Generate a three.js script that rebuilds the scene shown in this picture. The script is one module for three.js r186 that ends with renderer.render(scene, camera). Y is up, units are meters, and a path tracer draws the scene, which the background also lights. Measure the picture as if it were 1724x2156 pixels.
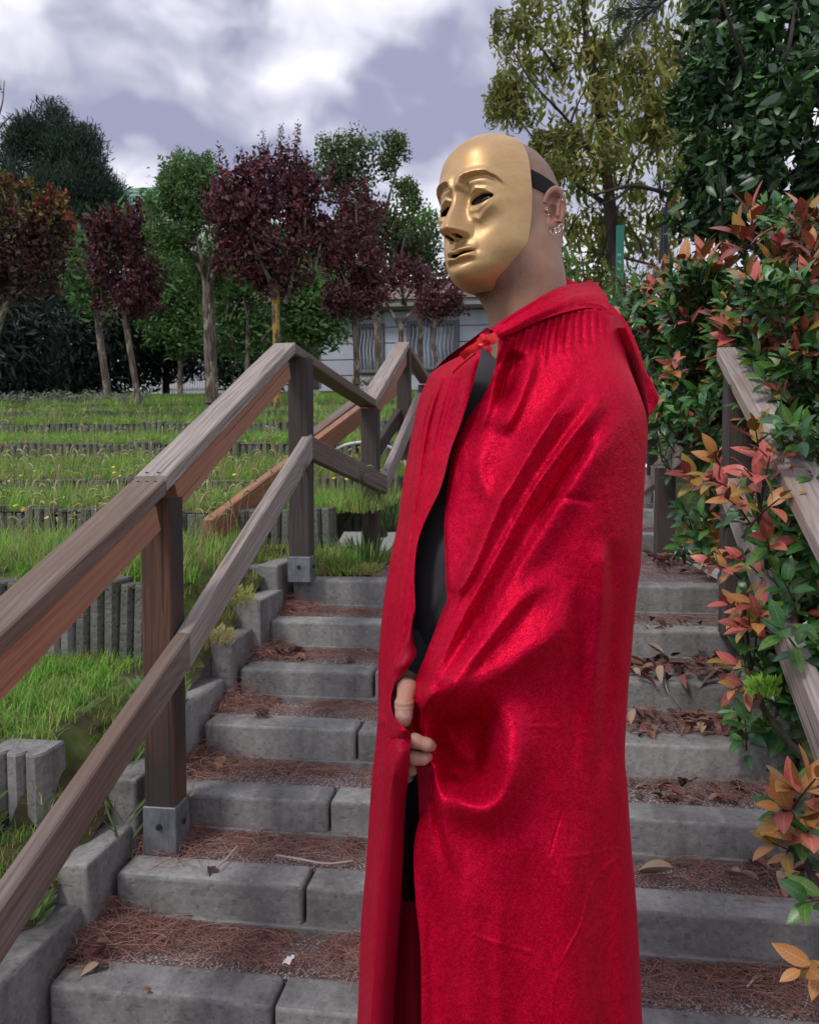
import * as THREE from 'three';
import { mergeGeometries, mergeVertices } from 'three/addons/utils/BufferGeometryUtils.js';
import { RoundedBoxGeometry } from 'three/addons/geometries/RoundedBoxGeometry.js';

// ---------- camera ----------
const scene = new THREE.Scene();
const PITCH = -3.06 * Math.PI / 180, EYE = 1.275, FPX = 1727;
const camera = new THREE.PerspectiveCamera(2 * Math.atan(1078 / FPX) * 180 / Math.PI, 818 / 1024, 0.05, 600);
camera.position.set(0, EYE, 0);
camera.rotation.set(PITCH, 0, 0);
camera.focus = 1.3; camera.userData.fStop = 15;
const renderer = new THREE.WebGLRenderer({ antialias: true });
renderer.toneMapping = THREE.LinearToneMapping;
renderer.toneMappingExposure = 1.46;
renderer.shadowMap.enabled = true;

// ---------- random, noise ----------
function rng(seed) { let a = seed >>> 0; return () => { a = (a + 0x6d2b79f5) | 0; let t = Math.imul(a ^ (a >>> 15), 1 | a); t = (t + Math.imul(t ^ (t >>> 7), 61 | t)) ^ t; return ((t ^ (t >>> 14)) >>> 0) / 4294967296; }; }
const lerp = (a, b, t) => a + (b - a) * t, clamp = (x, a = 0, b = 1) => Math.min(b, Math.max(a, x));
const smooth = (a, b, x) => { const t = clamp((x - a) / (b - a)); return t * t * (3 - 2 * t); };
const hash = (x, y, z = 0) => { let h = Math.imul(x, 374761393) ^ Math.imul(y, 668265263) ^ Math.imul(z, 2147483647 - 1234567); h = Math.imul(h ^ (h >>> 13), 1274126177); return ((h ^ (h >>> 16)) >>> 0) / 4294967296; };
function vnoise(x, y, z = 0, px = 0, py = 0) {
  const xi = Math.floor(x), yi = Math.floor(y), zi = Math.floor(z), fx = x - xi, fy = y - yi, fz = z - zi;
  const q = (t) => t * t * t * (t * (t * 6 - 15) + 10), ux = q(fx), uy = q(fy), uz = q(fz);
  const m = (v, p) => (p ? ((v % p) + p) % p : v);
  const c = (i, j, k) => hash(m(xi + i, px), m(yi + j, py), zi + k);
  const L = (k) => lerp(lerp(c(0, 0, k), c(1, 0, k), ux), lerp(c(0, 1, k), c(1, 1, k), ux), uy);
  return fz === 0 ? L(0) : lerp(L(0), L(1), uz);
}
function fbm(x, y, z = 0, oct = 4, px = 0, py = 0) { let s = 0, a = 0.5, n = 0; for (let i = 0; i < oct; i++) { s += a * vnoise(x, y, z + i * 7, px, py); n += a; x *= 2; y *= 2; px *= 2; py *= 2; a *= 0.5; if (z % 1) z *= 2; } return s / n; }
// table lookup: pairs [key, value] sorted by key
function tab(T, k) { if (k <= T[0][0]) return T[0][1]; for (let i = 1; i < T.length; i++) if (k <= T[i][0]) return lerp(T[i - 1][1], T[i][1], (k - T[i - 1][0]) / (T[i][0] - T[i - 1][0])); return T[T.length - 1][1]; }
function stab(T, k) { // smooth (Catmull-Rom) lookup
  const n = T.length; if (k <= T[0][0]) return T[0][1]; if (k >= T[n - 1][0]) return T[n - 1][1];
  let i = 1; while (T[i][0] < k) i++;
  const p1 = T[i - 1], p2 = T[i], p0 = T[Math.max(0, i - 2)], p3 = T[Math.min(n - 1, i + 1)], h = p2[0] - p1[0], t = (k - p1[0]) / h;
  const m1 = p2[0] === p0[0] ? 0 : (p2[1] - p0[1]) / (p2[0] - p0[0]) * h, m2 = p3[0] === p1[0] ? 0 : (p3[1] - p1[1]) / (p3[0] - p1[0]) * h;
  return (2 * t ** 3 - 3 * t * t + 1) * p1[1] + (t ** 3 - 2 * t * t + t) * m1 + (-2 * t ** 3 + 3 * t * t) * p2[1] + (t ** 3 - t * t) * m2;
}

// ---------- places: the survey of the photograph (a bearing and a distance) and the frame of the stairs ----------
const cP = Math.cos(PITCH), sP = Math.sin(PITCH);
const ray = (x, y) => { const a = (x - 862) / FPX, b = -(y - 1078) / FPX; return new THREE.Vector3(a, b * cP + sP, -cP + b * sP); };
const at = (x, y, z) => ray(x, y).multiplyScalar(z).add(camera.position);
const TH = 7.8 * Math.PI / 180, cT = Math.cos(TH), sT = Math.sin(TH);
const W = (w, u, y) => new THREE.Vector3(w * cT + u * sT, y, w * sT - u * cT);       // w across the stairs, u up the hill
const uOf = (p) => p.x * sT - p.z * cT, wOf = (p) => p.x * cT + p.z * sT;
const D_ = new THREE.Vector3(cT, 0, sT), U_ = new THREE.Vector3(sT, 0, -cT), Y_ = new THREE.Vector3(0, 1, 0);
const RISE = 0.117, RUN = 0.2654, U1 = 1.917;

// ---------- sky (overcast, broken cloud) ----------
{
  const w = 2048, h = 1024, data = new Float32Array(w * h * 4);
  const B = [ // soft bright (+) and dark (-) masses: bearing, half sizes in degrees, strength
    [-1, 22, 10, 6, -0.6], [4.5, 19.5, 7, 6, -0.5], [10, 25, 7, 8, -0.4], [-19, 21.5, 11, 3.4, -0.55], [-12, 20, 6, 2.6, -0.55], [-14, 25.5, 9, 2, -0.3], [-8.5, 16.5, 3.5, 1.6, -0.35], [-27, 20, 6, 3, -0.2],
    [2.6, 19.6, 2.2, 1.7, 0.62], [-7.5, 23, 2.5, 2.5, 0.35], [-2.5, 17.5, 3, 3.2, 0.4], [-20, 28, 12, 4, 0.05], [-13, 14, 10, 3.5, 0.4], [-2, 11, 6, 5, 0.55], [-6, 26, 3, 1.4, 0.3], [-22, 13, 8, 4, 0.25], [3, 9, 6, 5, 0.5]];
  for (let j = 0; j < h; j++) for (let i = 0; i < w; i++) {
    const el = ((j + 0.5) / h - 0.5) * Math.PI, az = ((i + 0.5) / w - 0.5) * 2 * Math.PI, x = Math.cos(el) * Math.cos(az), y = Math.sin(el), z = Math.cos(el) * Math.sin(az);
    const yy = Math.max(y, 0.0), px = x / (yy + 0.5) * 3.2, pz = z / (yy + 0.5) * 3.2;
    const wx = fbm(px * 1.6 + 11, pz * 1.6 + 5, 0, 5) - 0.5, wz = fbm(px * 1.6 + 31, pz * 1.6 + 17, 0, 5) - 0.5;
    let c = fbm(px * 1.6 + wx * 0.9 + 3, pz * 1.6 + wz * 0.9 + 8, 0, 7), c2 = fbm(px * 5.5 + wx * 2.2, pz * 5.5 + wz * 2.2 + 4, 0, 6);
    c = 0.54 + (c - 0.5) * 2.0 + (c2 - 0.5) * 1.35;
    const beta = Math.atan2(x, -z) * 180 / Math.PI, eld = el * 180 / Math.PI;
    for (const b of B) { const dx = (beta - b[0] + wx * 9) / b[2], dy = (eld - b[1] + wz * 6) / b[3], q = dx * dx + dy * dy; if (q < 7) c += b[4] * Math.exp(-q) * (0.65 + 0.7 * c2); }
    c += 0.34 * Math.exp(-(((eld - 9) / 8) ** 2));
    c = clamp(c, -0.05, 1.05); c = lerp(c, smooth(0, 1, c), 0.25);
    let r = lerp(0.27, 0.72, c), g = lerp(0.28, 0.715, c), bl = lerp(0.39, 0.79, c);
    if (y < 0) { const k = clamp(-y * 6); r = lerp(r, 0.16, k); g = lerp(g, 0.16, k); bl = lerp(bl, 0.15, k); }
    const o = (j * w + i) * 4; data[o] = r; data[o + 1] = g; data[o + 2] = bl; data[o + 3] = 1;
  }
  const sky = new THREE.DataTexture(data, w, h, THREE.RGBAFormat, THREE.FloatType);
  sky.mapping = THREE.EquirectangularReflectionMapping; sky.magFilter = THREE.LinearFilter; sky.wrapS = THREE.RepeatWrapping; sky.needsUpdate = true;
  scene.background = sky; scene.environment = sky;
}
// ---------- sun behind cloud ----------
const sun = new THREE.DirectionalLight(new THREE.Color(1.0, 0.95, 0.88), 1.15);
sun.position.set(-11, 19, 8); sun.target.position.set(0, 1, -3);
sun.castShadow = true; sun.shadow.radius = 24; sun.shadow.mapSize.set(2048, 2048);
Object.assign(sun.shadow.camera, { left: -25, right: 25, top: 25, bottom: -25, near: 1, far: 80 });
scene.add(sun, sun.target);

// ---------- building helpers ----------
const used = {};
const numbered = (n) => { const k = used[n] = (used[n] ?? -1) + 1; return k ? `${n}_${String(k).padStart(3, '0')}` : n; };
function tag(o, label, category, group) { Object.assign(o.userData, { label, category }); if (group) o.userData.group = group; return o; }
function thing(name, label, category, pos, group) { const g = new THREE.Group(); g.name = numbered(name); g.position.copy(pos ?? new THREE.Vector3()); scene.add(g); return tag(g, label, category, group); }
function setting(name, pos) { const g = new THREE.Group(); g.name = numbered(name); if (pos) g.position.copy(pos); g.userData.kind = 'structure'; scene.add(g); return g; }
function shadows(m) { m.castShadow = m.receiveShadow = true; return m; }
// a part: its geometry comes in world places and is moved into its thing's own frame
function part(name, geo, mat, parent, kind) {
  const list = Array.isArray(geo) ? geo.filter(Boolean) : [geo]; let g = list.length > 1 ? mergeGeometries(list.map((q) => (q.index ? q.toNonIndexed() : q)).map(strip)) : list[0];
  const m = shadows(new THREE.Mesh(g, mat)); m.name = name; if (kind) m.userData.kind = kind;
  const off = new THREE.Vector3(); for (let p = parent; p && p !== scene; p = p.parent) off.add(p.position); g.translate(-off.x, -off.y, -off.z);
  (parent ?? scene).add(m); return m;
}
function strip(g) { for (const k of Object.keys(g.attributes)) if (!['position', 'normal', 'uv', 'color'].includes(k)) g.deleteAttribute(k); if (!g.attributes.uv) g.setAttribute('uv', new THREE.BufferAttribute(new Float32Array(g.attributes.position.count * 2), 2)); return g; }
function instances(name, geo, mat, mats, cols, parent, kind = 'stuff') {
  const m = shadows(new THREE.InstancedMesh(geo, mat, mats.length)); m.name = name;
  const off = new THREE.Vector3(); for (let p = parent; p && p !== scene; p = p.parent) off.add(p.position);
  const t = new THREE.Matrix4().makeTranslation(-off.x, -off.y, -off.z), q = new THREE.Matrix4();
  mats.forEach((x, i) => { m.setMatrixAt(i, q.multiplyMatrices(t, x)); if (cols) m.setColorAt(i, cols[i]); });
  if (kind) m.userData.kind = kind; (parent ?? scene).add(m); return m;
}
// uv in metres by the main direction of each face, in the frame (ax, ay, az)
function boxUV(g0, ax = D_, ay = Y_, az = U_, k = 1) {
  const g = g0.index ? g0.toNonIndexed() : g0, p = g.attributes.position, uv = new Float32Array(p.count * 2), a = new THREE.Vector3(), b = new THREE.Vector3(), c = new THREE.Vector3(), n = new THREE.Vector3();
  for (let i = 0; i < p.count; i += 3) {
    a.fromBufferAttribute(p, i); b.fromBufferAttribute(p, i + 1); c.fromBufferAttribute(p, i + 2); n.copy(b).sub(a).cross(c.clone().sub(a));
    const nx = Math.abs(n.dot(ax)), ny = Math.abs(n.dot(ay)), nz = Math.abs(n.dot(az));
    const [e, f] = ny >= nx && ny >= nz ? [ax, az] : nx >= nz ? [az, ay] : [ax, ay];
    [a, b, c].forEach((v, q) => { uv[(i + q) * 2] = v.dot(e) * k; uv[(i + q) * 2 + 1] = v.dot(f) * k; });
  }
  g.setAttribute('uv', new THREE.BufferAttribute(uv, 2)); return g;
}
function flat(g0) { const g = g0.index ? g0.toNonIndexed() : g0; g.computeVertexNormals(); return g; }
// a sawn beam from p0 to p1: w across, h along its "up" side, small chamfers, ends cut square or on the planes n0 / n1
function beam(p0, p1, w, h, up = Y_, c = 0.004, n0, n1, seed = 0) {
  const t = p1.clone().sub(p0).normalize(), s = new THREE.Vector3().crossVectors(t, up).normalize(), v = new THREE.Vector3().crossVectors(s, t).normalize(), L = p1.distanceTo(p0);
  const a = w / 2, b = h / 2, P = [[-a + c, -b], [a - c, -b], [a, -b + c], [a, b - c], [a - c, b], [-a + c, b], [-a, b - c], [-a, -b + c]];
  const pos = [], uv = [], ring = (o, n) => P.map(([x, y]) => { const q = o.clone().addScaledVector(s, x).addScaledVector(v, y); if (n) { const d = o.clone().sub(q).dot(n) / t.dot(n); q.addScaledVector(t, d); } return q; });
  const R0 = ring(p0, n0), R1 = ring(p1, n1); let per = hash(seed, 5) * 0.7; const vo = hash(seed, 9) * 3;
  const tri = (A, B, C, ua, ub, uc) => { for (const q of [A, B, C]) pos.push(q.x, q.y, q.z); uv.push(...ua, ...ub, ...uc); };
  for (let i = 0; i < 8; i++) {
    const j = (i + 1) % 8, l = Math.hypot(P[j][0] - P[i][0], P[j][1] - P[i][1]);
    const A = R0[i], B = R0[j], C = R1[j], E = R1[i]; tri(A, C, B, [per, vo], [per + l, vo + L], [per + l, vo]); tri(A, E, C, [per, vo], [per, vo + L], [per + l, vo + L]); per += l + 0.013;
  }
  for (const [R, o, f] of [[R0, p0, 0], [R1, p1, 1]]) for (let i = 1; i < 7; i++) { const q = f ? [R[0], R[i + 1], R[i]] : [R[0], R[i], R[i + 1]]; tri(...q, ...q.map((m) => [m.dot(s) * 0.5 + 0.3, m.y * 0.15])); }
  const g = new THREE.BufferGeometry(); g.setAttribute('position', new THREE.Float32BufferAttribute(pos, 3)); g.setAttribute('uv', new THREE.Float32BufferAttribute(uv, 2)); g.computeVertexNormals(); return g;
}
function frameBox(w0, w1, u0, u1, y0, y1, bev = 0.006, seg = 2) { // a box in the frame of the stairs
  const g = new RoundedBoxGeometry(w1 - w0, y1 - y0, u1 - u0, seg, bev);
  g.rotateY(-TH); const c = W((w0 + w1) / 2, (u0 + u1) / 2, (y0 + y1) / 2); g.translate(c.x, c.y, c.z); return boxUV(g);
}
function tube(pts, r0, r1, seg = 8, rs = 6, wob = 0, seed = 1) {
  const cv = new THREE.CatmullRomCurve3(pts), n = Math.max(2, seg), F = cv.computeFrenetFrames(n), pos = [], uv = [], idx = []; let L = 0, last = null;
  for (let i = 0; i <= n; i++) {
    const t = i / n, c = cv.getPoint(t), r = typeof r0 === 'function' ? r0(t) : lerp(r0, r1, t); if (last) L += c.distanceTo(last); last = c;
    for (let j = 0; j <= rs; j++) { const a = j / rs * 2 * Math.PI, rr = r * (1 + wob * (vnoise(Math.cos(a) * 1.5 + 9, Math.sin(a) * 1.5 + 9, seed + t * 9.01) - 0.5)), d = F.normals[i].clone().multiplyScalar(Math.cos(a)).addScaledVector(F.binormals[i], Math.sin(a)); pos.push(c.x + d.x * rr, c.y + d.y * rr, c.z + d.z * rr); uv.push(j / rs * r * 6.28, L); }
  }
  for (let i = 0; i < n; i++) for (let j = 0; j < rs; j++) { const a = i * (rs + 1) + j, b = a + rs + 1; idx.push(a, a + 1, b, b, a + 1, b + 1); }
  const g = new THREE.BufferGeometry(); g.setAttribute('position', new THREE.Float32BufferAttribute(pos, 3)); g.setAttribute('uv', new THREE.Float32BufferAttribute(uv, 2)); g.setIndex(idx); g.computeVertexNormals(); return g;
}
// surface from rows of points (grid); uv in metres when k is given
function gridGeo(rows, U, V) {
  const n = rows.length, m = rows[0].length, pos = [], uv = [], idx = [];
  for (let i = 0; i < n; i++) for (let j = 0; j < m; j++) { const p = rows[i][j]; pos.push(p.x, p.y, p.z); uv.push(U ? U(i, j) : j / (m - 1), V ? V(i, j) : i / (n - 1)); }
  for (let i = 0; i < n - 1; i++) for (let j = 0; j < m - 1; j++) { const a = i * m + j; idx.push(a, a + m, a + 1, a + 1, a + m, a + m + 1); }
  const g = new THREE.BufferGeometry(); g.setAttribute('position', new THREE.Float32BufferAttribute(pos, 3)); g.setAttribute('uv', new THREE.Float32BufferAttribute(uv, 2)); g.setIndex(idx); g.computeVertexNormals(); return g;
}
// surface nets on a signed field
function nets(f, lo, hi, h) {
  const nx = Math.ceil((hi[0] - lo[0]) / h) + 1, ny = Math.ceil((hi[1] - lo[1]) / h) + 1, nz = Math.ceil((hi[2] - lo[2]) / h) + 1, F = new Float32Array(nx * ny * nz);
  for (let k = 0, o = 0; k < nz; k++) for (let j = 0; j < ny; j++) for (let i = 0; i < nx; i++, o++) F[o] = f(lo[0] + i * h, lo[1] + j * h, lo[2] + k * h);
  const id = new Int32Array(nx * ny * nz).fill(-1), pos = [], idx = [], at3 = (i, j, k) => i + nx * (j + ny * k);
  for (let k = 0; k < nz - 1; k++) for (let j = 0; j < ny - 1; j++) for (let i = 0; i < nx - 1; i++) {
    let s = 0, cx = 0, cy = 0, cz = 0; const v = []; let neg = 0;
    for (let c = 0; c < 8; c++) { v[c] = F[at3(i + (c & 1), j + ((c >> 1) & 1), k + (c >> 2))]; if (v[c] < 0) neg++; }
    if (neg === 0 || neg === 8) continue;
    for (let a = 0; a < 8; a++) for (const bit of [1, 2, 4]) { if (a & bit) continue; const b = a | bit; if ((v[a] < 0) === (v[b] < 0)) continue; const t = v[a] / (v[a] - v[b]); cx += (a & 1) + (bit === 1 ? t : 0); cy += ((a >> 1) & 1) + (bit === 2 ? t : 0); cz += (a >> 2) + (bit === 4 ? t : 0); s++; }
    id[at3(i, j, k)] = pos.length / 3; pos.push(lo[0] + (i + cx / s) * h, lo[1] + (j + cy / s) * h, lo[2] + (k + cz / s) * h);
  }
  const quad = (a, b, c, d, fl) => { if (a < 0 || b < 0 || c < 0 || d < 0) return; if (fl) idx.push(a, b, c, a, c, d); else idx.push(a, c, b, a, d, c); };
  for (let k = 1; k < nz - 1; k++) for (let j = 1; j < ny - 1; j++) for (let i = 1; i < nx - 1; i++) {
    const s = F[at3(i, j, k)] < 0;
    if (s !== F[at3(i + 1, j, k)] < 0) quad(id[at3(i, j - 1, k - 1)], id[at3(i, j, k - 1)], id[at3(i, j, k)], id[at3(i, j - 1, k)], s);
    if (s !== F[at3(i, j + 1, k)] < 0) quad(id[at3(i - 1, j, k - 1)], id[at3(i - 1, j, k)], id[at3(i, j, k)], id[at3(i, j, k - 1)], s);
    if (s !== F[at3(i, j, k + 1)] < 0) quad(id[at3(i - 1, j - 1, k)], id[at3(i, j - 1, k)], id[at3(i, j, k)], id[at3(i - 1, j, k)], s);
  }
  const g = new THREE.BufferGeometry(); g.setAttribute('position', new THREE.Float32BufferAttribute(pos, 3)); g.setIndex(idx); g.computeVertexNormals(); return strip(g);
}
const smin = (a, b, k) => { const h = Math.max(k - Math.abs(a - b), 0) / k; return Math.min(a, b) - h * h * k * 0.25; };
function capsule(px, py, pz, a, b, ra, rb) { const bx = b[0] - a[0], by = b[1] - a[1], bz = b[2] - a[2], qx = px - a[0], qy = py - a[1], qz = pz - a[2], t = clamp((qx * bx + qy * by + qz * bz) / (bx * bx + by * by + bz * bz)); return Math.hypot(qx - bx * t, qy - by * t, qz - bz * t) - lerp(ra, rb, t); }
function ellip(x, y, z, rx, ry, rz) { const k0 = Math.hypot(x / rx, y / ry, z / rz), k1 = Math.hypot(x / rx / rx, y / ry / ry, z / rz / rz); return k1 < 1e-9 ? -Math.min(rx, ry, rz) : k0 * (k0 - 1) / k1; }

// ---------- procedural materials ----------
function tex(w, h, fn, rx, ry, srgb = true) {
  const d = new Uint8Array(w * h * 4);
  for (let j = 0; j < h; j++) for (let i = 0; i < w; i++) { const c = fn(i / w, j / h), o = (j * w + i) * 4; for (let q = 0; q < 3; q++) d[o + q] = clamp(c.length ? c[q] : c, 0, 255); d[o + 3] = 255; }
  const t = new THREE.DataTexture(d, w, h); t.wrapS = t.wrapT = THREE.RepeatWrapping; t.magFilter = THREE.LinearFilter; t.minFilter = THREE.LinearMipmapLinearFilter; t.repeat.set(1 / rx, 1 / ry); if (srgb) t.colorSpace = THREE.SRGBColorSpace; t.needsUpdate = true; return t;
}
const mix3 = (a, b, t) => [lerp(a[0], b[0], t), lerp(a[1], b[1], t), lerp(a[2], b[2], t)];
const std = (o) => new THREE.MeshStandardMaterial(o), phys = (o) => new THREE.MeshPhysicalMaterial(o);
const lin = (r, g, b) => new THREE.Color().setRGB(r, g, b);
function woodMat(light, dark, stain, stainAmt, seed, rough = 0.82) {
  const grain = (u, v) => {
    const wv = fbm(u * 3, v * 2, seed, 3, 3, 2) - 0.5;
    let ring = 0; const kx = hash(seed, 1), ky = hash(seed, 2); // knots
    let dx = Math.abs(u - kx); dx = Math.min(dx, 1 - dx); let dy = Math.abs(v - ky); dy = Math.min(dy, 1 - dy); const kd = Math.hypot(dx * 0.7 / 0.02, dy * 2 / 0.035);
    const bend = 0.16 * Math.exp(-kd * 0.25);
    ring = Math.sin((u * 42 + wv * 6 + bend * 30) * Math.PI * 2) * 0.5 + 0.5;
    const fine = vnoise(u * 190, v * 22, seed + 3, 190, 22), mid = vnoise(u * 60, v * 6, seed + 4, 60, 6);
    return { g: 0.26 * ring ** 2 + 0.42 * fine + 0.32 * mid, k: Math.exp(-kd * kd * 0.8), crack: smooth(0.84, 0.93, vnoise(u * 70, v * 4, seed + 6, 70, 4)) };
  };
  const map = tex(512, 1024, (u, v) => { const q = grain(u, v), blot = smooth(0.45, 0.75, fbm(u * 4, v * 5, seed + 8, 4, 4, 5)); let c = mix3(light, dark, q.g * 0.85); c = mix3(c, stain, blot * stainAmt); c = mix3(c, dark.map((x) => x * 0.55), Math.max(q.k * 0.75, q.crack * 0.4)); return c; }, 0.7, 2);
  const bump = tex(512, 1024, (u, v) => { const q = grain(u, v); return 255 * (1 - 0.6 * q.g - 0.4 * q.crack); }, 0.7, 2, false);
  return std({ map, bumpMap: bump, bumpScale: 0.0022, roughness: rough });
}
const M = {};
M.woodGrey = woodMat([178, 168, 162], [112, 100, 94], [136, 114, 100], 0.6, 11);
M.woodGrey2 = woodMat([142, 129, 121], [82, 70, 64], [110, 88, 74], 0.65, 23);
M.woodRed = woodMat([182, 132, 106], [134, 88, 68], [150, 116, 100], 0.4, 37);
M.woodPost = woodMat([112, 78, 60], [60, 42, 35], [52, 45, 43], 0.9, 41);
M.woodDark = woodMat([88, 78, 76], [46, 40, 39], [64, 54, 51], 0.8, 53);
function concreteMat(base, dark, seed, rough = 0.9, bs = 0.004) {
  const f = (u, v) => ({ big: fbm(u * 5, v * 5, seed, 5, 5, 5), fine: fbm(u * 90, v * 90, seed + 20, 3, 90, 90), spk: hash(Math.floor(u * 512), Math.floor(v * 512), seed), drip: fbm(u * 26, v * 3, seed + 30, 4, 26, 3), pit: vnoise(u * 120, v * 120, seed + 41, 120, 120) });
  return std({
    map: tex(512, 512, (u, v) => { const q = f(u, v), k = clamp(smooth(0.34, 0.72, q.big) * 0.42 + smooth(0.45, 0.78, q.drip) * 0.28); let c = mix3(base, dark, k); const s = (q.fine - 0.5) * 30 + (q.spk > 0.975 ? 20 : q.spk < 0.03 ? -16 : 0) - (q.pit > 0.9 ? 14 : 0); return c.map((x) => x + s); }, 1.1, 1.1),
    bumpMap: tex(512, 512, (u, v) => { const q = f(u, v); return 255 * clamp(0.35 * q.big + 0.5 * q.fine + 0.2 - (q.pit > 0.86 ? 0.3 : 0)); }, 1.1, 1.1, false), bumpScale: bs, roughness: rough });
}
M.concrete = concreteMat([146, 145, 143], [92, 92, 91], 3, 0.92, 0.0025);
M.concrete2 = concreteMat([136, 135, 134], [84, 84, 83], 14, 0.92, 0.0025);
M.palisade = concreteMat([112, 112, 106], [56, 59, 54], 25, 0.95, 0.006);
M.aggregate = std({
  map: tex(512, 512, (u, v) => { let best = 9, id = 0; const n = 60, x = u * n, y = v * n; for (let j = -1; j < 2; j++) for (let i = -1; i < 2; i++) { const a = Math.floor(x) + i, b = Math.floor(y) + j, A = ((a % n) + n) % n, Bb = ((b % n) + n) % n, d = Math.hypot(a + hash(A, Bb, 1) - x, b + hash(A, Bb, 2) - y); if (d < best) { best = d; id = hash(A, Bb, 3); } } const c = mix3([104, 90, 90], [190, 178, 176], id ** 1.5); return mix3(c, [84, 66, 63], smooth(0.35, 0.62, best)); }, 0.36, 0.36),
  bumpMap: tex(512, 512, (u, v) => { let best = 9; const n = 60, x = u * n, y = v * n; for (let j = -1; j < 2; j++) for (let i = -1; i < 2; i++) { const a = Math.floor(x) + i, b = Math.floor(y) + j, A = ((a % n) + n) % n, Bb = ((b % n) + n) % n; best = Math.min(best, Math.hypot(a + hash(A, Bb, 1) - x, b + hash(A, Bb, 2) - y)); } return 255 * clamp(1 - best * 1.2); }, 0.36, 0.36, false), bumpScale: 0.0025, roughness: 0.9 });
M.soil = std({ map: tex(512, 512, (u, v) => { const a = fbm(u * 8, v * 8, 2, 5, 8, 8), b = fbm(u * 70, v * 70, 9, 2, 70, 70); return mix3([64, 58, 40], [84, 96, 48], smooth(0.35, 0.65, a)).map((x) => x + (b - 0.5) * 50); }, 2.3, 2.3), roughness: 1 });
M.metal = std({ map: tex(256, 256, (u, v) => { const a = fbm(u * 7, v * 7, 4, 4, 7, 7), b = fbm(u * 60, v * 12, 6, 2, 60, 12); return mix3([98, 102, 108], [146, 150, 156], a).map((x) => x + (b - 0.5) * 26); }, 0.3, 0.3), metalness: 0.55, roughness: 0.55 });
const plain = (r, g, b, rough = 0.8, more = {}) => std({ color: lin(r, g, b), roughness: rough, ...more });

// ---------- the ground: terraces left of the stairs, slopes right and under them, the hill behind ----------
// [u of wall face, height at its foot, height of its top]
const TERR = [[1.9, 0.40, 0.535], [2.6, 0.63, 0.87], [3.6, 0.93, 1.07], [5.0, 1.08, 1.19], [6.3, 1.34, 1.465], [7.7, 1.58, 1.71], [9.0, 1.80, 1.91], [10.6, 2.02, 2.13]];
const wStair = (u) => lerp(-1.055, -0.935, clamp((u - 1.6) / 1.65));
const wEdge = (u) => (u < 3.3 ? lerp(-1.30, -1.17, clamp((u - 1.4) / 1.6)) : lerp(-1.17, -0.86, smooth(3.3, 3.7, u)));
const bankY = (u) => (u < 3.4 ? Math.min(RISE * Math.max(0, (u - 1.45) / RUN + 0.75), 0.87) : 0.82);
const treadY = (u) => { if (u < 3.3) return RISE * clamp(Math.floor((u - (U1 - RUN)) / RUN) + 1, 0, 7); return RISE * (7 + clamp(Math.floor((u - 4.35) / RUN) + 1, 0, 7)); };
function hillY(u) { for (let i = TERR.length - 1; i >= 0; i--) if (u >= TERR[i][0]) { const a = TERR[i], b = TERR[i + 1] ?? [14, 2.5, 2.5]; return lerp(a[2], b[1], clamp((u - a[0]) / (b[0] - a[0]))) + (u > 14 ? Math.min((u - 14) * 0.085, 0.8) : 0); } return lerp(0.02, 0.40, clamp((u - 1.2) / 0.7)); }
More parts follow.
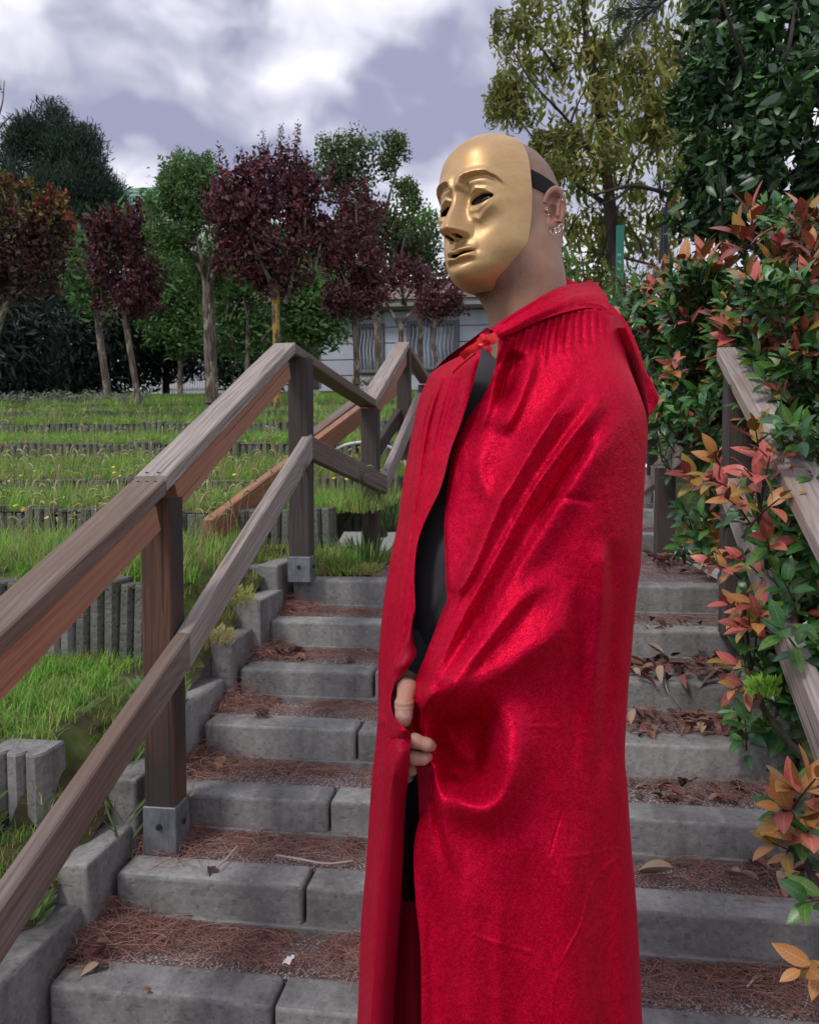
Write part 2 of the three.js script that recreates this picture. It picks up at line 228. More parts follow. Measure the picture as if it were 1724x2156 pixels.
{
  const pieces = [], us = [[-60, 1.9]], q = (a, b, c, d) => { const g = new THREE.BufferGeometry(); g.setAttribute('position', new THREE.Float32BufferAttribute([a, b, c, a, c, d].flatMap((p) => [p.x, p.y, p.z]), 3)); g.computeVertexNormals(); boxUV(g); return g; };
  for (let i = 0; i < TERR.length; i++) us.push([TERR[i][0], TERR[i + 1]?.[0] ?? 14]);
  us.push([14, 24], [24, 60], [60, 400]);
  for (const [a, b] of us) {
    const ya = a < 0 ? -0.02 : hillY(a + 1e-6), yb = b === 1.9 ? 0.40 : hillY(b - 1e-6);
    if (a < 0) { pieces.push(q(W(-60, -60, -0.02), W(60, -60, -0.02), W(60, 1.2, -0.02), W(-60, 1.2, -0.02))); const e = wEdge(1.5); pieces.push(q(W(-60, 1.2, -0.02), W(e, 1.2, -0.02), W(e, 1.9, 0.4), W(-60, 1.9, 0.4))); continue; }
    const n = b > 13.9 ? 1 : 6;
    for (let k = 0; k < n; k++) { const u0 = lerp(a, b, k / n), u1 = lerp(a, b, (k + 1) / n), y0 = lerp(ya, yb, k / n), y1 = lerp(ya, yb, (k + 1) / n), r0 = u0 < 6.2 ? wEdge(u0 + 0.01) : 400, r1 = u1 <= 6.3 ? wEdge(u1 - 0.01) : 400, far = u0 > 20 ? -400 : -60; pieces.push(q(W(far, u0, y0), W(u0 < 6.2 ? r0 : 60, u0, y0), W(u0 < 6.2 ? r1 : 60, u1, y1), W(far, u1, y1))); }
  }
  // right of the stairs: the bank under the shrubs
  const R = [[1.2, -0.02], [1.65, 0.14], [3.2, 0.86], [4.35, 0.9], [6.3, 1.75]];
  for (let i = 0; i < R.length - 1; i++) pieces.push(q(W(0.79, R[i][0], R[i][1] + 0.0), W(60, R[i][0], R[i][1] + 0.25), W(60, R[i + 1][0], R[i + 1][1] + 0.25), W(0.79, R[i + 1][0], R[i + 1][1])));
  pieces.push(q(W(-1.3, 3.4, 0.828), W(-0.63, 3.4, 0.822), W(-0.63, 4.36, 0.828), W(-1.3, 4.36, 0.84)));
  for (let k = 0; k < 24; k++) { const a = lerp(1.2, 4.3, k / 24), b = lerp(1.2, 4.3, (k + 1) / 24), ya = hillY(a + 1e-5), yb = hillY(b - 1e-5); pieces.push(q(W(wEdge(a + 0.001), a, ya), W(wStair(a) - 0.075, a, bankY(a)), W(wStair(b) - 0.075, b, bankY(b)), W(wEdge(b - 0.001), b, yb))); }
  const g = mergeGeometries(pieces.map(strip)); const m = shadows(new THREE.Mesh(g, M.soil)); m.name = 'ground'; m.userData.kind = 'structure'; scene.add(m);
}
// ---------- the stairs: kerb stones and aggregate treads ----------
const STEPS = []; // {u, y, w0, w1}
{
  const st = setting('staircase', W(-0.1, 2, 0)); st.userData.label = 'grey concrete stairs with kerb stone nosings climbing the slope';
  const uTw = [0, 0.012, 0.0, -0.012, 0.0, 0.016, 0.012], yTw = [0, 0.004, 0.002, 0.004, -0.002, -0.004, 0];
  const R = rng(5); let prevY = 0;
  for (let k = -1; k < 14; k++) {
    const up = k > 6, u = up ? 4.35 + (k - 7) * RUN : U1 + (k - 1) * RUN + (uTw[k] ?? 0), y = RISE * (k + 1) + (yTw[k] ?? 0);
    const w0 = up ? -0.62 : wStair(u), w1 = up ? 0.75 : 0.79, next = k === 6 ? 4.35 : k === 13 ? 9 : up ? u + RUN : U1 + k * RUN + (uTw[k + 1] ?? 0);
    STEPS.push({ k, u, y, w0, w1, next });
    if (k < 0) { part('tread', frameBox(-3, 3, 0.2, next + 0.02, -0.12, 0.002, 0.004, 1), M.aggregate, st); continue; }
    const joints = up ? [w0, w0 + 0.5, w1] : [w0, -0.53, 0.06, w1].map((j, i) => (i && i < 3 ? j + (k % 2 ? 0 : 0.004) + (k > 2 ? 0.03 : 0) : j));
    for (let i = 0; i < joints.length - 1; i++) {
      const g = frameBox(joints[i] + 0.004, joints[i + 1] - 0.004, u + R() * 0.006, u + 0.115, prevY - 0.03, y + (R() - 0.5) * 0.006, 0.015, 3);
      const p = g.attributes.position; // worn, slightly uneven faces
      for (let n = 0; n < p.count; n++) { const x = p.getX(n), yy = p.getY(n), z = p.getZ(n), d = (fbm(x * 9, yy * 9, z * 9.01 + 0.37, 4) - 0.5) * 0.012; p.setXYZ(n, x - U_.x * d, yy + d * 0.6, z - U_.z * d); }
      part('kerb_stone', g, (i + k) % 2 ? M.concrete : M.concrete2, st);
    }
    part('tread', frameBox(w0 - 0.02, w1 + 0.02, u + 0.11, next + 0.03, y - 0.16, y - 0.006, 0.004, 1), M.aggregate, st);
    // the low plinth line at the foot of each riser
    part('riser_foot', frameBox(w0 + 0.01, w1, u - 0.007, u + 0.05, prevY - 0.02, prevY + 0.02, 0.004, 1), M.concrete2, st);
    prevY = y;
  }
  const SB = setting('stair_edging', W(-1.1, 2, 0)); SB.userData.label = 'stepped concrete edging blocks along the left side of the stairs';
  const blocks = [[-1.06, 1.15, 1.50, 0.11], [-1.06, 1.505, 1.825, 0.205], [-1.045, 1.83, 2.055, 0.305], [-1.03, 2.06, 2.285, 0.43], [-1.01, 2.29, 2.675, 0.553], [-0.98, 2.68, 2.895, 0.685], [-0.95, 2.9, 3.15, 0.79], [-0.96, 3.155, 3.45, 0.89]];
  blocks.forEach(([w, u0, u1, y], i) => {
    const wl = -1.42; // an L-shaped trough: a side wall, a front wall, soil inside
    const side = frameBox(w - 0.085, w, u0, u1 + 0.05, y - 0.62, y, 0.012, 3), front = frameBox(wl, w - 0.02, u0 + 0.004, u0 + 0.08, y - 0.62, y - 0.004, 0.012, 3);
    for (const g of [side, front]) { const p = g.attributes.position; for (let n = 0; n < p.count; n++) { const x = p.getX(n), yy = p.getY(n), z = p.getZ(n), d = (fbm(x * 11, yy * 11, z * 11.01 + 0.3, 3) - 0.5) * 0.012; p.setXYZ(n, x + d, yy + d, z + d); } }
    part('edging_block', [side, front], i % 2 ? M.concrete2 : M.concrete, SB);
    part('planting_soil', frameBox(wl, w - 0.07, u0 + 0.07, u1 + 0.03, y - 0.3, y - 0.03, 0.01, 1), M.soil, SB);
  });
  const rightEdge = setting('right_edging', W(0.85, 2.4, 0)); for (let k = 0; k < 7; k++) { const s = STEPS[k + 1]; part('edging_block', frameBox(0.795, 0.9, s.u - 0.02, s.u + RUN - 0.026, s.y - 0.3, s.y + 0.03, 0.01, 2), M.concrete2, rightEdge); }
}
// ---------- terrace walls of upright concrete palisades ----------
{
  const prof = (n, wd, h, seed) => { // fluted block: n half-round ribs, worn top
    const R = rng(seed), sh = new THREE.Shape(), dw = wd / n; sh.moveTo(-wd / 2 + 0.003, 0.09); sh.lineTo(-wd / 2 + 0.003, 0.02);
    for (let i = 0; i < n; i++) { const a = -wd / 2 + i * dw; sh.lineTo(a + dw * 0.14, -0.004); sh.lineTo(a + dw * 0.32, -0.017); sh.lineTo(a + dw * 0.68, -0.017); sh.lineTo(a + dw * 0.86, -0.004); sh.lineTo(i < n - 1 ? a + dw : wd / 2 - 0.003, 0.012); }
    sh.lineTo(wd / 2 - 0.003, 0.09); const g = new THREE.ExtrudeGeometry(sh, { depth: h, bevelEnabled: true, bevelSize: 0.004, bevelThickness: 0.006, bevelSegments: 1, steps: 1 });
    g.rotateX(-Math.PI / 2); const f = g.index ? g.toNonIndexed() : g; boxUV(f, new THREE.Vector3(1, 0, 0), Y_, new THREE.Vector3(0, 0, 1)); return f;
  }; // after the turn: width along x, height along y, ribs towards -z... (shape y -> -z)
  const names = ['lowest terrace wall, beside the metal post shoe', 'second terrace wall from below, behind the front handrail post', 'third terrace wall from below, level with the stair landing', 'fourth terrace wall from below, among yellow seed heads', 'fifth terrace wall from below, below the bare tree trunks', 'sixth terrace wall from below on the hillside', 'seventh terrace wall from below, at the foot of the plum trees', 'uppermost terrace wall, in front of the pale house'];
  TERR.forEach(([u, y0, y1], i) => {
    const far = i > 3, wd = i < 2 ? 0.155 : i < 4 ? 0.15 : i < 6 ? 0.24 : 0.3, lft = [-1.75, -2.5, -3.4, -4.7, -5.6, -6.6, -6.9, -6.6][i] * 1.04, rgt = [wEdge(1.9), wEdge(2.6) - 0.02, -0.9, -0.75, 0.5, 0.9, 1.2, 1.4][i];
    const t = thing('retaining_wall', 'grey concrete palisade ' + names[i], 'retaining wall', W((lft + rgt) / 2, u, y0));
    const R = rng(40 + i), n = Math.round((rgt - lft) / wd), H = y1 - y0 + 0.22, gs = [0, 1, 2].map((q) => prof(i < 2 ? 3 : far ? 4 : 3, wd, H, q));
    for (let k = 0; k < n; k++) {
      const m = shadows(new THREE.Mesh(gs[k % 3], i > 1 ? M.palisade : [M.palisade, M.palisade, M.concrete2][Math.floor(R() * 2.99)])); m.name = 'palisade';
      const p = W(lft + (k + 0.5) * wd, u + 0.01 + (R() - 0.5) * 0.02, y0 - 0.22 + 0.006 + (R() - 0.5) * (i < 2 ? 0.05 : 0.04)); m.position.copy(p).sub(t.position); m.rotation.set((R() - 0.5) * 0.1, -TH + (R() - 0.5) * 0.08, (R() - 0.5) * 0.07); t.add(m);
    }
  });
}
// ---------- wooden handrails ----------
function shoe(p, h, parent) { // galvanised post shoe with a bolt
  const g = new RoundedBoxGeometry(0.094, h, 0.094, 2, 0.004); g.rotateY(-TH); g.translate(p.x, p.y + h / 2, p.z);
  const bolt = (d) => { const c = new THREE.CylinderGeometry(0.008, 0.009, 0.008, 8); c.applyQuaternion(new THREE.Quaternion().setFromUnitVectors(Y_, d)); const q = p.clone().addScaledVector(d, 0.049); c.translate(q.x, p.y + h * 0.6, q.z); return flat(c); };
  const s = part('post_shoe', boxUV(g), M.metal, parent); part('bolt', bolt(U_.clone().negate()), plain(0.05, 0.05, 0.055, 0.5, { metalness: 0.7 }), s); part('bolt', bolt(D_.clone()), plain(0.05, 0.05, 0.055, 0.5, { metalness: 0.7 }), s);
}
{
  const rail = thing('handrail', 'weathered wooden handrail with posts running up the left side of the stairs', 'handrail', W(-0.95, 2.1, 0.234));
  const J1 = at(350, 1008, 2.12), J2 = at(622, 722, 3.2), J3 = at(792, 840, 4.15), J4 = at(862, 720, 5.3), J5 = at(908, 796, 6.1), J0 = J1.clone().add(J1.clone().sub(J2).multiplyScalar(0.95)); J0.copy(W(-0.93, 0.98, 0.83));
  const J = [J0, J1, J2, J3, J4, J5], mats = [M.woodGrey2, M.woodGrey, M.woodGrey2, M.woodGrey, M.woodGrey2];
  const off = D_.clone().multiplyScalar(-0.044);
  for (let i = 0; i < 5; i++) {
    const a = J[i].clone().add(off), b = J[i + 1].clone().add(off), t = b.clone().sub(a).normalize(); a.y -= 0.021; b.y -= 0.021; if (i === 1) { a.addScaledVector(t, 0.003); a.y += 0.005; }
    if (i === 0) b.addScaledVector(t, -0.003);
    part('top_rail', beam(a, b, 0.088, 0.04, Y_, 0.004, U_, U_, i + 3), mats[i], rail);
  }
  const posts = [[W(-0.955, 2.085, 0.234), J1, 0.135, M.woodPost], [W(-0.885, 3.235, 0.815), J2, 0.105, M.woodDark], [at(781, 1183, 4.2), J3, 0.05, M.woodDark], [at(851, 985, 5.32), J4, 0.05, M.woodDark], [at(893, 900, 6.15), J5, 0.05, M.woodDark]];
  posts.forEach(([b, top, sh, m], i) => {
    const tp = new THREE.Vector3(b.x, top.y - 0.05, b.z); part('post', beam(b.clone().add(new THREE.Vector3(0, sh, 0)), tp, 0.085, 0.085, U_, 0.005, undefined, undefined, i + 20), m, rail); if (i < 3) shoe(b, sh, rail);
  });
  // lower rail, fixed to the stair side of the posts
  const K1 = at(400, 1330, 2.18), K2 = at(658, 914, 3.28), K3 = at(815, 999, 4.2), K4 = at(888, 826, 5.3), K0 = W(-0.87, 0.9, 0.40), K = [K0, K1, K2, K3, K4];
  for (let i = 0; i < 4; i++) { const o = D_.clone().multiplyScalar(-0.02), a = K[i].clone().add(o), b = K[i + 1].clone().add(o); a.y -= 0.052; b.y -= 0.052; part('lower_rail', beam(a, b, 0.04, 0.09, Y_, 0.004, U_, U_, i + 30), i % 2 ? M.woodGrey : M.woodGrey2, rail); }
  // joists under the top rail, between the posts
  const joist = (a, b, s) => part('joist', beam(a, b, 0.045, 0.075, Y_, 0.004, undefined, undefined, s), M.woodRed, rail);
  const dn = new THREE.Vector3(0, -0.088, 0), jo = D_.clone().multiplyScalar(-0.03);
  joist(J0.clone().add(dn).add(jo), J1.clone().lerp(J0, 0.03).add(dn).add(jo), 1); joist(J1.clone().lerp(J2, 0.075).add(dn).add(jo), J2.clone().lerp(J1, 0.045).add(dn).add(jo), 2); joist(J3.clone().lerp(J4, 0.06).add(dn).add(jo), J4.clone().lerp(J3, 0.04).add(dn).add(jo), 3);
  // screws
  const sc = (p) => { const c = new THREE.CylinderGeometry(0.004, 0.004, 0.002, 8); c.translate(p.x, p.y, p.z); return flat(c); };
  for (const [f, s] of [[-0.012, 0.02], [-0.012, 0.043], [-0.012, 0.066], [0.014, 0.03], [0.014, 0.062]]) { const dir = f < 0 ? J0 : J2, L = J1.distanceTo(dir), p = J1.clone().lerp(dir, Math.abs(f * 1.6) / L).addScaledVector(D_, -s); p.y += f < 0 ? 0.001 : 0.007; part('screw', sc(p), plain(0.03, 0.03, 0.03, 0.5, { metalness: 0.6 }), rail); }

  const r2 = thing('handrail', 'weathered wooden handrail half hidden by red-tipped shrubs right of the stairs', 'handrail', W(0.7, 2.95, 0.7));
  const A1 = at(1724, 1150, 1.84), A2 = at(1508, 733, 2.84), A0 = A1.clone().add(A1.clone().sub(A2).multiplyScalar(0.9)), B1 = at(1724, 1585, 1.83), B2 = at(1600, 1250, 2.29), B0 = B1.clone().add(B1.clone().sub(B2).multiplyScalar(1.6)), B3 = B2.clone().add(B2.clone().sub(B1).multiplyScalar(1.2));
  const mid = (p, dx, dy) => p.clone().addScaledVector(D_, dx).add(new THREE.Vector3(0, dy, 0));
  part('top_rail', beam(mid(A0, 0.05, -0.022), mid(A2, 0.05, -0.022), 0.1, 0.042, Y_, 0.004, U_, U_, 61), M.woodGrey, r2);
  part('lower_rail', beam(mid(B0, 0.045, -0.05), mid(B3, 0.045, -0.05), 0.045, 0.1, Y_, 0.004, U_, U_, 63), M.woodGrey, r2);
  part('lower_rail', beam(mid(at(1452, 902, 3.3), 0.03, -0.05), mid(at(1345, 1003, 4.6), 0.03, -0.05), 0.045, 0.11, Y_, 0.004, U_, U_, 64), M.woodGrey, r2);
  part('post', beam(W(0.73, 2.95, 0.7), W(0.73, 2.95, A2.y - 0.05), 0.085, 0.085, U_, 0.005), M.woodDark, r2);
  { const b = at(1397, 1163, 3.9); part('post', beam(b, new THREE.Vector3(b.x, at(1397, 985, 3.9).y, b.z), 0.085, 0.085, U_, 0.005), M.woodDark, r2); const c = at(1372, 1000, 4.3); part('post', beam(c, new THREE.Vector3(c.x, at(1372, 862, 4.3).y, c.z), 0.05, 0.05, U_, 0.004), M.woodDark, r2); }

  const r3 = thing('diagonal_rail', 'reddish wooden rail of two boards sloping up behind the left handrail', 'rail', at(470, 1100, 4.7));
  part('board', beam(at(440, 1120, 3.55), at(850, 800, 6.2), 0.05, 0.11, Y_, 0.004, undefined, undefined, 71), M.woodRed, r3);
  part('board', beam(at(655, 918, 5.45), at(846, 772, 6.2), 0.1, 0.035, Y_, 0.004, undefined, undefined, 72), M.woodGrey2, r3);
  part('board', beam(at(780, 965, 4.75), at(842, 872, 5.3), 0.04, 0.09, Y_, 0.004, undefined, undefined, 73), M.woodDark, r3);
  const hose = thing('curved_pipe', 'white curved pipe arching over the grass behind the wooden rails', 'pipe', at(760, 960, 5.6)); part('pipe', tube([at(690, 965, 5.6), at(715, 942, 5.6), at(765, 931, 5.6), at(815, 939, 5.5), at(848, 962, 5.5), at(860, 1000, 5.5)], 0.011, 0.011, 24, 8), plain(0.75, 0.76, 0.78, 0.4), hose);
}
// ---------- pale house on the hill ----------
const onU = (x, y, u) => { const r = ray(x, y), p = r.clone().multiplyScalar(u / r.dot(U_)).add(camera.position); return [wOf(p), p.y]; };
{
  const u = 19.2, [w0, yb] = onU(508, 826, u), [w1] = onU(1120, 826, u), [, yt] = onU(800, 655, u);
  const hs = thing('house', 'pale grey single-storey house with barred windows behind the plum trees', 'house', W((w0 + w1) / 2, u, yb));
  const wallM = std({ map: tex(256, 256, (a, b) => { const q = fbm(a * 6, b * 6, 5, 4, 6, 6); return mix3([164, 168, 182], [192, 196, 208], q); }, 3, 3), roughness: 0.9 }), grey = plain(0.13, 0.13, 0.15, 0.8);
  part('wall', frameBox(w0, w1, u + 0.03, u + 6, yb - 0.6, yt, 0.01, 1), plain(0.36, 0.36, 0.4, 0.9), hs);
  const wins = [[757, 800, 692, 782, 0], [866, 957, 686, 775, 1]], doors = [[622, 672, 700, 818]];
  const box = (x0, x1, y0, y1) => { const [a, t] = onU(x0, y0, u), [b, q] = onU(x1, y1, u); return [a, b, q, t]; };
  const holes = [...wins.map((w) => box(w[0] - 9, w[1] + 9, w[2] - 9, w[3] + 4)), ...doors.map((d) => box(...d))];
  // cladding panels in courses with recessed joints
  const rows = 5, H = (yt - yb) / rows;
  for (let r = 0; r < rows; r++) {
    const y0 = yb + r * H, y1 = y0 + H - 0.025; let segs = [[w0, w1]];
    for (const h of holes) if (h[2] < y1 - 0.02 && h[3] > y0 + 0.02) segs = segs.flatMap(([a, b]) => (h[1] <= a || h[0] >= b ? [[a, b]] : [[a, h[0]], [h[1], b]].filter((s) => s[1] - s[0] > 0.03)));
    for (const [a, b] of segs) { const n = Math.max(1, Math.round((b - a) / 1.3)); for (let k = 0; k < n; k++) part('panel', frameBox(lerp(a, b, k / n) + 0.006, lerp(a, b, (k + 1) / n) - 0.006, u - 0.02, u + 0.06, y0, y1, 0.006, 1), wallM, hs); }
  }
  for (const [x0, x1, y0, y1, big] of wins) {
    const [a, b, q, t] = box(x0 - 9, x1 + 9, y0 - 9, y1 + 4), f = 0.1, win = part('window', [frameBox(a, a + f, u - 0.07, u + 0.1, q, t, 0.008, 1), frameBox(b - f, b, u - 0.07, u + 0.1, q, t, 0.008, 1), frameBox(a + f, b - f, u - 0.07, u + 0.1, t - f, t, 0.008, 1), frameBox(a + f, b - f, u - 0.09, u + 0.1, q, q + 0.05, 0.008, 1)], grey, hs);
    const mid = (a + b) / 2, s = 0.035; part('sash', [frameBox(a + f, a + f + s, u, u + 0.05, q + 0.05, t - f, 0.004, 1), frameBox(b - f - s, b - f, u, u + 0.05, q + 0.05, t - f, 0.004, 1), frameBox(mid - s / 2, mid + s / 2, u, u + 0.05, q + 0.05, t - f, 0.004, 1), frameBox(a + f + s, b - f - s, u, u + 0.05, t - f - s, t - f, 0.004, 1), frameBox(a + f + s, mid - s / 2, u, u + 0.05, q + 0.05, q + 0.05 + s, 0.004, 1), frameBox(mid + s / 2, b - f - s, u, u + 0.05, q + 0.05, q + 0.05 + s, 0.004, 1)], plain(0.22, 0.22, 0.24, 0.6), win);
    part('pane', frameBox(a + f, b - f, u + 0.024, u + 0.03, q + 0.06, t - f, 0.002, 1), phys({ color: lin(0.75, 0.8, 0.85), roughness: 0.05, transmission: 1, thickness: 0, specularIntensity: 1 }), win);
    const rows2 = []; for (let i = 0; i < 2; i++) { rows2.push([]); for (let j = 0; j <= 60; j++) { const p = W(lerp(a + f, b - f, j / 60), u + 0.16 + Math.sin(j * 0.9) * 0.02, i ? t - f : q + 0.05); rows2[i].push(p); } }
    part('curtain', gridGeo(rows2), plain(big ? 0.5 : 0.16, big ? 0.52 : 0.17, big ? 0.58 : 0.22, 0.9, { side: THREE.DoubleSide }), win);
    const n = big ? 11 : 6, bars = []; for (let k = 0; k < n; k++) { const ww = lerp(a + f + 0.04, b - f - 0.04, k / (n - 1)), pts = []; for (let j = 0; j <= 10; j++) { const v = j / 10; pts.push(W(ww + 0.018 * Math.sin(v * 9), u - 0.06 - 0.1 * Math.exp(-(((v - 0.25) / 0.2) ** 2)), lerp(q + 0.02, t - f, v))); } bars.push(tube(pts, 0.0065, 0.0065, 14, 5)); }
    part('grille', bars, plain(0.55, 0.57, 0.6, 0.5), win);
  }
  { const [a, b, q, t] = box(...doors[0]); part('door', frameBox(a, b, u + 0.0, u + 0.05, q, t, 0.01, 1), plain(0.035, 0.03, 0.032, 0.5), hs); part('door_frame', [frameBox(a - 0.06, a, u - 0.03, u + 0.06, q, t, 0.006, 1), frameBox(b, b + 0.06, u - 0.03, u + 0.06, q, t, 0.006, 1)], grey, hs); }
  part('corner_trim', frameBox(w0 - 0.09, w0 + 0.05, u - 0.05, u + 0.1, yb - 0.2, yt, 0.008, 1), grey, hs);
  part('eaves', frameBox(w0 - 0.3, w1, u - 0.45, u + 6.2, yt + 0.005, yt + 0.16, 0.02, 1), plain(0.3, 0.29, 0.3, 0.8), hs);
  const rs = new THREE.Shape(); rs.moveTo(-0.5, 0); rs.lineTo(6.3, 0); rs.lineTo(2.9, 1.15); const rg = new THREE.ExtrudeGeometry(rs, { depth: w1 - w0 + 0.3, bevelEnabled: false }); rg.applyMatrix4(new THREE.Matrix4().makeBasis(U_, Y_, D_.clone())); const o = W(w0 - 0.3, u, yt + 0.165); rg.translate(o.x, o.y, o.z); part('roof', flat(rg), plain(0.2, 0.13, 0.11, 0.85), hs);
}
{ // far buildings and the pale fence at the end of the lawn
  const gb = thing('building', 'distant building with a pale green roof between the conifer and the green tree', 'building', at(300, 520, 48)); const [a, q] = onU(255, 440, 46), [b, t] = onU(345, 396, 46);
  part('wall', frameBox(a, b + 4, 46.2, 54, 1, q + 0.05, 0.02, 1), plain(0.5, 0.5, 0.5, 0.9), gb); part('roof', frameBox(a - 0.2, b + 4.2, 45.9, 54.4, q + 0.055, t + 0.1, 0.25, 2), plain(0.22, 0.42, 0.33, 0.6), gb); for (let k = 0; k < 5; k++) part('roof_band', frameBox(a - 0.1, b + 4.1, 45.86, 45.9, q + 0.2 + k * 0.22, q + 0.24 + k * 0.22, 0.005, 1), plain(0.3, 0.5, 0.42, 0.6), gb);
  const fu = 21, [f0, fb] = onU(312, 832, fu), [f1] = onU(505, 832, fu), [, ft] = onU(400, 770, fu), fm = plain(0.75, 0.75, 0.78, 0.6);
  const fe = thing('picket_fence', 'white metal fence glimpsed under the dark conifers', 'fence', W((f0 + f1) / 2, fu, fb)); part('rail', [frameBox(f0, f1, fu + 0.03, fu + 0.07, ft - 0.12, ft - 0.06, 0.005, 1), frameBox(f0, f1, fu + 0.03, fu + 0.07, fb + 0.1, fb + 0.18, 0.005, 1)], fm, fe);
  const n = 36; for (let k = 0; k < n; k++) { const w = lerp(f0, f1, (k + 0.5) / n); part('picket', frameBox(w - 0.018, w + 0.018, fu, fu + 0.025, fb, ft, 0.004, 1), fm, fe); }
  const bw = thing('boundary_wall', 'long white rendered wall shining through the dark trees behind the lawn', 'wall', W((f0 + f1) / 2, 25, fb)); part('wall', frameBox(f0 - 3, f1 + 0.2, 25, 25.2, fb - 1, ft + 0.15, 0.01, 1), plain(0.78, 0.78, 0.8, 0.9), bw); part('coping', frameBox(f0 - 3.05, f1 + 0.25, 24.95, 25.25, ft + 0.155, ft + 0.24, 0.01, 1), plain(0.5, 0.5, 0.5, 0.9), bw);
  const lw = thing('low_wall', 'low dark stone wall at the top edge of the lawn under the trees', 'wall', W(f0, 14.2, 2.4)); const [l0, lb] = onU(230, 862, 14.2), [l1, lt] = onU(520, 833, 14.2); part('wall', frameBox(l0, l1, 14.2, 14.5, lb - 0.5, lt, 0.02, 2), plain(0.09, 0.085, 0.08, 0.95), lw); part('coping', frameBox(l0 - 0.02, l1 + 0.02, 14.17, 14.53, lt + 0.002, lt + 0.05, 0.012, 2), plain(0.13, 0.12, 0.12, 0.95), lw);
}

// ---------- leaves ----------
function leafGeo(len, wid, curl = 0.15, fold = 0.25, segs = 4, shape = 0.9, stalk = 0.06) { // along +y from the origin, upper face to +z, a folded midrib
  const rows = []; for (let i = 0; i <= segs; i++) { const t = i / segs, w = i === 0 ? 0.02 : i === segs ? 0.01 : Math.sin(Math.PI * t ** shape) ** 0.8, y = len * (stalk + t * (1 - stalk)), z = -curl * len * t * t, h = wid * w * 0.5, f = h * fold; rows.push([new THREE.Vector3(-h, y, z + f), new THREE.Vector3(0, y, z), new THREE.Vector3(h, y, z + f)]); }
  return gridGeo(rows, (i, j) => j / 2, (i) => i / segs);
}
function cluster(R, leaf, n, rad, droop = 0, up = 0.2) { // n leaves scattered in a small ball
  const gs = []; for (let i = 0; i < n; i++) { const d = new THREE.Vector3(R() - 0.5, R() - 0.5 + up - droop, R() - 0.5).normalize(), q = new THREE.Quaternion().setFromUnitVectors(Y_, d).multiply(new THREE.Quaternion().setFromAxisAngle(Y_, R() * 6.28)), s = 0.7 + R() * 0.6, p = new THREE.Vector3(R() - 0.5, R() - 0.5, R() - 0.5).multiplyScalar(rad * 1.8); gs.push(leaf.clone().applyMatrix4(new THREE.Matrix4().compose(p, q, new THREE.Vector3(s, s, s)))); }
  return mergeGeometries(gs);
}
const leafMat = (rough = 0.7, trans = 0.4, more = {}) => phys({ color: 0xffffff, roughness: rough, transmission: trans, thickness: 0, side: THREE.DoubleSide, specularIntensity: 0.6, ...more });
const LM = { soft: leafMat(0.85, 0.45), plum: leafMat(0.7, 0.15), droop: leafMat(0.75, 0.5), gloss: std({ color: 0xffffff, roughness: 0.38, side: THREE.DoubleSide }) };
const pick = (R, P) => { const a = P[Math.floor(R() * P.length * 0.9999)], v = 0.75 + R() * 0.5; return lin(a[0] * v, a[1] * v, a[2] * v); };
// a crown: balls [x, y, rx, ry (photo px), distance offset], filled with leaf clusters, more towards the outside, with gaps
function crownMats(R, balls, z, dens, gap, seed, size, deep = 0.9) {
  const out = []; const k = z / FPX;
  for (const [x, y, rx, ry, dz = 0, rd = 0] of balls) {
    const c = at(x, y, z + dz), a = rx * k, b = ry * k, cc = rd || a * deep, n = Math.round(dens * (a * b + a * cc + b * cc) * 4.2 / 3);
    for (let i = 0; i < n; i++) {
      const d = new THREE.Vector3(R() * 2 - 1, R() * 2 - 1, R() * 2 - 1); if (d.lengthSq() > 1 || d.lengthSq() < 0.01) { i--; continue; }
      const r = 0.35 + 0.65 * Math.sqrt(R()); d.normalize().multiplyScalar(r * (1 + 0.18 * (vnoise(d.x * 3 + seed, d.y * 3, d.z * 3.01 + seed) - 0.4)));
      const p = new THREE.Vector3(c.x + d.x * a, c.y + d.y * b, c.z + d.z * cc), g = vnoise(p.x * gap[1] + seed, p.y * gap[1], p.z * gap[1] + 0.3); if (g < gap[0]) continue;
      const q = new THREE.Quaternion().setFromEuler(new THREE.Euler((R() - 0.5) * 1.2, R() * 6.28, (R() - 0.5) * 1.2)), s = size * (0.7 + R() * 0.6);
      out.push({ m: new THREE.Matrix4().compose(p, q, new THREE.Vector3(s, s, s)), p, h: d.y, r });
    }
  }
  return out;
}
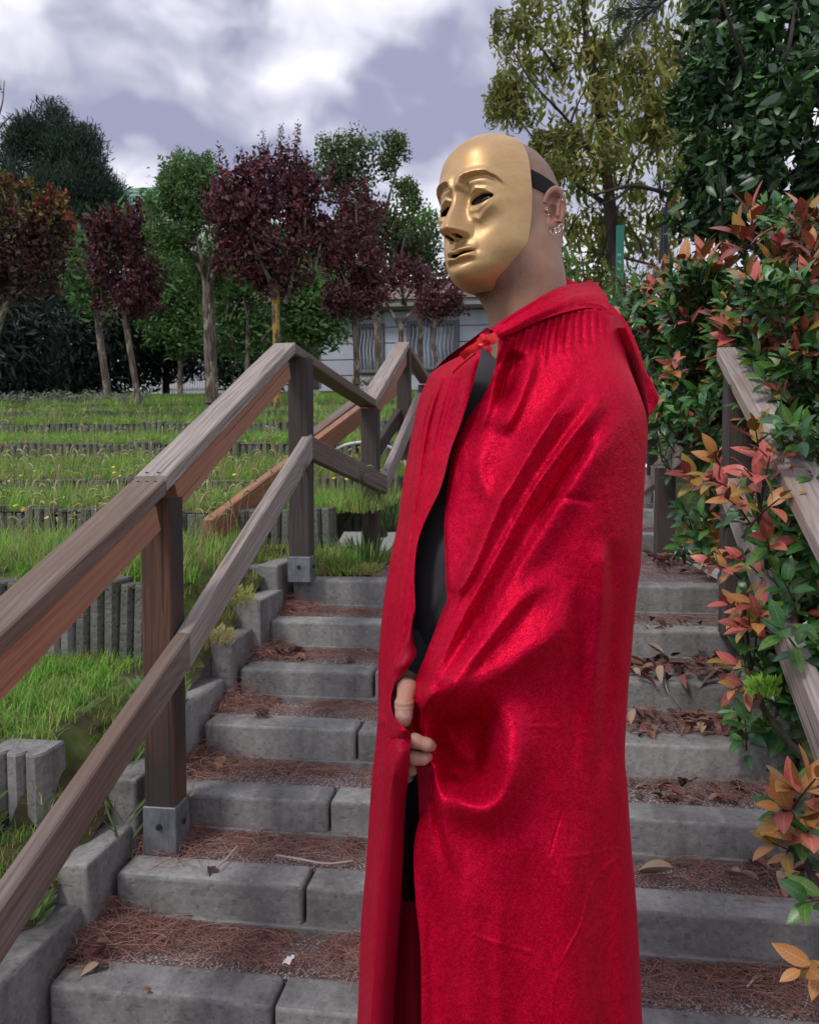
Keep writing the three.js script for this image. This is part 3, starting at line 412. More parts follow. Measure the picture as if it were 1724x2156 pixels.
function tree(name, label, category, group, spec) {
  const R = rng(spec.seed), z = spec.z, base = spec.base ? at(spec.base[0], spec.base[1], z) : at(spec.balls[0][0], 880, z), t = thing(name, label, category, base, group);
  const k = z / FPX;
  if (spec.trunk) { // [[x, y, width px], ...] from the ground up, then limbs
    const mk = (pts, sd) => { const v = pts.map(([x, y, , dz = 0]) => at(x, y, z + dz)); const ws = pts.map((q) => q[2] * k / 2), cvr = (tt) => { const f = tt * (ws.length - 1), i = Math.min(ws.length - 2, Math.floor(f)); return lerp(ws[i], ws[i + 1], f - i); }; return tube(v, cvr, 0, pts.length * 5, 9, 0.28, sd); };
    const bark = spec.bark ?? M.bark; part('trunk', mk(spec.trunk, spec.seed), bark, t);
    (spec.limbs ?? []).forEach((l, i) => part('limb', mk(l, spec.seed + i), spec.limbBark ?? bark, t));
    if (spec.twigs) { const tw = []; for (let i = 0; i < spec.twigs; i++) { const b = spec.balls[i % spec.balls.length], x0 = b[0] + (R() - 0.5) * b[2] * 0.3, y0 = b[1] + b[3] * 0.8, x1 = b[0] + (R() - 0.5) * b[2] * 1.7, y1 = b[1] - b[3] * (R() * 1.5 - 0.5); tw.push(tube([at(x0, y0, z), at(lerp(x0, x1, 0.4), lerp(y0, y1, 0.55), z + (R() - 0.5) * b[2] * k), at(x1, y1, z + (R() - 0.5) * b[2] * k * 1.4)], 3.4 * k, 0.8 * k, 5, 5)); } part('twigs', tw, spec.limbBark ?? bark, t, 'stuff'); }
  }
  const C = crownMats(R, spec.balls, z, spec.dens, spec.gap ?? [0.3, 2], spec.seed, spec.size ?? 1, spec.deep);
  for (const [x0, y0, x1, y1, n] of spec.sprays ?? []) for (let i = 0; i < n; i++) { const f = i / n, p = at(lerp(x0, x1, f) + (R() - 0.5) * 9 * (1.2 - f), lerp(y0, y1, f) + (R() - 0.5) * 6, z + (R() - 0.5) * 0.1); C.push({ m: new THREE.Matrix4().compose(p, new THREE.Quaternion().setFromEuler(new THREE.Euler(R() * 2, R() * 6, R() * 2)), new THREE.Vector3(1, 1, 1).multiplyScalar((spec.size ?? 1) * (0.75 - 0.35 * f))), p, h: 1, r: 1 }); }
  for (let i = 0; i < (spec.shag ?? 0); i++) { const b = spec.balls[Math.floor(R() * spec.balls.length)], a = Math.PI * (R() * 1.3 - 0.15), L = 0.2 + R() * 0.35, n = 6 + Math.floor(R() * 6), x0 = b[0] + Math.cos(a) * b[2] * 0.9, y0 = b[1] - Math.sin(a) * b[3] * 0.9, dz = (R() - 0.5) * b[2] * k; for (let j = 0; j < n; j++) { const f = j / n, p = at(x0 + Math.cos(a) * b[2] * L * f + (R() - 0.5) * 6, y0 - Math.sin(a) * b[3] * L * f - 8 * f + (R() - 0.5) * 6, z + (b[4] ?? 0) + dz); C.push({ m: new THREE.Matrix4().compose(p, new THREE.Quaternion().setFromEuler(new THREE.Euler(R() * 2, R() * 6, R() * 2)), new THREE.Vector3(1, 1, 1).multiplyScalar((spec.size ?? 1) * (0.85 - 0.4 * f))), p, h: 0.9, r: 1 }); } }
  const cl = spec.leaf; instances('crown', cl, spec.mat ?? LM.soft, C.map((c) => c.m), C.map((c) => { const top = spec.top && R() < smooth(0.1, 1, c.h) * (spec.topAmt ?? 0.7); const tint = spec.zone && spec.zone(c, R); return pick(R, tint || (top ? spec.top : spec.pal)); }), t);
  return t;
}
M.bark = std({ map: tex(256, 512, (u, v) => { const a = fbm(u * 18, v * 6, 3, 4, 18, 6), b = fbm(u * 5, v * 5, 8, 4, 5, 5); return mix3(mix3([112, 102, 92], [74, 66, 62], smooth(0.4, 0.65, a)), [150, 142, 124], smooth(0.62, 0.75, b)); }, 0.35, 0.7), bumpMap: tex(256, 512, (u, v) => 255 * fbm(u * 18, v * 6, 3, 4, 18, 6), 0.35, 0.7, false), bumpScale: 0.02, roughness: 0.95 });
M.barkDark = std({ map: tex(256, 256, (u, v) => mix3([70, 60, 58], [40, 34, 34], fbm(u * 12, v * 5, 3, 4, 12, 5)), 0.3, 0.6), roughness: 0.95 });
M.barkLichen = std({ map: tex(256, 512, (u, v) => { const a = fbm(u * 16, v * 6, 5, 4, 16, 6), b = fbm(u * 9, v * 11, 8, 4, 9, 11); return mix3(mix3([104, 94, 84], [66, 58, 54], smooth(0.4, 0.65, a)), [158, 128, 56], smooth(0.5, 0.6, b)); }, 0.4, 0.8), roughness: 0.95 });
{
  const R = rng(77), lp = leafGeo(0.085, 0.05, 0.25, 0.3, 3), lg = leafGeo(0.1, 0.034, 0.3, 0.25, 3), ls = leafGeo(0.06, 0.034, 0.2, 0.3, 3), needle = leafGeo(0.12, 0.018, 0.2, 0.3, 2), lam = leafGeo(0.088, 0.026, 0.3, 0.3, 4), lau = leafGeo(0.085, 0.03, 0.18, 0.22, 4);
  const CL = { plum: cluster(R, lp, 12, 0.15), green: cluster(R, lg, 14, 0.15, 0.1), small: cluster(R, ls, 14, 0.15), conif: cluster(R, needle, 22, 0.2, 0, 0.35), droop: cluster(R, lam, 9, 0.11, 0.75, 0), laurel: cluster(R, lau, 9, 0.09, 0.1, 0.1), dark: cluster(R, leafGeo(0.22, 0.05, 0.2, 0.3, 2), 20, 0.3, 0.15, 0) };
  const PL = [[0.10, 0.03, 0.046], [0.125, 0.034, 0.05], [0.075, 0.03, 0.045], [0.16, 0.046, 0.058]], PLtop = [[0.12, 0.02, 0.03], [0.09, 0.02, 0.028], [0.15, 0.035, 0.035], [0.06, 0.03, 0.025]];
  const GR = [[0.09, 0.21, 0.05], [0.12, 0.25, 0.06], [0.07, 0.16, 0.045]], GRl = [[0.10, 0.2, 0.035], [0.13, 0.23, 0.05], [0.07, 0.15, 0.03]], DK = [[0.018, 0.038, 0.028], [0.024, 0.05, 0.034], [0.013, 0.028, 0.024]];
  const plums = 'purple-leaved plum trees on the lawn';
  tree('plum_tree', 'largest purple plum tree with tall shoots against the sky and yellow lichen on its trunk', 'tree', plums, { seed: 1, shag: 34, z: 9.5, base: [584, 860], trunk: [[584, 862, 17], [583, 760, 16], [581, 690, 16], [580, 615, 18], [577, 570, 12]], bark: M.barkLichen, limbBark: M.bark, limbs: [[[580, 625, 14], [610, 575, 9, 0.2], [640, 500, 4, 0.4]], [[580, 620, 12], [555, 560, 8, -0.2], [520, 480, 4, -0.3]], [[600, 640, 10], [612, 600, 9], [618, 540, 6]]], twigs: 26, balls: [[570, 490, 100, 110], [500, 440, 62, 75, -0.2], [640, 450, 66, 85, 0.2], [575, 400, 85, 70], [660, 520, 45, 60, 0.2], [520, 545, 60, 45], [590, 590, 50, 30]], dens: 330, gap: [0.4, 3.2], leaf: CL.plum, mat: LM.plum, pal: PL, top: PLtop, size: 0.66, sprays: [[588, 350, 592, 262, 18], [620, 350, 628, 255, 20], [548, 355, 556, 275, 14], [520, 360, 505, 310, 10], [468, 370, 462, 302, 11], [690, 390, 700, 330, 10], [600, 350, 610, 285, 10], [640, 360, 652, 320, 8]] });
  tree('plum_tree', 'purple plum tree with a slanting bare grey trunk left of the green tree', 'tree', plums, { seed: 2, shag: 26, z: 10.5, base: [297, 888], trunk: [[297, 890, 15], [285, 800, 13], [272, 720, 13], [264, 662, 12], [262, 620, 9]], limbs: [[[264, 664, 10], [245, 620, 6, 0.1], [222, 560, 4, 0.2], [215, 545, 3]], [[266, 662, 9], [282, 620, 5, 0.1], [296, 560, 3]]], twigs: 14, balls: [[262, 560, 68, 95], [225, 510, 40, 62, -0.2], [300, 520, 42, 80, 0.1], [222, 470, 22, 32], [300, 465, 22, 32], [262, 630, 62, 40]], dens: 346, gap: [0.4, 3.2], leaf: CL.plum, mat: LM.plum, pal: PL, top: PLtop, size: 0.66 });
  tree('plum_tree', 'narrow purple plum tree with a thin trunk in front of the house window', 'tree', plums, { seed: 3, shag: 30, z: 11, base: [752, 806], trunk: [[752, 810, 13], [750, 740, 13], [746, 680, 13], [744, 640, 12], [742, 560, 8]], limbs: [[[746, 660, 9], [730, 620, 6], [716, 570, 4]], [[746, 655, 8], [762, 610, 5], [772, 560, 3]]], twigs: 14, balls: [[740, 560, 55, 95], [758, 470, 42, 85, 0.2], [715, 590, 40, 60], [775, 560, 38, 65], [745, 630, 62, 42]], dens: 346, gap: [0.4, 3.2], leaf: CL.plum, mat: LM.plum, pal: PL, top: PLtop, size: 0.66, sprays: [[765, 400, 770, 365, 8]] });
  tree('plum_tree', 'small purple plum tree left of the large barred window', 'tree', plums, { seed: 4, z: 14, base: [846, 800], trunk: [[846, 806, 11], [844, 740, 11], [844, 690, 12], [842, 670, 12]], limbs: [[[843, 690, 9], [820, 650, 5], [805, 620, 3]], [[843, 688, 9], [868, 650, 5], [885, 620, 3]]], twigs: 16, balls: [[848, 600, 52, 52], [825, 570, 34, 36], [880, 590, 34, 40]], dens: 210, gap: [0.38, 2], leaf: CL.plum, mat: LM.plum, pal: PL, top: PLtop, size: 0.66 });
  tree('plum_tree', 'small dark plum tree with a crooked trunk in front of the large barred window', 'tree', plums, { seed: 5, z: 13, base: [928, 800], trunk: [[930, 806, 10], [921, 760, 10], [912, 725, 10], [916, 690, 10], [914, 670, 9]], limbs: [[[914, 690, 8], [890, 660, 5], [875, 650, 3]], [[914, 690, 8], [940, 665, 5], [965, 640, 3]]], twigs: 16, balls: [[930, 618, 50, 46], [905, 640, 34, 26], [965, 640, 30, 30]], dens: 240, gap: [0.36, 2], leaf: CL.plum, mat: LM.plum, pal: PL, top: PL, size: 0.66 });
  tree('plum_tree', 'dusky red tree at the left edge with an orange and yellow-green top', 'tree', null, { seed: 6, shag: 40, z: 8.5, base: [-40, 860], trunk: [[-40, 870, 24], [-25, 760, 22], [10, 650, 18], [50, 590, 12]], limbs: [[[8, 655, 12], [60, 600, 8], [110, 540, 4]], [[-60, 500, 16], [-20, 488, 14], [20, 482, 11], [40, 476, 4]]], twigs: 12, balls: [[50, 560, 78, 75], [100, 500, 46, 72], [10, 480, 60, 80], [-30, 560, 70, 90], [20, 400, 36, 70], [110, 450, 26, 40], [-40, 420, 60, 80]], dens: 313, gap: [0.35, 2.4], leaf: CL.plum, mat: LM.plum, pal: [[0.06, 0.022, 0.02], [0.045, 0.02, 0.02], [0.08, 0.03, 0.022]], size: 0.64, zone: (c, R) => { const e = c.p.y - at(0, 470, 8.5).y + (R() - 0.5) * 0.5; return e > 0 ? (R() < 0.3 ? [[0.3, 0.07, 0.03], [0.24, 0.03, 0.03]] : [[0.2, 0.2, 0.05], [0.14, 0.17, 0.04], [0.26, 0.16, 0.05]]) : null; } });
  tree('green_tree', 'round green tree with a pale forked trunk left of the largest plum', 'tree', null, { seed: 7, shag: 40, z: 10, base: [446, 850], trunk: [[447, 850, 29], [444, 760, 26], [440, 660, 25], [438, 590, 25]], limbs: [[[436, 598, 15], [420, 560, 11, 0.1], [380, 510, 6, 0.2], [350, 480, 3]], [[444, 592, 15], [452, 560, 10, 0.1], [458, 500, 5]], [[434, 585, 10], [424, 540, 7, -0.2], [412, 490, 4]]], twigs: 20, balls: [[400, 450, 80, 80], [390, 395, 62, 58], [450, 500, 48, 80, 0.2], [350, 470, 38, 55], [430, 400, 50, 60], [440, 570, 44, 46, 0.3]], dens: 305, gap: [0.4, 3.2], leaf: CL.green, pal: GR, top: GRl, topAmt: 0.8, size: 0.7, sprays: [[380, 350, 366, 328, 8], [420, 350, 440, 322, 8], [350, 400, 335, 372, 6]] });
  tree('green_tree', 'green tree with a bare leaning trunk behind the slanting plum', 'tree', null, { seed: 8, z: 12.5, base: [233, 868], trunk: [[234, 870, 17], [222, 790, 15], [212, 720, 15], [205, 660, 13]], limbs: [[[206, 665, 10], [190, 620, 6], [180, 570, 3]], [[210, 690, 8], [228, 660, 5], [240, 640, 3]]], twigs: 10, balls: [[170, 560, 42, 85], [200, 620, 44, 40], [245, 500, 55, 45], [150, 500, 30, 40], [330, 510, 40, 40]], dens: 110, gap: [0.33, 2], leaf: CL.green, pal: GR, top: GRl, size: 1.1 });
  tree('green_tree', 'tall loose olive tree behind the narrow plum against the bright sky', 'tree', null, { seed: 9, shag: 50, z: 16, base: [790, 800], trunk: [[800, 810, 14], [790, 640, 13], [770, 500, 10], [760, 420, 7]], limbs: [[[775, 520, 8], [810, 440, 5], [840, 340, 3]], [[770, 500, 7], [730, 420, 4], [700, 350, 2]]], twigs: 22, balls: [[755, 350, 55, 55], [700, 360, 34, 55], [810, 420, 44, 70], [830, 330, 16, 36], [850, 420, 22, 26], [780, 480, 70, 60], [845, 520, 60, 60, 1], [880, 560, 50, 40, 1]], dens: 110, gap: [0.42, 1.5], leaf: CL.small, pal: [[0.07, 0.09, 0.03], [0.09, 0.11, 0.035], [0.05, 0.07, 0.03]], top: GRl, size: 1.5 });
  tree('green_tree', 'small round green tree left of the masked face', 'tree', null, { seed: 10, z: 18, base: [885, 790], trunk: [[885, 800, 12], [886, 640, 10], [888, 520, 6]], twigs: 12, balls: [[885, 490, 38, 48], [905, 470, 30, 34], [870, 455, 26, 22], [900, 540, 40, 40]], dens: 60, gap: [0.4, 1.5], leaf: CL.small, pal: GR, top: GRl, size: 1.5 });
  const shrub = (seed, z, label, balls, pal, top, dens = 150, leaf = CL.green, gap = [0.32, 1.8], size = 1.2) => tree('green_shrub', label, 'shrub', null, { seed, z, base: [balls[0][0], 840], trunk: [[balls[0][0], 850, 12], [balls[0][0] + 3, balls[0][1], 7]], twigs: 8, balls, dens, gap, leaf, pal, top, size });
  shrub(20, 13, 'bright green shrub between the green tree and the largest plum', [[520, 640, 60, 80], [480, 620, 40, 70], [500, 705, 60, 40], [555, 680, 36, 50]], GR, GRl);
  shrub(21, 13.5, 'bright green shrub right of the lichen-covered trunk', [[650, 630, 60, 65], [620, 600, 36, 50], [690, 670, 48, 50], [640, 690, 50, 36]], GR, GRl);
  shrub(22, 15, 'green shrub seen between the bare trunk and the round green tree', [[380, 600, 66, 80], [345, 650, 56, 70], [395, 690, 56, 60], [330, 580, 40, 60]], GR, GRl, 120);
  shrub(24, 15.5, 'dark green shrub in front of the left end of the house', [[560, 755, 64, 56], [615, 735, 46, 60], [470, 755, 36, 50], [520, 790, 60, 34]], [[0.04, 0.085, 0.03], [0.03, 0.065, 0.026]], GR, 110);
  shrub(23, 17, 'low golden shrub at the foot of the house', [[775, 803, 22, 9], [750, 806, 20, 8], [800, 800, 16, 10]], [[0.35, 0.24, 0.04], [0.25, 0.22, 0.05]], [[0.4, 0.3, 0.05]], 120, CL.small, [0.2, 2], 0.8);
  tree('conifer', 'big dark blue-green conifer standing against the sky on the left', 'tree', null, { seed: 30, shag: 110, z: 19, base: [130, 850], trunk: [[130, 860, 34], [125, 600, 26], [115, 350, 10], [112, 280, 4]], bark: M.barkDark, balls: [[112, 290, 30, 55], [70, 340, 50, 55], [150, 340, 52, 55], [110, 410, 105, 70], [60, 430, 70, 80], [185, 420, 50, 60], [215, 440, 40, 60], [130, 520, 120, 80], [235, 500, 36, 60], [180, 320, 24, 40], [60, 300, 26, 34], [40, 560, 90, 90]], dens: 230, gap: [0.37, 1.5], leaf: CL.conif, pal: [[0.03, 0.07, 0.042], [0.04, 0.085, 0.05], [0.022, 0.05, 0.036]], size: 1.25, sprays: [[105, 290, 108, 238, 14], [60, 320, 40, 285, 8], [175, 330, 185, 290, 8], [225, 420, 262, 370, 12], [150, 300, 140, 262, 8], [235, 460, 268, 400, 8]] });
  [['dark spreading conifer at the left edge of the lawn', [[40, 760, 90, 120], [-20, 680, 90, 130], [90, 700, 70, 90], [-30, 830, 120, 60], [60, 840, 80, 40]], 13.5], ['dark conifer behind the two bare trunks', [[200, 760, 80, 100], [160, 680, 70, 90], [250, 700, 50, 90]], 15.5], ['dark conifer between the bare trunks and the round green tree', [[350, 745, 70, 42], [330, 690, 60, 60], [395, 740, 45, 40], [292, 750, 34, 80]], 16.5], ['dark bushy conifer far left in the second row', [[0, 600, 120, 90], [110, 620, 80, 80], [120, 800, 90, 60]], 16]].forEach(([label, balls, z], i) => tree('conifer', label, 'tree', 'dark conifers along the edge of the lawn', { seed: 31 + i, z, base: [balls[0][0], 855], trunk: [[balls[0][0], 866, 18], [balls[0][0], balls[0][1] - balls[0][3], 8]], bark: M.barkDark, balls, dens: 60, gap: [0.25, 1.2], leaf: CL.dark, pal: DK, size: 1.0 }));
  [['far green wood behind the house and fence', [[620, 560, 90, 70], [520, 560, 80, 70], [420, 640, 80, 60], [720, 620, 60, 60], [1100, 600, 110, 90], [1250, 720, 130, 70], [1450, 740, 150, 80], [950, 700, 80, 50], [1650, 760, 160, 90], [-150, 700, 150, 130]], 30]].forEach(([label, balls, z]) => tree('woodland', label, 'wood', null, { seed: 36, z, base: [600, 800], trunk: [[600, 830, 10], [600, 600, 6]], bark: M.barkDark, balls, dens: 22, gap: [0.3, 0.8], leaf: CL.dark, pal: GR, size: 2 }));
  tree('thin_tree', 'thin bare-twigged tree at the upper left edge', 'tree', null, { seed: 37, z: 12, base: [-60, 860], trunk: [[-60, 880, 20], [-40, 500, 14], [-20, 300, 8], [0, 180, 4]], limbs: [[[-20, 330, 6], [0, 270, 4], [28, 240, 2]], [[-15, 280, 5], [5, 220, 3], [10, 170, 1.5]]], balls: [[0, 260, 22, 40], [-2, 190, 8, 26], [-20, 330, 30, 50]], dens: 40, gap: [0.5, 3], leaf: CL.small, pal: [[0.06, 0.06, 0.045], [0.05, 0.06, 0.04]], size: 0.7 });
  // the big trees on the right
  const YG = [[0.36, 0.38, 0.085], [0.29, 0.35, 0.075], [0.42, 0.38, 0.12], [0.22, 0.29, 0.06]];
  tree('drooping_tree', 'tall yellow-green tree with drooping leaves behind the masked head', 'tree', null, { seed: 50, shag: 110, z: 6.6, base: [1320, 900], trunk: [[1330, 900, 34], [1315, 700, 30], [1290, 500, 26], [1270, 300, 20], [1240, 120, 14], [1220, -60, 8]], bark: M.barkDark, limbs: [[[1420, 415, 9], [1370, 398, 9, -0.4], [1320, 392, 8, -0.5], [1270, 405, 5, -0.5], [1235, 410, 3, -0.5]], [[1325, 395, 6, -0.5], [1300, 415, 4, -0.5], [1260, 432, 2, -0.5]], [[1280, 380, 12], [1200, 260, 6, -0.3], [1110, 160, 3, -0.5], [1060, 60, 2, -0.5]], [[1290, 440, 12], [1180, 360, 6, 0.3], [1090, 250, 3, 0.3]], [[1260, 240, 12], [1340, 100, 6, 0.3], [1400, -20, 3]], [[1450, 160, 3, -1], [1465, 225, 6, -1], [1448, 150, 6, -1], [1420, 100, 4, -1]], [[1310, 560, 10], [1240, 520, 5, 0.4], [1190, 470, 3, 0.5]], [[1380, 560, 6], [1300, 540, 5], [1230, 530, 3]]], twigs: 30, balls: [[1170, 80, 85, 90], [1250, 40, 110, 90], [1120, 190, 55, 90, -0.3], [1200, 220, 95, 95], [1300, 160, 110, 110, 0.3], [1300, 320, 120, 100], [1230, 330, 60, 60, -0.3], [1390, 330, 90, 110, 0.2], [1260, 470, 90, 90, 0.3], [1350, 480, 70, 80, 0.4], [1230, 580, 60, 70, 0.6], [1320, 590, 70, 50, 0.5], [1068, 230, 22, 50, -0.3], [1080, 60, 22, 50, -0.4], [1420, 120, 90, 130], [1400, 480, 80, 90, 0.4], [1470, 120, 80, 150, -0.3], [1480, 330, 70, 120, -0.3], [1450, 240, 80, 120], [1200, 440, 60, 70, 0.3], [1280, 250, 110, 110], [1170, 330, 34, 60, -0.2]], deep: 0.45, dens: 190, gap: [0.42, 7], leaf: CL.droop, mat: LM.droop, pal: YG, top: [[0.16, 0.18, 0.04], [0.2, 0.2, 0.05]], size: 1.0, zone: (c, R) => (c.p.x > at(1400, 0, 6.6).x && R() < 0.12 ? [[0.34, 0.24, 0.03], [0.4, 0.14, 0.04]] : null), sprays: [[1060, 60, 1048, 20, 5], [1050, 110, 1036, 80, 5], [1090, 240, 1030, 260, 9], [1040, 210, 1032, 270, 8], [1100, 150, 1052, 130, 8], [1085, 300, 1050, 300, 5]] });
  tree('laurel_tree', 'tall dark glossy laurel tree filling the upper right corner', 'tree', null, { seed: 51, shag: 90, z: 4.3, base: [1660, 820], trunk: [[1640, 900, 40], [1630, 600, 34], [1620, 300, 26], [1640, 60, 16], [1650, -100, 10]], bark: M.barkDark, limbs: [[[1600, 240, 14], [1560, 120, 9, -0.2], [1520, 0, 5, -0.3], [1500, -60, 3]], [[1630, 240, 12], [1660, 100, 8, -0.3], [1680, -40, 4]], [[1625, 420, 14], [1540, 350, 8], [1470, 300, 3]]], twigs: 14, balls: [[1640, 90, 110, 120], [1700, 260, 110, 130, -0.3], [1560, 240, 100, 110], [1520, 110, 80, 110, 0.2], [1620, 380, 120, 100], [1520, 400, 80, 80, 0.3], [1480, 470, 60, 55, 0.6], [1700, 450, 90, 70, 0.2], [1480, 220, 50, 70, 0.3], [1580, 490, 110, 50, 0.4], [1780, 120, 90, 160]], dens: 330, gap: [0.32, 3.6], leaf: CL.laurel, mat: LM.gloss, pal: [[0.03, 0.08, 0.03], [0.042, 0.11, 0.036], [0.02, 0.055, 0.026], [0.055, 0.14, 0.04]], top: [[0.07, 0.17, 0.035]], topAmt: 0.25, size: 1.0 });
  const pine = thing('pine_branch', 'dark pine branch hanging in at the top above the masked head', 'branch', at(1400, -40, 4.2)); const tw = [tube([at(1460, -60, 4.4), at(1395, 5, 4.2), at(1345, 45, 4.1), at(1310, 85, 4.05)], 0.011, 0.004, 10, 6), tube([at(1380, 15, 4.2), at(1330, 20, 4.1), at(1292, 40, 4.1)], 0.006, 0.003, 6, 5), tube([at(1400, 0, 4.2), at(1360, -10, 4.2), at(1310, -8, 4.2)], 0.006, 0.003, 6, 5)]; part('twig', tw, M.barkDark, pine);
  const nd = [], Rn = rng(8), ng = leafGeo(0.085, 0.0022, 0.12, 0.3, 2); for (const [a, b, c] of [[[1400, 0], [1345, 45], [1306, 92]], [[1380, 15], [1330, 20], [1288, 42]], [[1400, 0], [1360, -10], [1305, -8]]]) for (let i = 0; i < 420; i++) { const t = Rn(), x = t < 0.5 ? lerp(a[0], b[0], t * 2) : lerp(b[0], c[0], t * 2 - 1), y = t < 0.5 ? lerp(a[1], b[1], t * 2) : lerp(b[1], c[1], t * 2 - 1), dir = new THREE.Vector3(c[0] - a[0], -(c[1] - a[1]), 0).normalize().add(new THREE.Vector3(Rn() - 0.5, Rn() - 0.5, Rn() - 0.5).multiplyScalar(1.7)).normalize(); nd.push(new THREE.Matrix4().compose(at(x, y, 4.12), new THREE.Quaternion().setFromUnitVectors(Y_, dir), new THREE.Vector3(1, 1, 1))); } instances('needles', ng, plain(0.02, 0.04, 0.025, 0.6, { side: THREE.DoubleSide }), nd, null, pine);
  shrub(52, 5.6, 'fresh light green shrub behind the far end of the red-tipped hedge', [[1310, 585, 34, 30], [1290, 620, 36, 34], [1330, 620, 30, 30]], [[0.12, 0.25, 0.03], [0.16, 0.3, 0.05]], [[0.2, 0.36, 0.06]], 260, CL.small, [0.25, 4], 0.5);
  // green fence post with punched holes, dark post and wire
  const gp = thing('fence_post', 'green metal fence post with a column of pale punched marks', 'post', at(1303, 640, 5.9)); const b0 = at(1303, 650, 5.9), t0 = at(1303, 478, 5.9); part('post', beam(b0, new THREE.Vector3(b0.x, t0.y, b0.z), 0.055, 0.03, U_, 0.004), plain(0.02, 0.17, 0.13, 0.5), gp);
  for (let i = 0; i < 5; i++) { const p = at(1302, 508 + i * 15, 5.88); p.z += 0.014; const q = (x0, y0, x1, y1) => beam(p.clone().add(new THREE.Vector3(x0, y0, 0)), p.clone().add(new THREE.Vector3(x1, y1, 0)), 0.004, 0.003, new THREE.Vector3(0, 0, 1), 0.0005); part('mark', [q(-0.008, -0.012, -0.008, 0.012), q(0.008, -0.012, 0.008, 0.012), q(-0.008, 0, 0.008, 0.002 + 0.004 * (i % 2))], plain(0.5, 0.6, 0.58, 0.6), gp); }
  const dp = thing('fence_post', 'dark blue fence post with wire mesh beside the red-tipped hedge', 'post', at(1398, 600, 5.2)); const b1 = at(1398, 620, 5.2), t1 = at(1400, 440, 5.2); part('post', beam(b1, new THREE.Vector3(b1.x, t1.y, b1.z), 0.03, 0.03, U_, 0.003), plain(0.015, 0.03, 0.06, 0.5), dp);
  const wires = []; for (let i = 0; i < 9; i++) { const a = at(1398, 470 + i * 16, 5.2), b = at(1330, 520 + i * 13, 6.1); wires.push(tube([a, a.clone().lerp(b, 0.5), b], 0.0016, 0.0016, 3, 4)); const t = i / 9, c = at(lerp(1398, 1330, t), lerp(470, 520, t), lerp(5.2, 6.1, t)), d = at(lerp(1398, 1330, t), lerp(600, 626, t), lerp(5.2, 6.1, t)); wires.push(tube([c, c.clone().lerp(d, 0.5), d], 0.0016, 0.0016, 3, 4)); } part('wire_mesh', wires, plain(0.03, 0.06, 0.07, 0.5), dp);
}
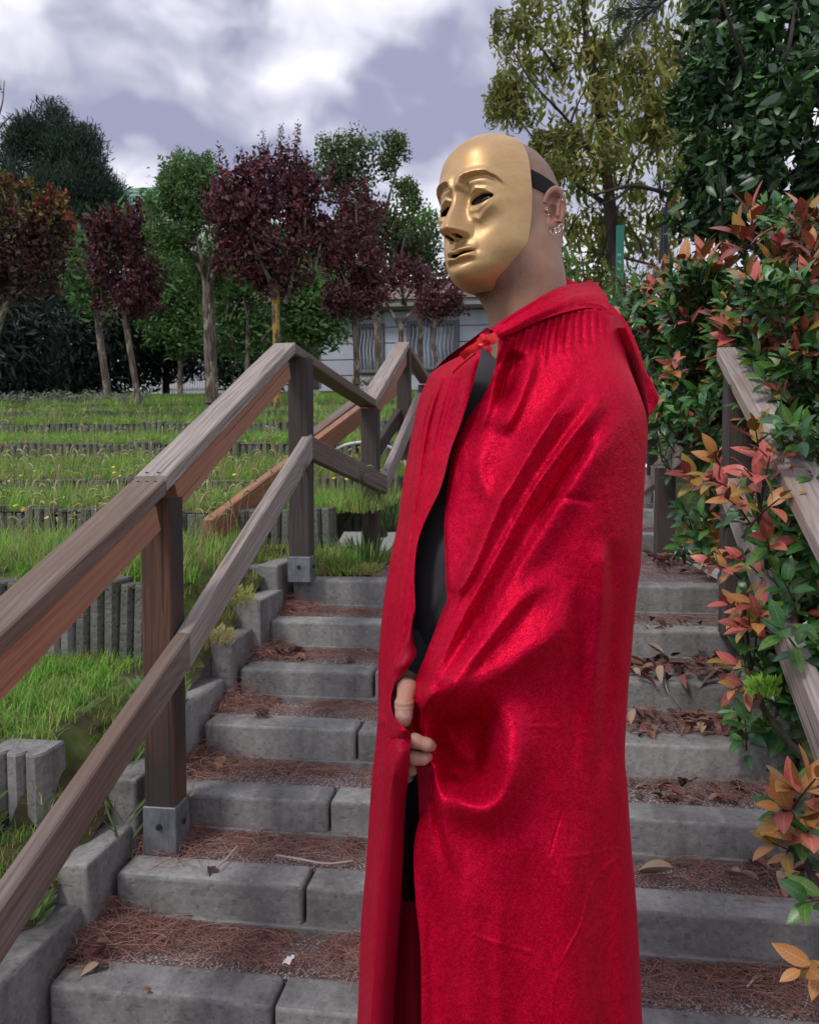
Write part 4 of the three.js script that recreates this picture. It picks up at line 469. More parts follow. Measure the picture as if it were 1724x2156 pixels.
// ---------- red-tipped shrubs on the right ----------
{
  const leafTex = (cols, seed) => tex(64, 128, (u, v) => { const rib = Math.exp(-(((u - 0.5) / 0.03) ** 2)), x = Math.abs(u - 0.5) * 2, vein = Math.exp(-(((((v * 9 - x * 1.6) % 1 + 1) % 1 - 0.5) / 0.12) ** 2)) * 0.35, n = fbm(u * 6, v * 10, seed, 3); let c = mix3(cols[0], cols[1], clamp(n * 1.5 - 0.3)); c = mix3(c, cols[2], clamp(rib * 0.8 + vein)); return c; }, 1, 1);
  const g = (cols, seed, rough) => phys({ map: leafTex(cols, seed), roughness: rough, side: THREE.DoubleSide, specularIntensity: 0.9, clearcoat: rough < 0.4 ? 0.35 : 0, clearcoatRoughness: 0.35, bumpScale: 0.001 });
  const OLD = [g([[42, 84, 38], [56, 104, 46], [90, 134, 74]], 1, 0.36), g([[54, 104, 44], [76, 128, 52], [114, 156, 86]], 2, 0.38), g([[38, 76, 48], [52, 92, 58], [92, 126, 92]], 3, 0.34), g([[62, 100, 36], [84, 116, 42], [120, 146, 74]], 4, 0.42)];
  const YNG = [g([[180, 102, 84], [192, 114, 92], [218, 144, 122]], 5, 0.42), g([[172, 78, 74], [190, 96, 90], [220, 130, 120]], 6, 0.42), g([[176, 116, 68], [164, 122, 66], [206, 156, 104]], 7, 0.45), g([[150, 112, 50], [136, 120, 56], [180, 150, 88]], 8, 0.45), g([[142, 62, 58], [128, 72, 60], [176, 108, 96]], 9, 0.4)];
  const BIG = [leafGeo(1, 0.40, 0.2, 0.22, 6, 0.85, 0.12), leafGeo(1, 0.36, 0.05, 0.34, 6, 0.8, 0.12), leafGeo(1, 0.43, 0.36, 0.16, 6, 0.9, 0.12)];
  const stemM = plain(0.11, 0.03, 0.03, 0.6), wood = plain(0.06, 0.045, 0.035, 0.9);
  // shoots: [x, y, distance, leaning x, y, z, redness, scale]
  function bush(label, seed, o, vol, hand, nHero, bronze = false) {
    const R = rng(seed), t = thing('photinia_shrub', label, 'shrub', o, 'red-tipped shrubs along the right handrail'), leaves = [], stems = [];
    const shoot = (tip, dir, red, sc, len) => {
      const d = dir.clone().normalize(), base = tip.clone().addScaledVector(d, -len).add(new THREE.Vector3(0, -len * 0.25, 0)), mid = tip.clone().lerp(base, 0.5).addScaledVector(Y_, 0.012); stems.push([base, mid, tip, sc]);
      const n = 9 + Math.floor(R() * 5), cv = new THREE.CatmullRomCurve3([base, mid, tip]); let a = R() * 6.28;
      const side = new THREE.Vector3().crossVectors(d, Math.abs(d.y) > 0.9 ? new THREE.Vector3(1, 0, 0) : Y_).normalize(), oth = new THREE.Vector3().crossVectors(side, d);
      for (let i = 0; i < n; i++) {
        const f = i / (n - 1), p = cv.getPoint(lerp(0.15, 1, f)); a += 2.4; const open = lerp(1.25, 0.35, f ** 1.5) + (R() - 0.5) * 0.35, ld = d.clone().multiplyScalar(Math.cos(open)).addScaledVector(side, Math.cos(a) * Math.sin(open)).addScaledVector(oth, Math.sin(a) * Math.sin(open)); ld.y += 0.12; ld.normalize();
        const up = d.clone().addScaledVector(Y_, 0.7).addScaledVector(ld, -d.clone().addScaledVector(Y_, 0.7).dot(ld)).normalize(), x = new THREE.Vector3().crossVectors(ld, up).normalize(), m = new THREE.Matrix4().makeBasis(x, ld, up), q = new THREE.Quaternion().setFromRotationMatrix(m).multiply(new THREE.Quaternion().setFromAxisAngle(Y_, (R() - 0.5) * 0.7));
        const s = sc * (0.052 + 0.022 * Math.sin(Math.PI * clamp(1 - f * 0.75)) + R() * 0.012) * (i === n - 1 ? 0.7 : 1), isRed = red > 0 && f > 1 - red * (0.55 + R() * 0.5);
        const mat = isRed ? (bronze && R() < 0.75 ? YNG[2 + Math.floor(R() * 1.99)] : YNG[Math.floor(clamp(R() * 5, 0, 4.99))]) : R() < 0.1 && red > 0 ? YNG[3] : OLD[Math.floor(clamp(R() * 4, 0, 3.99))];
        leaves.push({ p, q, s, mat, g: BIG[Math.floor(R() * 2.99)] });
      }
    };
    for (const h of hand) { const [x, y, z, dx, dy, dz, red, sc, len = 0.16] = h; shoot(at(x, y, z), new THREE.Vector3(dx, dy, dz), red, sc * (z > 2.4 ? 1.3 : 1.0), len); }
    const nHand = leaves.length;
    for (const [x0, x1, y0, y1, z0, z1, n, red, sc = 1] of vol) for (let i = 0; i < n; i++) { const x = lerp(x0, x1, R()), y = lerp(y0, y1, R()), z = lerp(z0, z1, R()), p = at(x, y, z); if (wOf(p) < 0.60 + 0.2 * R() && y > 900) continue; if (seed !== 101 && seed !== 104 && wOf(p) < 0.84 && uOf(p) < 3.1 && Math.abs(p.y - (1.06 + 0.573 * (uOf(p) - 1.938))) < 0.24 && R() < 0.6) continue; shoot(p, new THREE.Vector3(-0.75 + (R() - 0.5) * 1.0, 0.5 + (R() - 0.3) * 0.9, 0.6 + (R() - 0.5) * 0.9), R() < red ? 0.5 + R() * 0.5 : 0, sc * (0.85 + R() * 0.3), 0.15); }
    const near = leaves.map((l, i) => [l, l.p.distanceTo(camera.position) - (i < nHand ? 3 : 0)]).sort((a, b) => a[1] - b[1]).map((q) => q[0]);
    for (const l of near.slice(0, nHero)) { const m = shadows(new THREE.Mesh(l.g, l.mat)); m.name = 'leaf'; m.position.copy(l.p).sub(t.position); m.quaternion.copy(l.q); m.scale.setScalar(l.s); t.add(m); }
    const byKey = new Map(); for (const l of near.slice(nHero)) { const k = l.g.uuid + l.mat.uuid; if (!byKey.has(k)) byKey.set(k, [l.g, l.mat, []]); byKey.get(k)[2].push(new THREE.Matrix4().compose(l.p, l.q, new THREE.Vector3(l.s, l.s, l.s))); }
    for (const [gg, mm, list] of byKey.values()) instances('foliage', gg, mm, list, null, t);
    part('stems', stems.map(([a, b, c, s]) => tube([a, b, c], 0.0034 * s, 0.0016 * s, 5, 5)), stemM, t, 'stuff');
    return t;
  }
  const gy = (u) => (u < 1.65 ? 0.1 : lerp(0.14, 0.86, clamp((u - 1.65) / 1.55)));
  const branch = (t, list) => part('branches', list.map(([a, b, c]) => tube([a, b, c], 0.013, 0.005, 8, 6)), wood, t);
  let t = bush('nearest red-tipped shrub reaching in at the lower right with bronze leaves', 101, W(1.0, 1.6, 0.12), [[1640, 1800, 1700, 2000, 1.62, 1.8, 16, 0.7, 1.15], [1700, 1830, 1500, 2100, 1.5, 1.75, 26, 0.35, 1.1]],
    [[1672, 1655, 1.66, -0.3, 0.8, 0.6, 1, 1.35], [1648, 1705, 1.64, -0.8, 0.35, 0.6, 0.9, 1.2], [1715, 1640, 1.6, 0.2, 0.8, 0.6, 1, 1.2], [1625, 1775, 1.66, -0.8, 0.4, 0.5, 0.9, 0.9], [1700, 1750, 1.62, -0.3, 0.5, 0.9, 0.7, 1.2], [1695, 1900, 1.55, -0.8, 0.1, 0.5, 0, 1], [1690, 2040, 1.5, -0.9, 0.1, 0.4, 0.8, 1]], 130, true);
  branch(t, [[W(1.0, 1.6, 0.05), at(1710, 1850, 1.68), at(1680, 1690, 1.68)], [W(1.0, 1.6, 0.05), at(1740, 1800, 1.7), at(1720, 1670, 1.65)]]);
  t = bush('second red-tipped shrub growing through the right handrail', 102, W(1.0, 2.3, 0.4), [[1560, 1760, 1080, 1480, 2.2, 2.6, 170, 0.08], [1620, 1800, 850, 1350, 2.0, 2.5, 210, 0.04], [1540, 1680, 1420, 1640, 2.25, 2.5, 26, 0.12, 0.9], [1480, 1600, 960, 1180, 2.5, 2.9, 34, 0.25, 0.95]],
    [[1590, 905, 2.2, -0.4, 0.7, 0.6, 1, 1.15], [1565, 985, 2.15, -0.8, 0.5, 0.5, 1, 1.1], [1620, 960, 2.1, -0.1, 0.8, 0.6, 1, 1.1], [1500, 1010, 2.45, -0.9, 0.3, 0.4, 1, 0.9], [1640, 1050, 2.05, 0.2, 0.4, 0.8, 0.8, 1.1], [1530, 1050, 2.3, -0.7, 0.3, 0.6, 0.9, 1], [1555, 1175, 2.3, -0.8, 0.4, 0.5, 1, 0.9], [1490, 1185, 2.4, -0.9, 0.2, 0.4, 0.9, 0.85], [1580, 1265, 2.2, -0.7, 0.5, 0.6, 1, 1.05], [1560, 1320, 2.2, -0.9, 0.1, 0.5, 0.9, 0.95], [1530, 1270, 2.3, -0.9, 0.3, 0.4, 0.9, 0.9], [1600, 1290, 2.15, -0.2, 0.7, 0.7, 0.9, 1], [1545, 1450, 2.2, -0.8, -0.1, 0.5, 1, 0.9], [1530, 1400, 2.25, -0.9, 0.1, 0.4, 0.4, 0.95], [1615, 1135, 2.1, -0.4, 0.3, 0.8, 0.6, 1.05]], 300);
  branch(t, [[W(1.0, 2.3, 0.3), at(1640, 1300, 2.4), at(1590, 1000, 2.25)], [W(1.0, 2.2, 0.3), at(1610, 1500, 2.3), at(1560, 1250, 2.25)], [W(1.1, 2.2, 0.3), at(1720, 1150, 2.3), at(1690, 900, 2.3)]]);
  t = bush('tall red-tipped shrub behind the right handrail at the edge of the picture', 103, W(1.3, 2.7, 0.6), [[1560, 1800, 560, 900, 2.4, 3.0, 230, 0.12], [1600, 1790, 430, 640, 2.7, 3.1, 90, 0.4], [1500, 1640, 600, 800, 2.9, 3.3, 90, 0.25]],
    [[1580, 440, 2.9, -0.3, 0.9, 0.4, 1, 1.15], [1555, 490, 2.9, -0.6, 0.7, 0.5, 1, 1.15], [1690, 455, 2.7, -0.3, 0.8, 0.5, 1, 1.1], [1640, 520, 2.8, 0.1, 0.8, 0.6, 1, 1], [1590, 580, 2.8, -0.1, 0.8, 0.6, 1, 1], [1660, 620, 2.6, -0.2, 0.7, 0.7, 1, 1.2], [1600, 640, 2.7, -0.4, 0.6, 0.6, 1, 1.1], [1620, 700, 2.6, 0, 0.5, 0.8, 0.8, 1.2], [1700, 590, 2.6, -0.3, 0.7, 0.6, 1, 1.1], [1545, 690, 2.9, -0.5, 0.5, 0.7, 0.8, 1.1], [1690, 700, 2.5, -0.3, 0.4, 0.8, 0.7, 1.1], [1710, 520, 2.6, -0.3, 0.8, 0.5, 1, 1]], 240);
  branch(t, [[W(1.3, 2.7, 0.5), at(1680, 800, 2.9), at(1640, 600, 2.85)], [W(1.3, 2.8, 0.5), at(1600, 800, 3.0), at(1580, 560, 2.95)]]);
  t = bush('farthest red-tipped shrub behind the cloaked shoulder', 104, W(1.0, 4.0, 0.9), [[1400, 1560, 560, 860, 3.3, 3.9, 280, 0.15], [1290, 1440, 640, 900, 3.8, 4.8, 180, 0.2], [1360, 1520, 820, 1010, 3.0, 3.9, 110, 0.22], [1330, 1480, 600, 680, 4.0, 4.6, 60, 0.5], [1420, 1560, 960, 1150, 2.9, 3.5, 90, 0.15]],
    [[1480, 545, 3.5, -0.4, 0.8, 0.5, 1, 1.3], [1440, 555, 3.6, -0.6, 0.7, 0.4, 1, 1.3], [1500, 575, 3.4, -0.2, 0.8, 0.6, 1, 1.3], [1400, 580, 3.8, -0.7, 0.5, 0.4, 1, 1.3], [1415, 630, 3.7, -0.5, 0.5, 0.6, 1, 1.3], [1370, 600, 4.0, -0.7, 0.5, 0.4, 1, 1.2], [1455, 615, 3.5, -0.3, 0.6, 0.7, 1, 1.3], [1340, 640, 4.2, -0.7, 0.5, 0.4, 1, 1.1], [1530, 545, 3.4, 0, 0.9, 0.5, 1, 1.2], [1440, 880, 3.4, -0.7, 0.5, 0.5, 1, 1.1], [1400, 850, 3.6, -0.8, 0.4, 0.4, 0.9, 1], [1470, 905, 3.2, -0.3, 0.7, 0.6, 1, 1.1], [1450, 1000, 3.0, -0.8, 0.3, 0.5, 1, 1], [1505, 960, 2.9, -0.5, 0.5, 0.6, 1, 1]], 200);
  branch(t, [[W(1.0, 3.6, 0.8), at(1500, 850, 3.7), at(1480, 620, 3.6)], [W(0.95, 4.1, 0.9), at(1420, 850, 4.1), at(1400, 640, 3.9)]]);
}
// ---------- grass, seed heads, flowers on the terraces ----------
{
  const R = rng(301), blade = (h, w, lean, a) => { const rows = []; for (let i = 0; i <= 3; i++) { const t = i / 3, hw = w * (1 - t * 0.93) / 2, c = new THREE.Vector3(Math.cos(a) * lean * t * t, h * t * (1 - 0.25 * t * lean / h), Math.sin(a) * lean * t * t), s = new THREE.Vector3(-Math.sin(a), 0, Math.cos(a)); rows.push([c.clone().addScaledVector(s, -hw), c.clone().addScaledVector(s, hw)]); } return gridGeo(rows); };
  const tuft = (n, h, spread, w) => { const gs = []; for (let i = 0; i < n; i++) { const g = blade(h * (0.5 + R() * 0.7), w, h * (0.25 + R() * 0.7), R() * 6.28); g.translate((R() - 0.5) * spread, 0, (R() - 0.5) * spread); gs.push(g); } return mergeGeometries(gs); };
  const T = [tuft(16, 0.06, 0.08, 0.0042), tuft(14, 0.095, 0.09, 0.0038)], mat = leafMat(0.75, 0.35);
  const pal = [[0.19, 0.42, 0.05], [0.26, 0.5, 0.07], [0.13, 0.33, 0.045], [0.38, 0.5, 0.12]], dry = [[0.42, 0.38, 0.17], [0.36, 0.36, 0.12], [0.3, 0.2, 0.11]];
  const lab = ['short lawn grass below the lowest terrace wall', 'green grass on the lowest terrace beside the front post', 'tall meadow grass on the second terrace', 'meadow grass with seed heads on the third terrace', 'grass on the fourth terrace', 'grass on the fifth terrace', 'grass on the sixth terrace', 'grass at the foot of the plum trees', 'grass of the upper lawn before the house'];
  const zones = [[1.25, 1.88, 0], ...TERR.map((t, i) => [t[0] + 0.1, (TERR[i + 1]?.[0] ?? 18) - 0.02, i + 1])];
  const flowers = [], heads = [];
  zones.forEach(([u0, u1, i]) => {
    const dn = [1100, 1900, 1200, 760, 460, 360, 280, 210, 80][i], right = i < 1 ? -1.30 : i === 1 ? -1.26 : i === 2 ? -1.17 : i === 3 ? -0.72 : i === 4 ? -0.62 : i > 4 ? 2.5 : -0.7, left = [-1.9, -2.2, -3.3, -4.5, -5.5, -6.6, -7.6, -8.6, -11][i], n = Math.round(dn * (u1 - u0) * (right - left)), A = [[], []], C = [[], []];
    for (let k = 0; k < n; k++) {
      const u = lerp(u0, u1, R()), w = lerp(left, right, R()), nz = fbm(w * 2.2 + 7, u * 2.2, 0.5, 3); if (nz < 0.36 && R() < 0.7) continue;
      if (i === 5 && w > -0.7 && u < 6.7) continue;
      const tall = i >= 2 && R() < (i < 5 ? 0.55 : 0.3) ? 1 : 0, s = (i < 2 ? 0.75 : 1) * (0.6 + R() * 0.8) * (i > 5 ? 1.35 : 1), p = W(w, u, hillY(u) - 0.005);
      A[tall].push(new THREE.Matrix4().compose(p, new THREE.Quaternion().setFromAxisAngle(Y_, R() * 6.28), new THREE.Vector3(s, s * (0.8 + R() * 0.5), s))); const c = pick(R, R() < (i > 4 ? 0.14 : i >= 2 ? 0.26 : 0.08) ? dry : pal); c.multiplyScalar(0.7 + nz * 0.7); C[tall].push(c);
      if (i >= 2 && i < 6 && R() < 0.12) heads.push([p, R()]); if (i >= 2 && i < 5 && R() < 0.006) flowers.push(p.clone().add(new THREE.Vector3(0, 0.1 + R() * 0.12, 0)));
    }
    const gt = new THREE.Group(); gt.name = numbered('grass'); gt.position.copy(W(-1.5, (u0 + u1) / 2, hillY((u0 + u1) / 2))); scene.add(gt); tag(gt, lab[i], 'grass'); gt.userData.kind = 'stuff';
    A.forEach((a, q) => a.length && instances('blades', T[q], mat, a, C[q], gt, 'stuff'));
  });
  { const A = [], C = []; for (let i = 0; i < 900; i++) { const u = lerp(1.5, 3.4, R()), f = R(), w = lerp(wEdge(u), wStair(u) - 0.1, f), y = lerp(hillY(u), bankY(u), f), s = 0.35 + R() * 0.5; if (fbm(w * 5, u * 5, 0.5, 3) < 0.4) continue; A.push(new THREE.Matrix4().compose(W(w, u, y - 0.004), new THREE.Quaternion().setFromAxisAngle(Y_, R() * 6.28), new THREE.Vector3(s, s, s))); C.push(pick(R, R() < 0.4 ? dry : pal)); } for (let i = 0; i < 700; i++) { const u = lerp(3.42, 4.3, R()), w = lerp(-1.25, -0.7, R() ** 1.3), s = 0.3 + R() * 0.7; if (fbm(w * 5, u * 5, 0.5, 3) < 0.42) continue; A.push(new THREE.Matrix4().compose(W(w, u, 0.822), new THREE.Quaternion().setFromAxisAngle(Y_, R() * 6.28), new THREE.Vector3(s, s, s))); C.push(pick(R, R() < 0.45 ? dry : pal)); } for (let i = 0; i < 260; i++) { const s = 1 + R() * 1.1; A.push(new THREE.Matrix4().compose(W(lerp(-1.35, -0.75, R()), lerp(3.42, 3.57, R()), 0.822), new THREE.Quaternion().setFromAxisAngle(Y_, R() * 6.28), new THREE.Vector3(s, s * 1.2, s))); C.push(pick(R, R() < 0.3 ? dry : pal)); } const gt = new THREE.Group(); gt.name = numbered('grass'); gt.position.copy(W(-1.15, 2.4, 0.6)); scene.add(gt); tag(gt, 'thin patchy grass on the bank between the terraces and the stair edging', 'grass'); gt.userData.kind = 'stuff'; instances('blades', T[0], mat, A, C, gt, 'stuff'); }
  // arching seed heads
  const hg = []; { const pts = [new THREE.Vector3(0, 0, 0), new THREE.Vector3(0.01, 0.16, 0), new THREE.Vector3(0.04, 0.26, 0)], st = tube(pts, 0.0016, 0.001, 6, 4), hd = tube([pts[2], new THREE.Vector3(0.055, 0.285, 0), new THREE.Vector3(0.075, 0.293, 0), new THREE.Vector3(0.095, 0.285, 0)], (t) => 0.001 + 0.0036 * Math.sin(Math.PI * clamp(t * 0.92 + 0.05)) ** 0.6, 0, 8, 6, 0.6, 3); hg.push(mergeGeometries([strip(st), strip(hd)])); }
  const st = new THREE.Group(); st.name = 'seed_grass'; scene.add(st); tag(st, 'pale arching grass seed heads standing above the meadow terraces', 'seed heads'); st.userData.kind = 'stuff'; st.position.copy(W(-2, 4, 1));
  instances('seed_heads', hg[0], leafMat(0.9, 0.3), heads.map(([p, r]) => new THREE.Matrix4().compose(p, new THREE.Quaternion().setFromEuler(new THREE.Euler((r - 0.5) * 0.4, r * 40, 0)), new THREE.Vector3(0.8, 0.6 + r * 0.5, 0.8))), heads.map(() => pick(R, [[0.42, 0.42, 0.18], [0.34, 0.38, 0.14], [0.48, 0.44, 0.24]])), st);
  const fl = new THREE.Group(); fl.name = 'wildflowers'; scene.add(fl); tag(fl, 'small yellow wildflowers scattered in the meadow grass', 'flowers'); fl.userData.kind = 'stuff'; fl.position.copy(W(-2, 3.5, 1));
  const fg = []; for (let i = 0; i < 7; i++) { const g = leafGeo(0.011, 0.007, -0.2, 0.2, 2); g.rotateX(1.1); g.rotateY(i / 7 * 6.28); fg.push(g); } instances('petals', mergeGeometries(fg), plain(0.75, 0.55, 0.02, 0.7, { side: THREE.DoubleSide }), flowers.map((p) => new THREE.Matrix4().compose(p, new THREE.Quaternion().setFromEuler(new THREE.Euler(0.5, 0, 0.2)), new THREE.Vector3(1.2, 1.2, 1.2))), null, fl);
  // weeds on the edging blocks
  const weed = (name, label, p, n, sp, col, leaf, h = 0.05) => { const t = thing(name, label, 'weed', p), gs = []; for (let i = 0; i < n; i++) { const a = R() * 6.28, r = Math.sqrt(R()) * sp, d = new THREE.Vector3(Math.cos(a) * (0.4 + R()), 0.6 + R(), Math.sin(a) * (0.4 + R())).normalize(), g = leaf.clone(), s = 0.6 + R() * 0.7; g.applyMatrix4(new THREE.Matrix4().compose(new THREE.Vector3(p.x + Math.cos(a) * r, p.y + R() * h, p.z + Math.sin(a) * r), new THREE.Quaternion().setFromUnitVectors(Y_, d), new THREE.Vector3(s, s, s))); gs.push(strip(g)); } part('foliage', [mergeGeometries(gs)], plain(...col, 0.7, { side: THREE.DoubleSide }), t); };
  const wl = leafGeo(0.04, 0.012, 0.3, 0.3, 3), wl2 = leafGeo(0.11, 0.007, 0.35, 0.3, 4), ws = leafGeo(0.022, 0.006, 0.3, 0.3, 2);
  weed('weed', 'low leafy weed growing in the block left of the post shoe', W(-1.15, 1.66, 0.25), 200, 0.08, [0.09, 0.17, 0.035], wl); weed('weed', 'bright weed with long blades on the lowest edging block', W(-1.17, 1.42, 0.165), 90, 0.05, [0.14, 0.27, 0.04], wl2); weed('weed', 'small weeds low in the lowest edging block', W(-1.13, 1.37, 0.15), 130, 0.06, [0.09, 0.15, 0.03], wl);
  weed('weed', 'yellowish moss cushion on the edging block below the second post', W(-1.06, 2.84, 0.775), 420, 0.1, [0.26, 0.27, 0.06], ws, 0.06); weed('weed', 'dry yellow moss on the edging block beside the sixth step', W(-1.06, 2.62, 0.675), 420, 0.1, [0.28, 0.24, 0.09], ws, 0.05); weed('weed', 'tuft of weeds beside the front handrail post', W(-1.07, 2.3, 0.55), 160, 0.07, [0.1, 0.18, 0.04], wl, 0.07); weed('weed', 'yellow-green moss at the foot of the second post', W(-0.72, 3.42, 0.815), 420, 0.13, [0.24, 0.25, 0.06], ws, 0.04);
  weed('weed', 'thin weed growing up beside the metal post shoe', W(-1.06, 2.04, 0.25), 14, 0.02, [0.1, 0.16, 0.05], wl2, 0.22);
  weed('weed', 'round bright green sprout among the litter on the right steps', atW_(1605, 1468, 0.62), 240, 0.035, [0.16, 0.34, 0.03], ws, 0.04);
  weed('weed', 'grass tuft on the landing left of the cloaked figure', W(-0.7, 3.75, 0.82), 160, 0.16, [0.11, 0.2, 0.04], wl2, 0.04); weed('weed', 'tall grass growing beside the upper flight of steps', W(-0.72, 4.5, 0.9), 200, 0.16, [0.12, 0.2, 0.05], wl2, 0.12);
  weed('weed', 'creeping weed in front of the lowest terrace wall', W(-1.42, 1.8, 0.37), 220, 0.13, [0.07, 0.13, 0.035], wl, 0.08);
  // pale groundcover under the conifers
  const gc = new THREE.Group(); gc.name = 'ground_cover'; scene.add(gc); tag(gc, 'pale silvery ground cover at the foot of the dark conifers on the left', 'ground cover'); gc.userData.kind = 'stuff'; gc.position.copy(at(150, 860, 12)); const gm = []; for (let i = 0; i < 900; i++) { const x = lerp(-30, 300, R() ** 0.8), p = at(x, lerp(835, 885, R()), 12 + R() * 1.5); p.y = Math.max(p.y, hillY(uOf(p))); gm.push(new THREE.Matrix4().compose(p, new THREE.Quaternion().setFromEuler(new THREE.Euler(R() * 3, R() * 6, R() * 3)), new THREE.Vector3(1, 1, 1).multiplyScalar(0.7 + R() * 0.7))); } instances('leaves', cluster(R, leafGeo(0.07, 0.02, 0.2, 0.3, 2), 12, 0.08), leafMat(0.8, 0.2), gm, gm.map(() => pick(R, [[0.2, 0.22, 0.17], [0.13, 0.16, 0.1], [0.28, 0.28, 0.24]])), gc);
}
function atW_(x, y, w) { const r = ray(x, y), t = w / r.dot(D_); return r.multiplyScalar(t).add(camera.position); }
// ---------- litter on the steps ----------
{
  const R = rng(404), needle = tube([new THREE.Vector3(-0.05, 0, 0), new THREE.Vector3(-0.02, 0.004, 0.006), new THREE.Vector3(0.02, 0.005, 0.004), new THREE.Vector3(0.05, 0, -0.004)], 0.0007, 0.0005, 4, 3);
  const pal = [[0.27, 0.125, 0.10], [0.36, 0.18, 0.145], [0.19, 0.085, 0.075], [0.42, 0.25, 0.2]], mats = [], cols = [];
  for (const s of STEPS) {
    if (s.k < 0 || s.k > 9) continue; const u0 = s.u + 0.03, u1 = Math.min(s.next, s.u + 0.5), n = [4800, 2300, 1700, 1400, 1300, 900, 700, 700, 500, 500][s.k] ?? 600;
    for (let i = 0; i < n; i++) { const w = lerp(s.w0 - 0.02, s.w1, R() ** 1.15), u = lerp(u0, u1, Math.sqrt(R())), d = fbm(w * 6 + s.k * 9, u * 9, 0.5, 4) + 0.25 * smooth(0.25, 0, w - s.w0) + 0.18 * smooth(0.3, 0.75, w), thr = (u < s.u + 0.12 ? 0.64 : 0.38) + (s.k === 0 && w > 0.1 ? 0.2 : 0); if (d < thr) continue; const h = Math.max(0, d - thr) * 0.09 * R(); mats.push(new THREE.Matrix4().compose(W(w, u, s.y + 0.002 + h), new THREE.Quaternion().setFromEuler(new THREE.Euler((R() - 0.5) * 0.35, R() * 6.28, (R() - 0.5) * 0.3)), new THREE.Vector3(0.6 + R() * 0.5, 1, 1))); cols.push(pick(R, pal)); }
    // mounds in the left corner
    for (let i = 0; i < 220; i++) { const a = R() ** 2 * 0.16, b = R() ** 2 * 0.14; mats.push(new THREE.Matrix4().compose(W(s.w0 + 0.01 + a, s.next - 0.01 - b, s.y + 0.004 + Math.max(0, 0.07 - a * 0.4 - b * 0.45) * R()), new THREE.Quaternion().setFromEuler(new THREE.Euler((R() - 0.5), R() * 6.28, (R() - 0.5))), new THREE.Vector3(0.7, 1, 1))); cols.push(pick(R, pal)); }
  }
  const pn = new THREE.Group(); pn.name = 'pine_needles'; scene.add(pn); pn.position.copy(W(0, 2, 0.2)); tag(pn, 'reddish brown pine needles strewn over the treads', 'pine needles'); pn.userData.kind = 'stuff'; instances('needles', needle, plain(1, 1, 1, 0.8), mats, cols, pn);
  // dry leaves, each of its own
  const LG = [0, 1, 2].map((i) => { const g = leafGeo(0.07, 0.028 + i * 0.003, [0.45, -0.4, 0.7][i], [0.8, 1.3, 0.6][i], 6); g.rotateX(-Math.PI / 2); g.translate(0, 0.006, 0.035); return g; });
  const leafM = [[0.13, 0.065, 0.05], [0.22, 0.115, 0.075], [0.085, 0.042, 0.04], [0.33, 0.23, 0.16], [0.18, 0.06, 0.05], [0.05, 0.032, 0.034]].map((c) => plain(...c, 0.75, { side: THREE.DoubleSide }));
  const leaf = (p, label, group, mi, s, tilt = 0.3) => { const m = shadows(new THREE.Mesh(LG[Math.floor(R() * 2.99)], leafM[mi])); m.name = numbered('fallen_leaf'); m.position.copy(p); m.rotation.set((R() - 0.5) * tilt * 2, R() * 6.28, (R() - 0.5) * tilt * 2); m.scale.setScalar(s); scene.add(m); tag(m, label, 'fallen leaf', group); };
  const onStep = (x, y, k) => { const Y = STEPS[k + 1].y, r = ray(x, y), t = (Y - EYE) / r.y; const p = r.multiplyScalar(t).add(camera.position); p.y += 0.004; return p; };
  const ord = ['lowest visible', 'second', 'third', 'fourth', 'fifth', 'sixth', 'top'];
  const pile = (k, x0, x1, y0, y1, n, where, sc = 0.8, lift = 0) => { for (let i = 0; i < n; i++) { const p = onStep(lerp(x0, x1, R()), lerp(y0, y1, R()), k); p.y += R() * lift; leaf(p, `dry curled brown leaf in the ${where}`, `leaves in the ${where}`, Math.floor(R() * 5.99), sc * (0.6 + R() * 0.6), 0.5); } };
  pile(4, 540, 640, 1362, 1392, 20, 'leaf pile left on the fifth step', 0.75, 0.02); pile(4, 1330, 1530, 1395, 1440, 62, 'large leaf heap on the right of the fifth step', 0.85, 0.05); pile(3, 1325, 1560, 1495, 1552, 60, 'leaf litter on the right of the fourth step', 0.85, 0.02); pile(6, 1355, 1500, 1160, 1208, 64, 'leaf litter on the landing right of the cloak', 0.95, 0.04); pile(2, 1340, 1560, 1650, 1692, 26, 'sparse litter on the right of the third step', 0.8); pile(1, 1560, 1720, 1825, 1880, 24, 'litter heap under the nearest shrub', 0.9, 0.03); pile(0, 150, 240, 1990, 2060, 9, 'corner of the lowest visible step', 0.75, 0.01); pile(5, 1350, 1480, 1312, 1325, 8, 'sixth step right of the cloak', 0.7);
  leaf(onStep(735, 1392, 4), 'pale tan leaf lying alone on the fifth step left of the cloak', null, 3, 1.0, 0.1); leaf(onStep(462, 1625, 2), 'pinkish leaf beside the front post on the third step', null, 1, 1.0, 0.1); leaf(onStep(1375, 1855, 1), 'large tan leaf at the hem of the cloak on the right', null, 3, 1.35, 0.1); leaf(onStep(1545, 1855, 1), 'grey curled leaf under the nearest shrub', null, 3, 0.9, 0.4); leaf(onStep(210, 2025, 0), 'red brown leaf in the corner of the lowest visible step', null, 4, 1.1, 0.15); leaf(onStep(315, 2088, 0), 'small orange leaf on the edge of the lowest visible step', null, 1, 0.5, 0.1);
  leaf(onStep(1555, 1670, 2), 'large black curled leaf at the right end of the third step', null, 5, 1.15, 0.35); leaf(onStep(1500, 1680, 2), 'small yellowish leaf on the right of the third step', null, 3, 0.7, 0.3); leaf(onStep(630, 1388, 4), 'orange leaf at the end of the pile on the fifth step', null, 1, 0.8, 0.1); leaf(onStep(448, 1838, 1), 'black leaf on the second step below the metal shoe', null, 5, 0.85, 0.2);
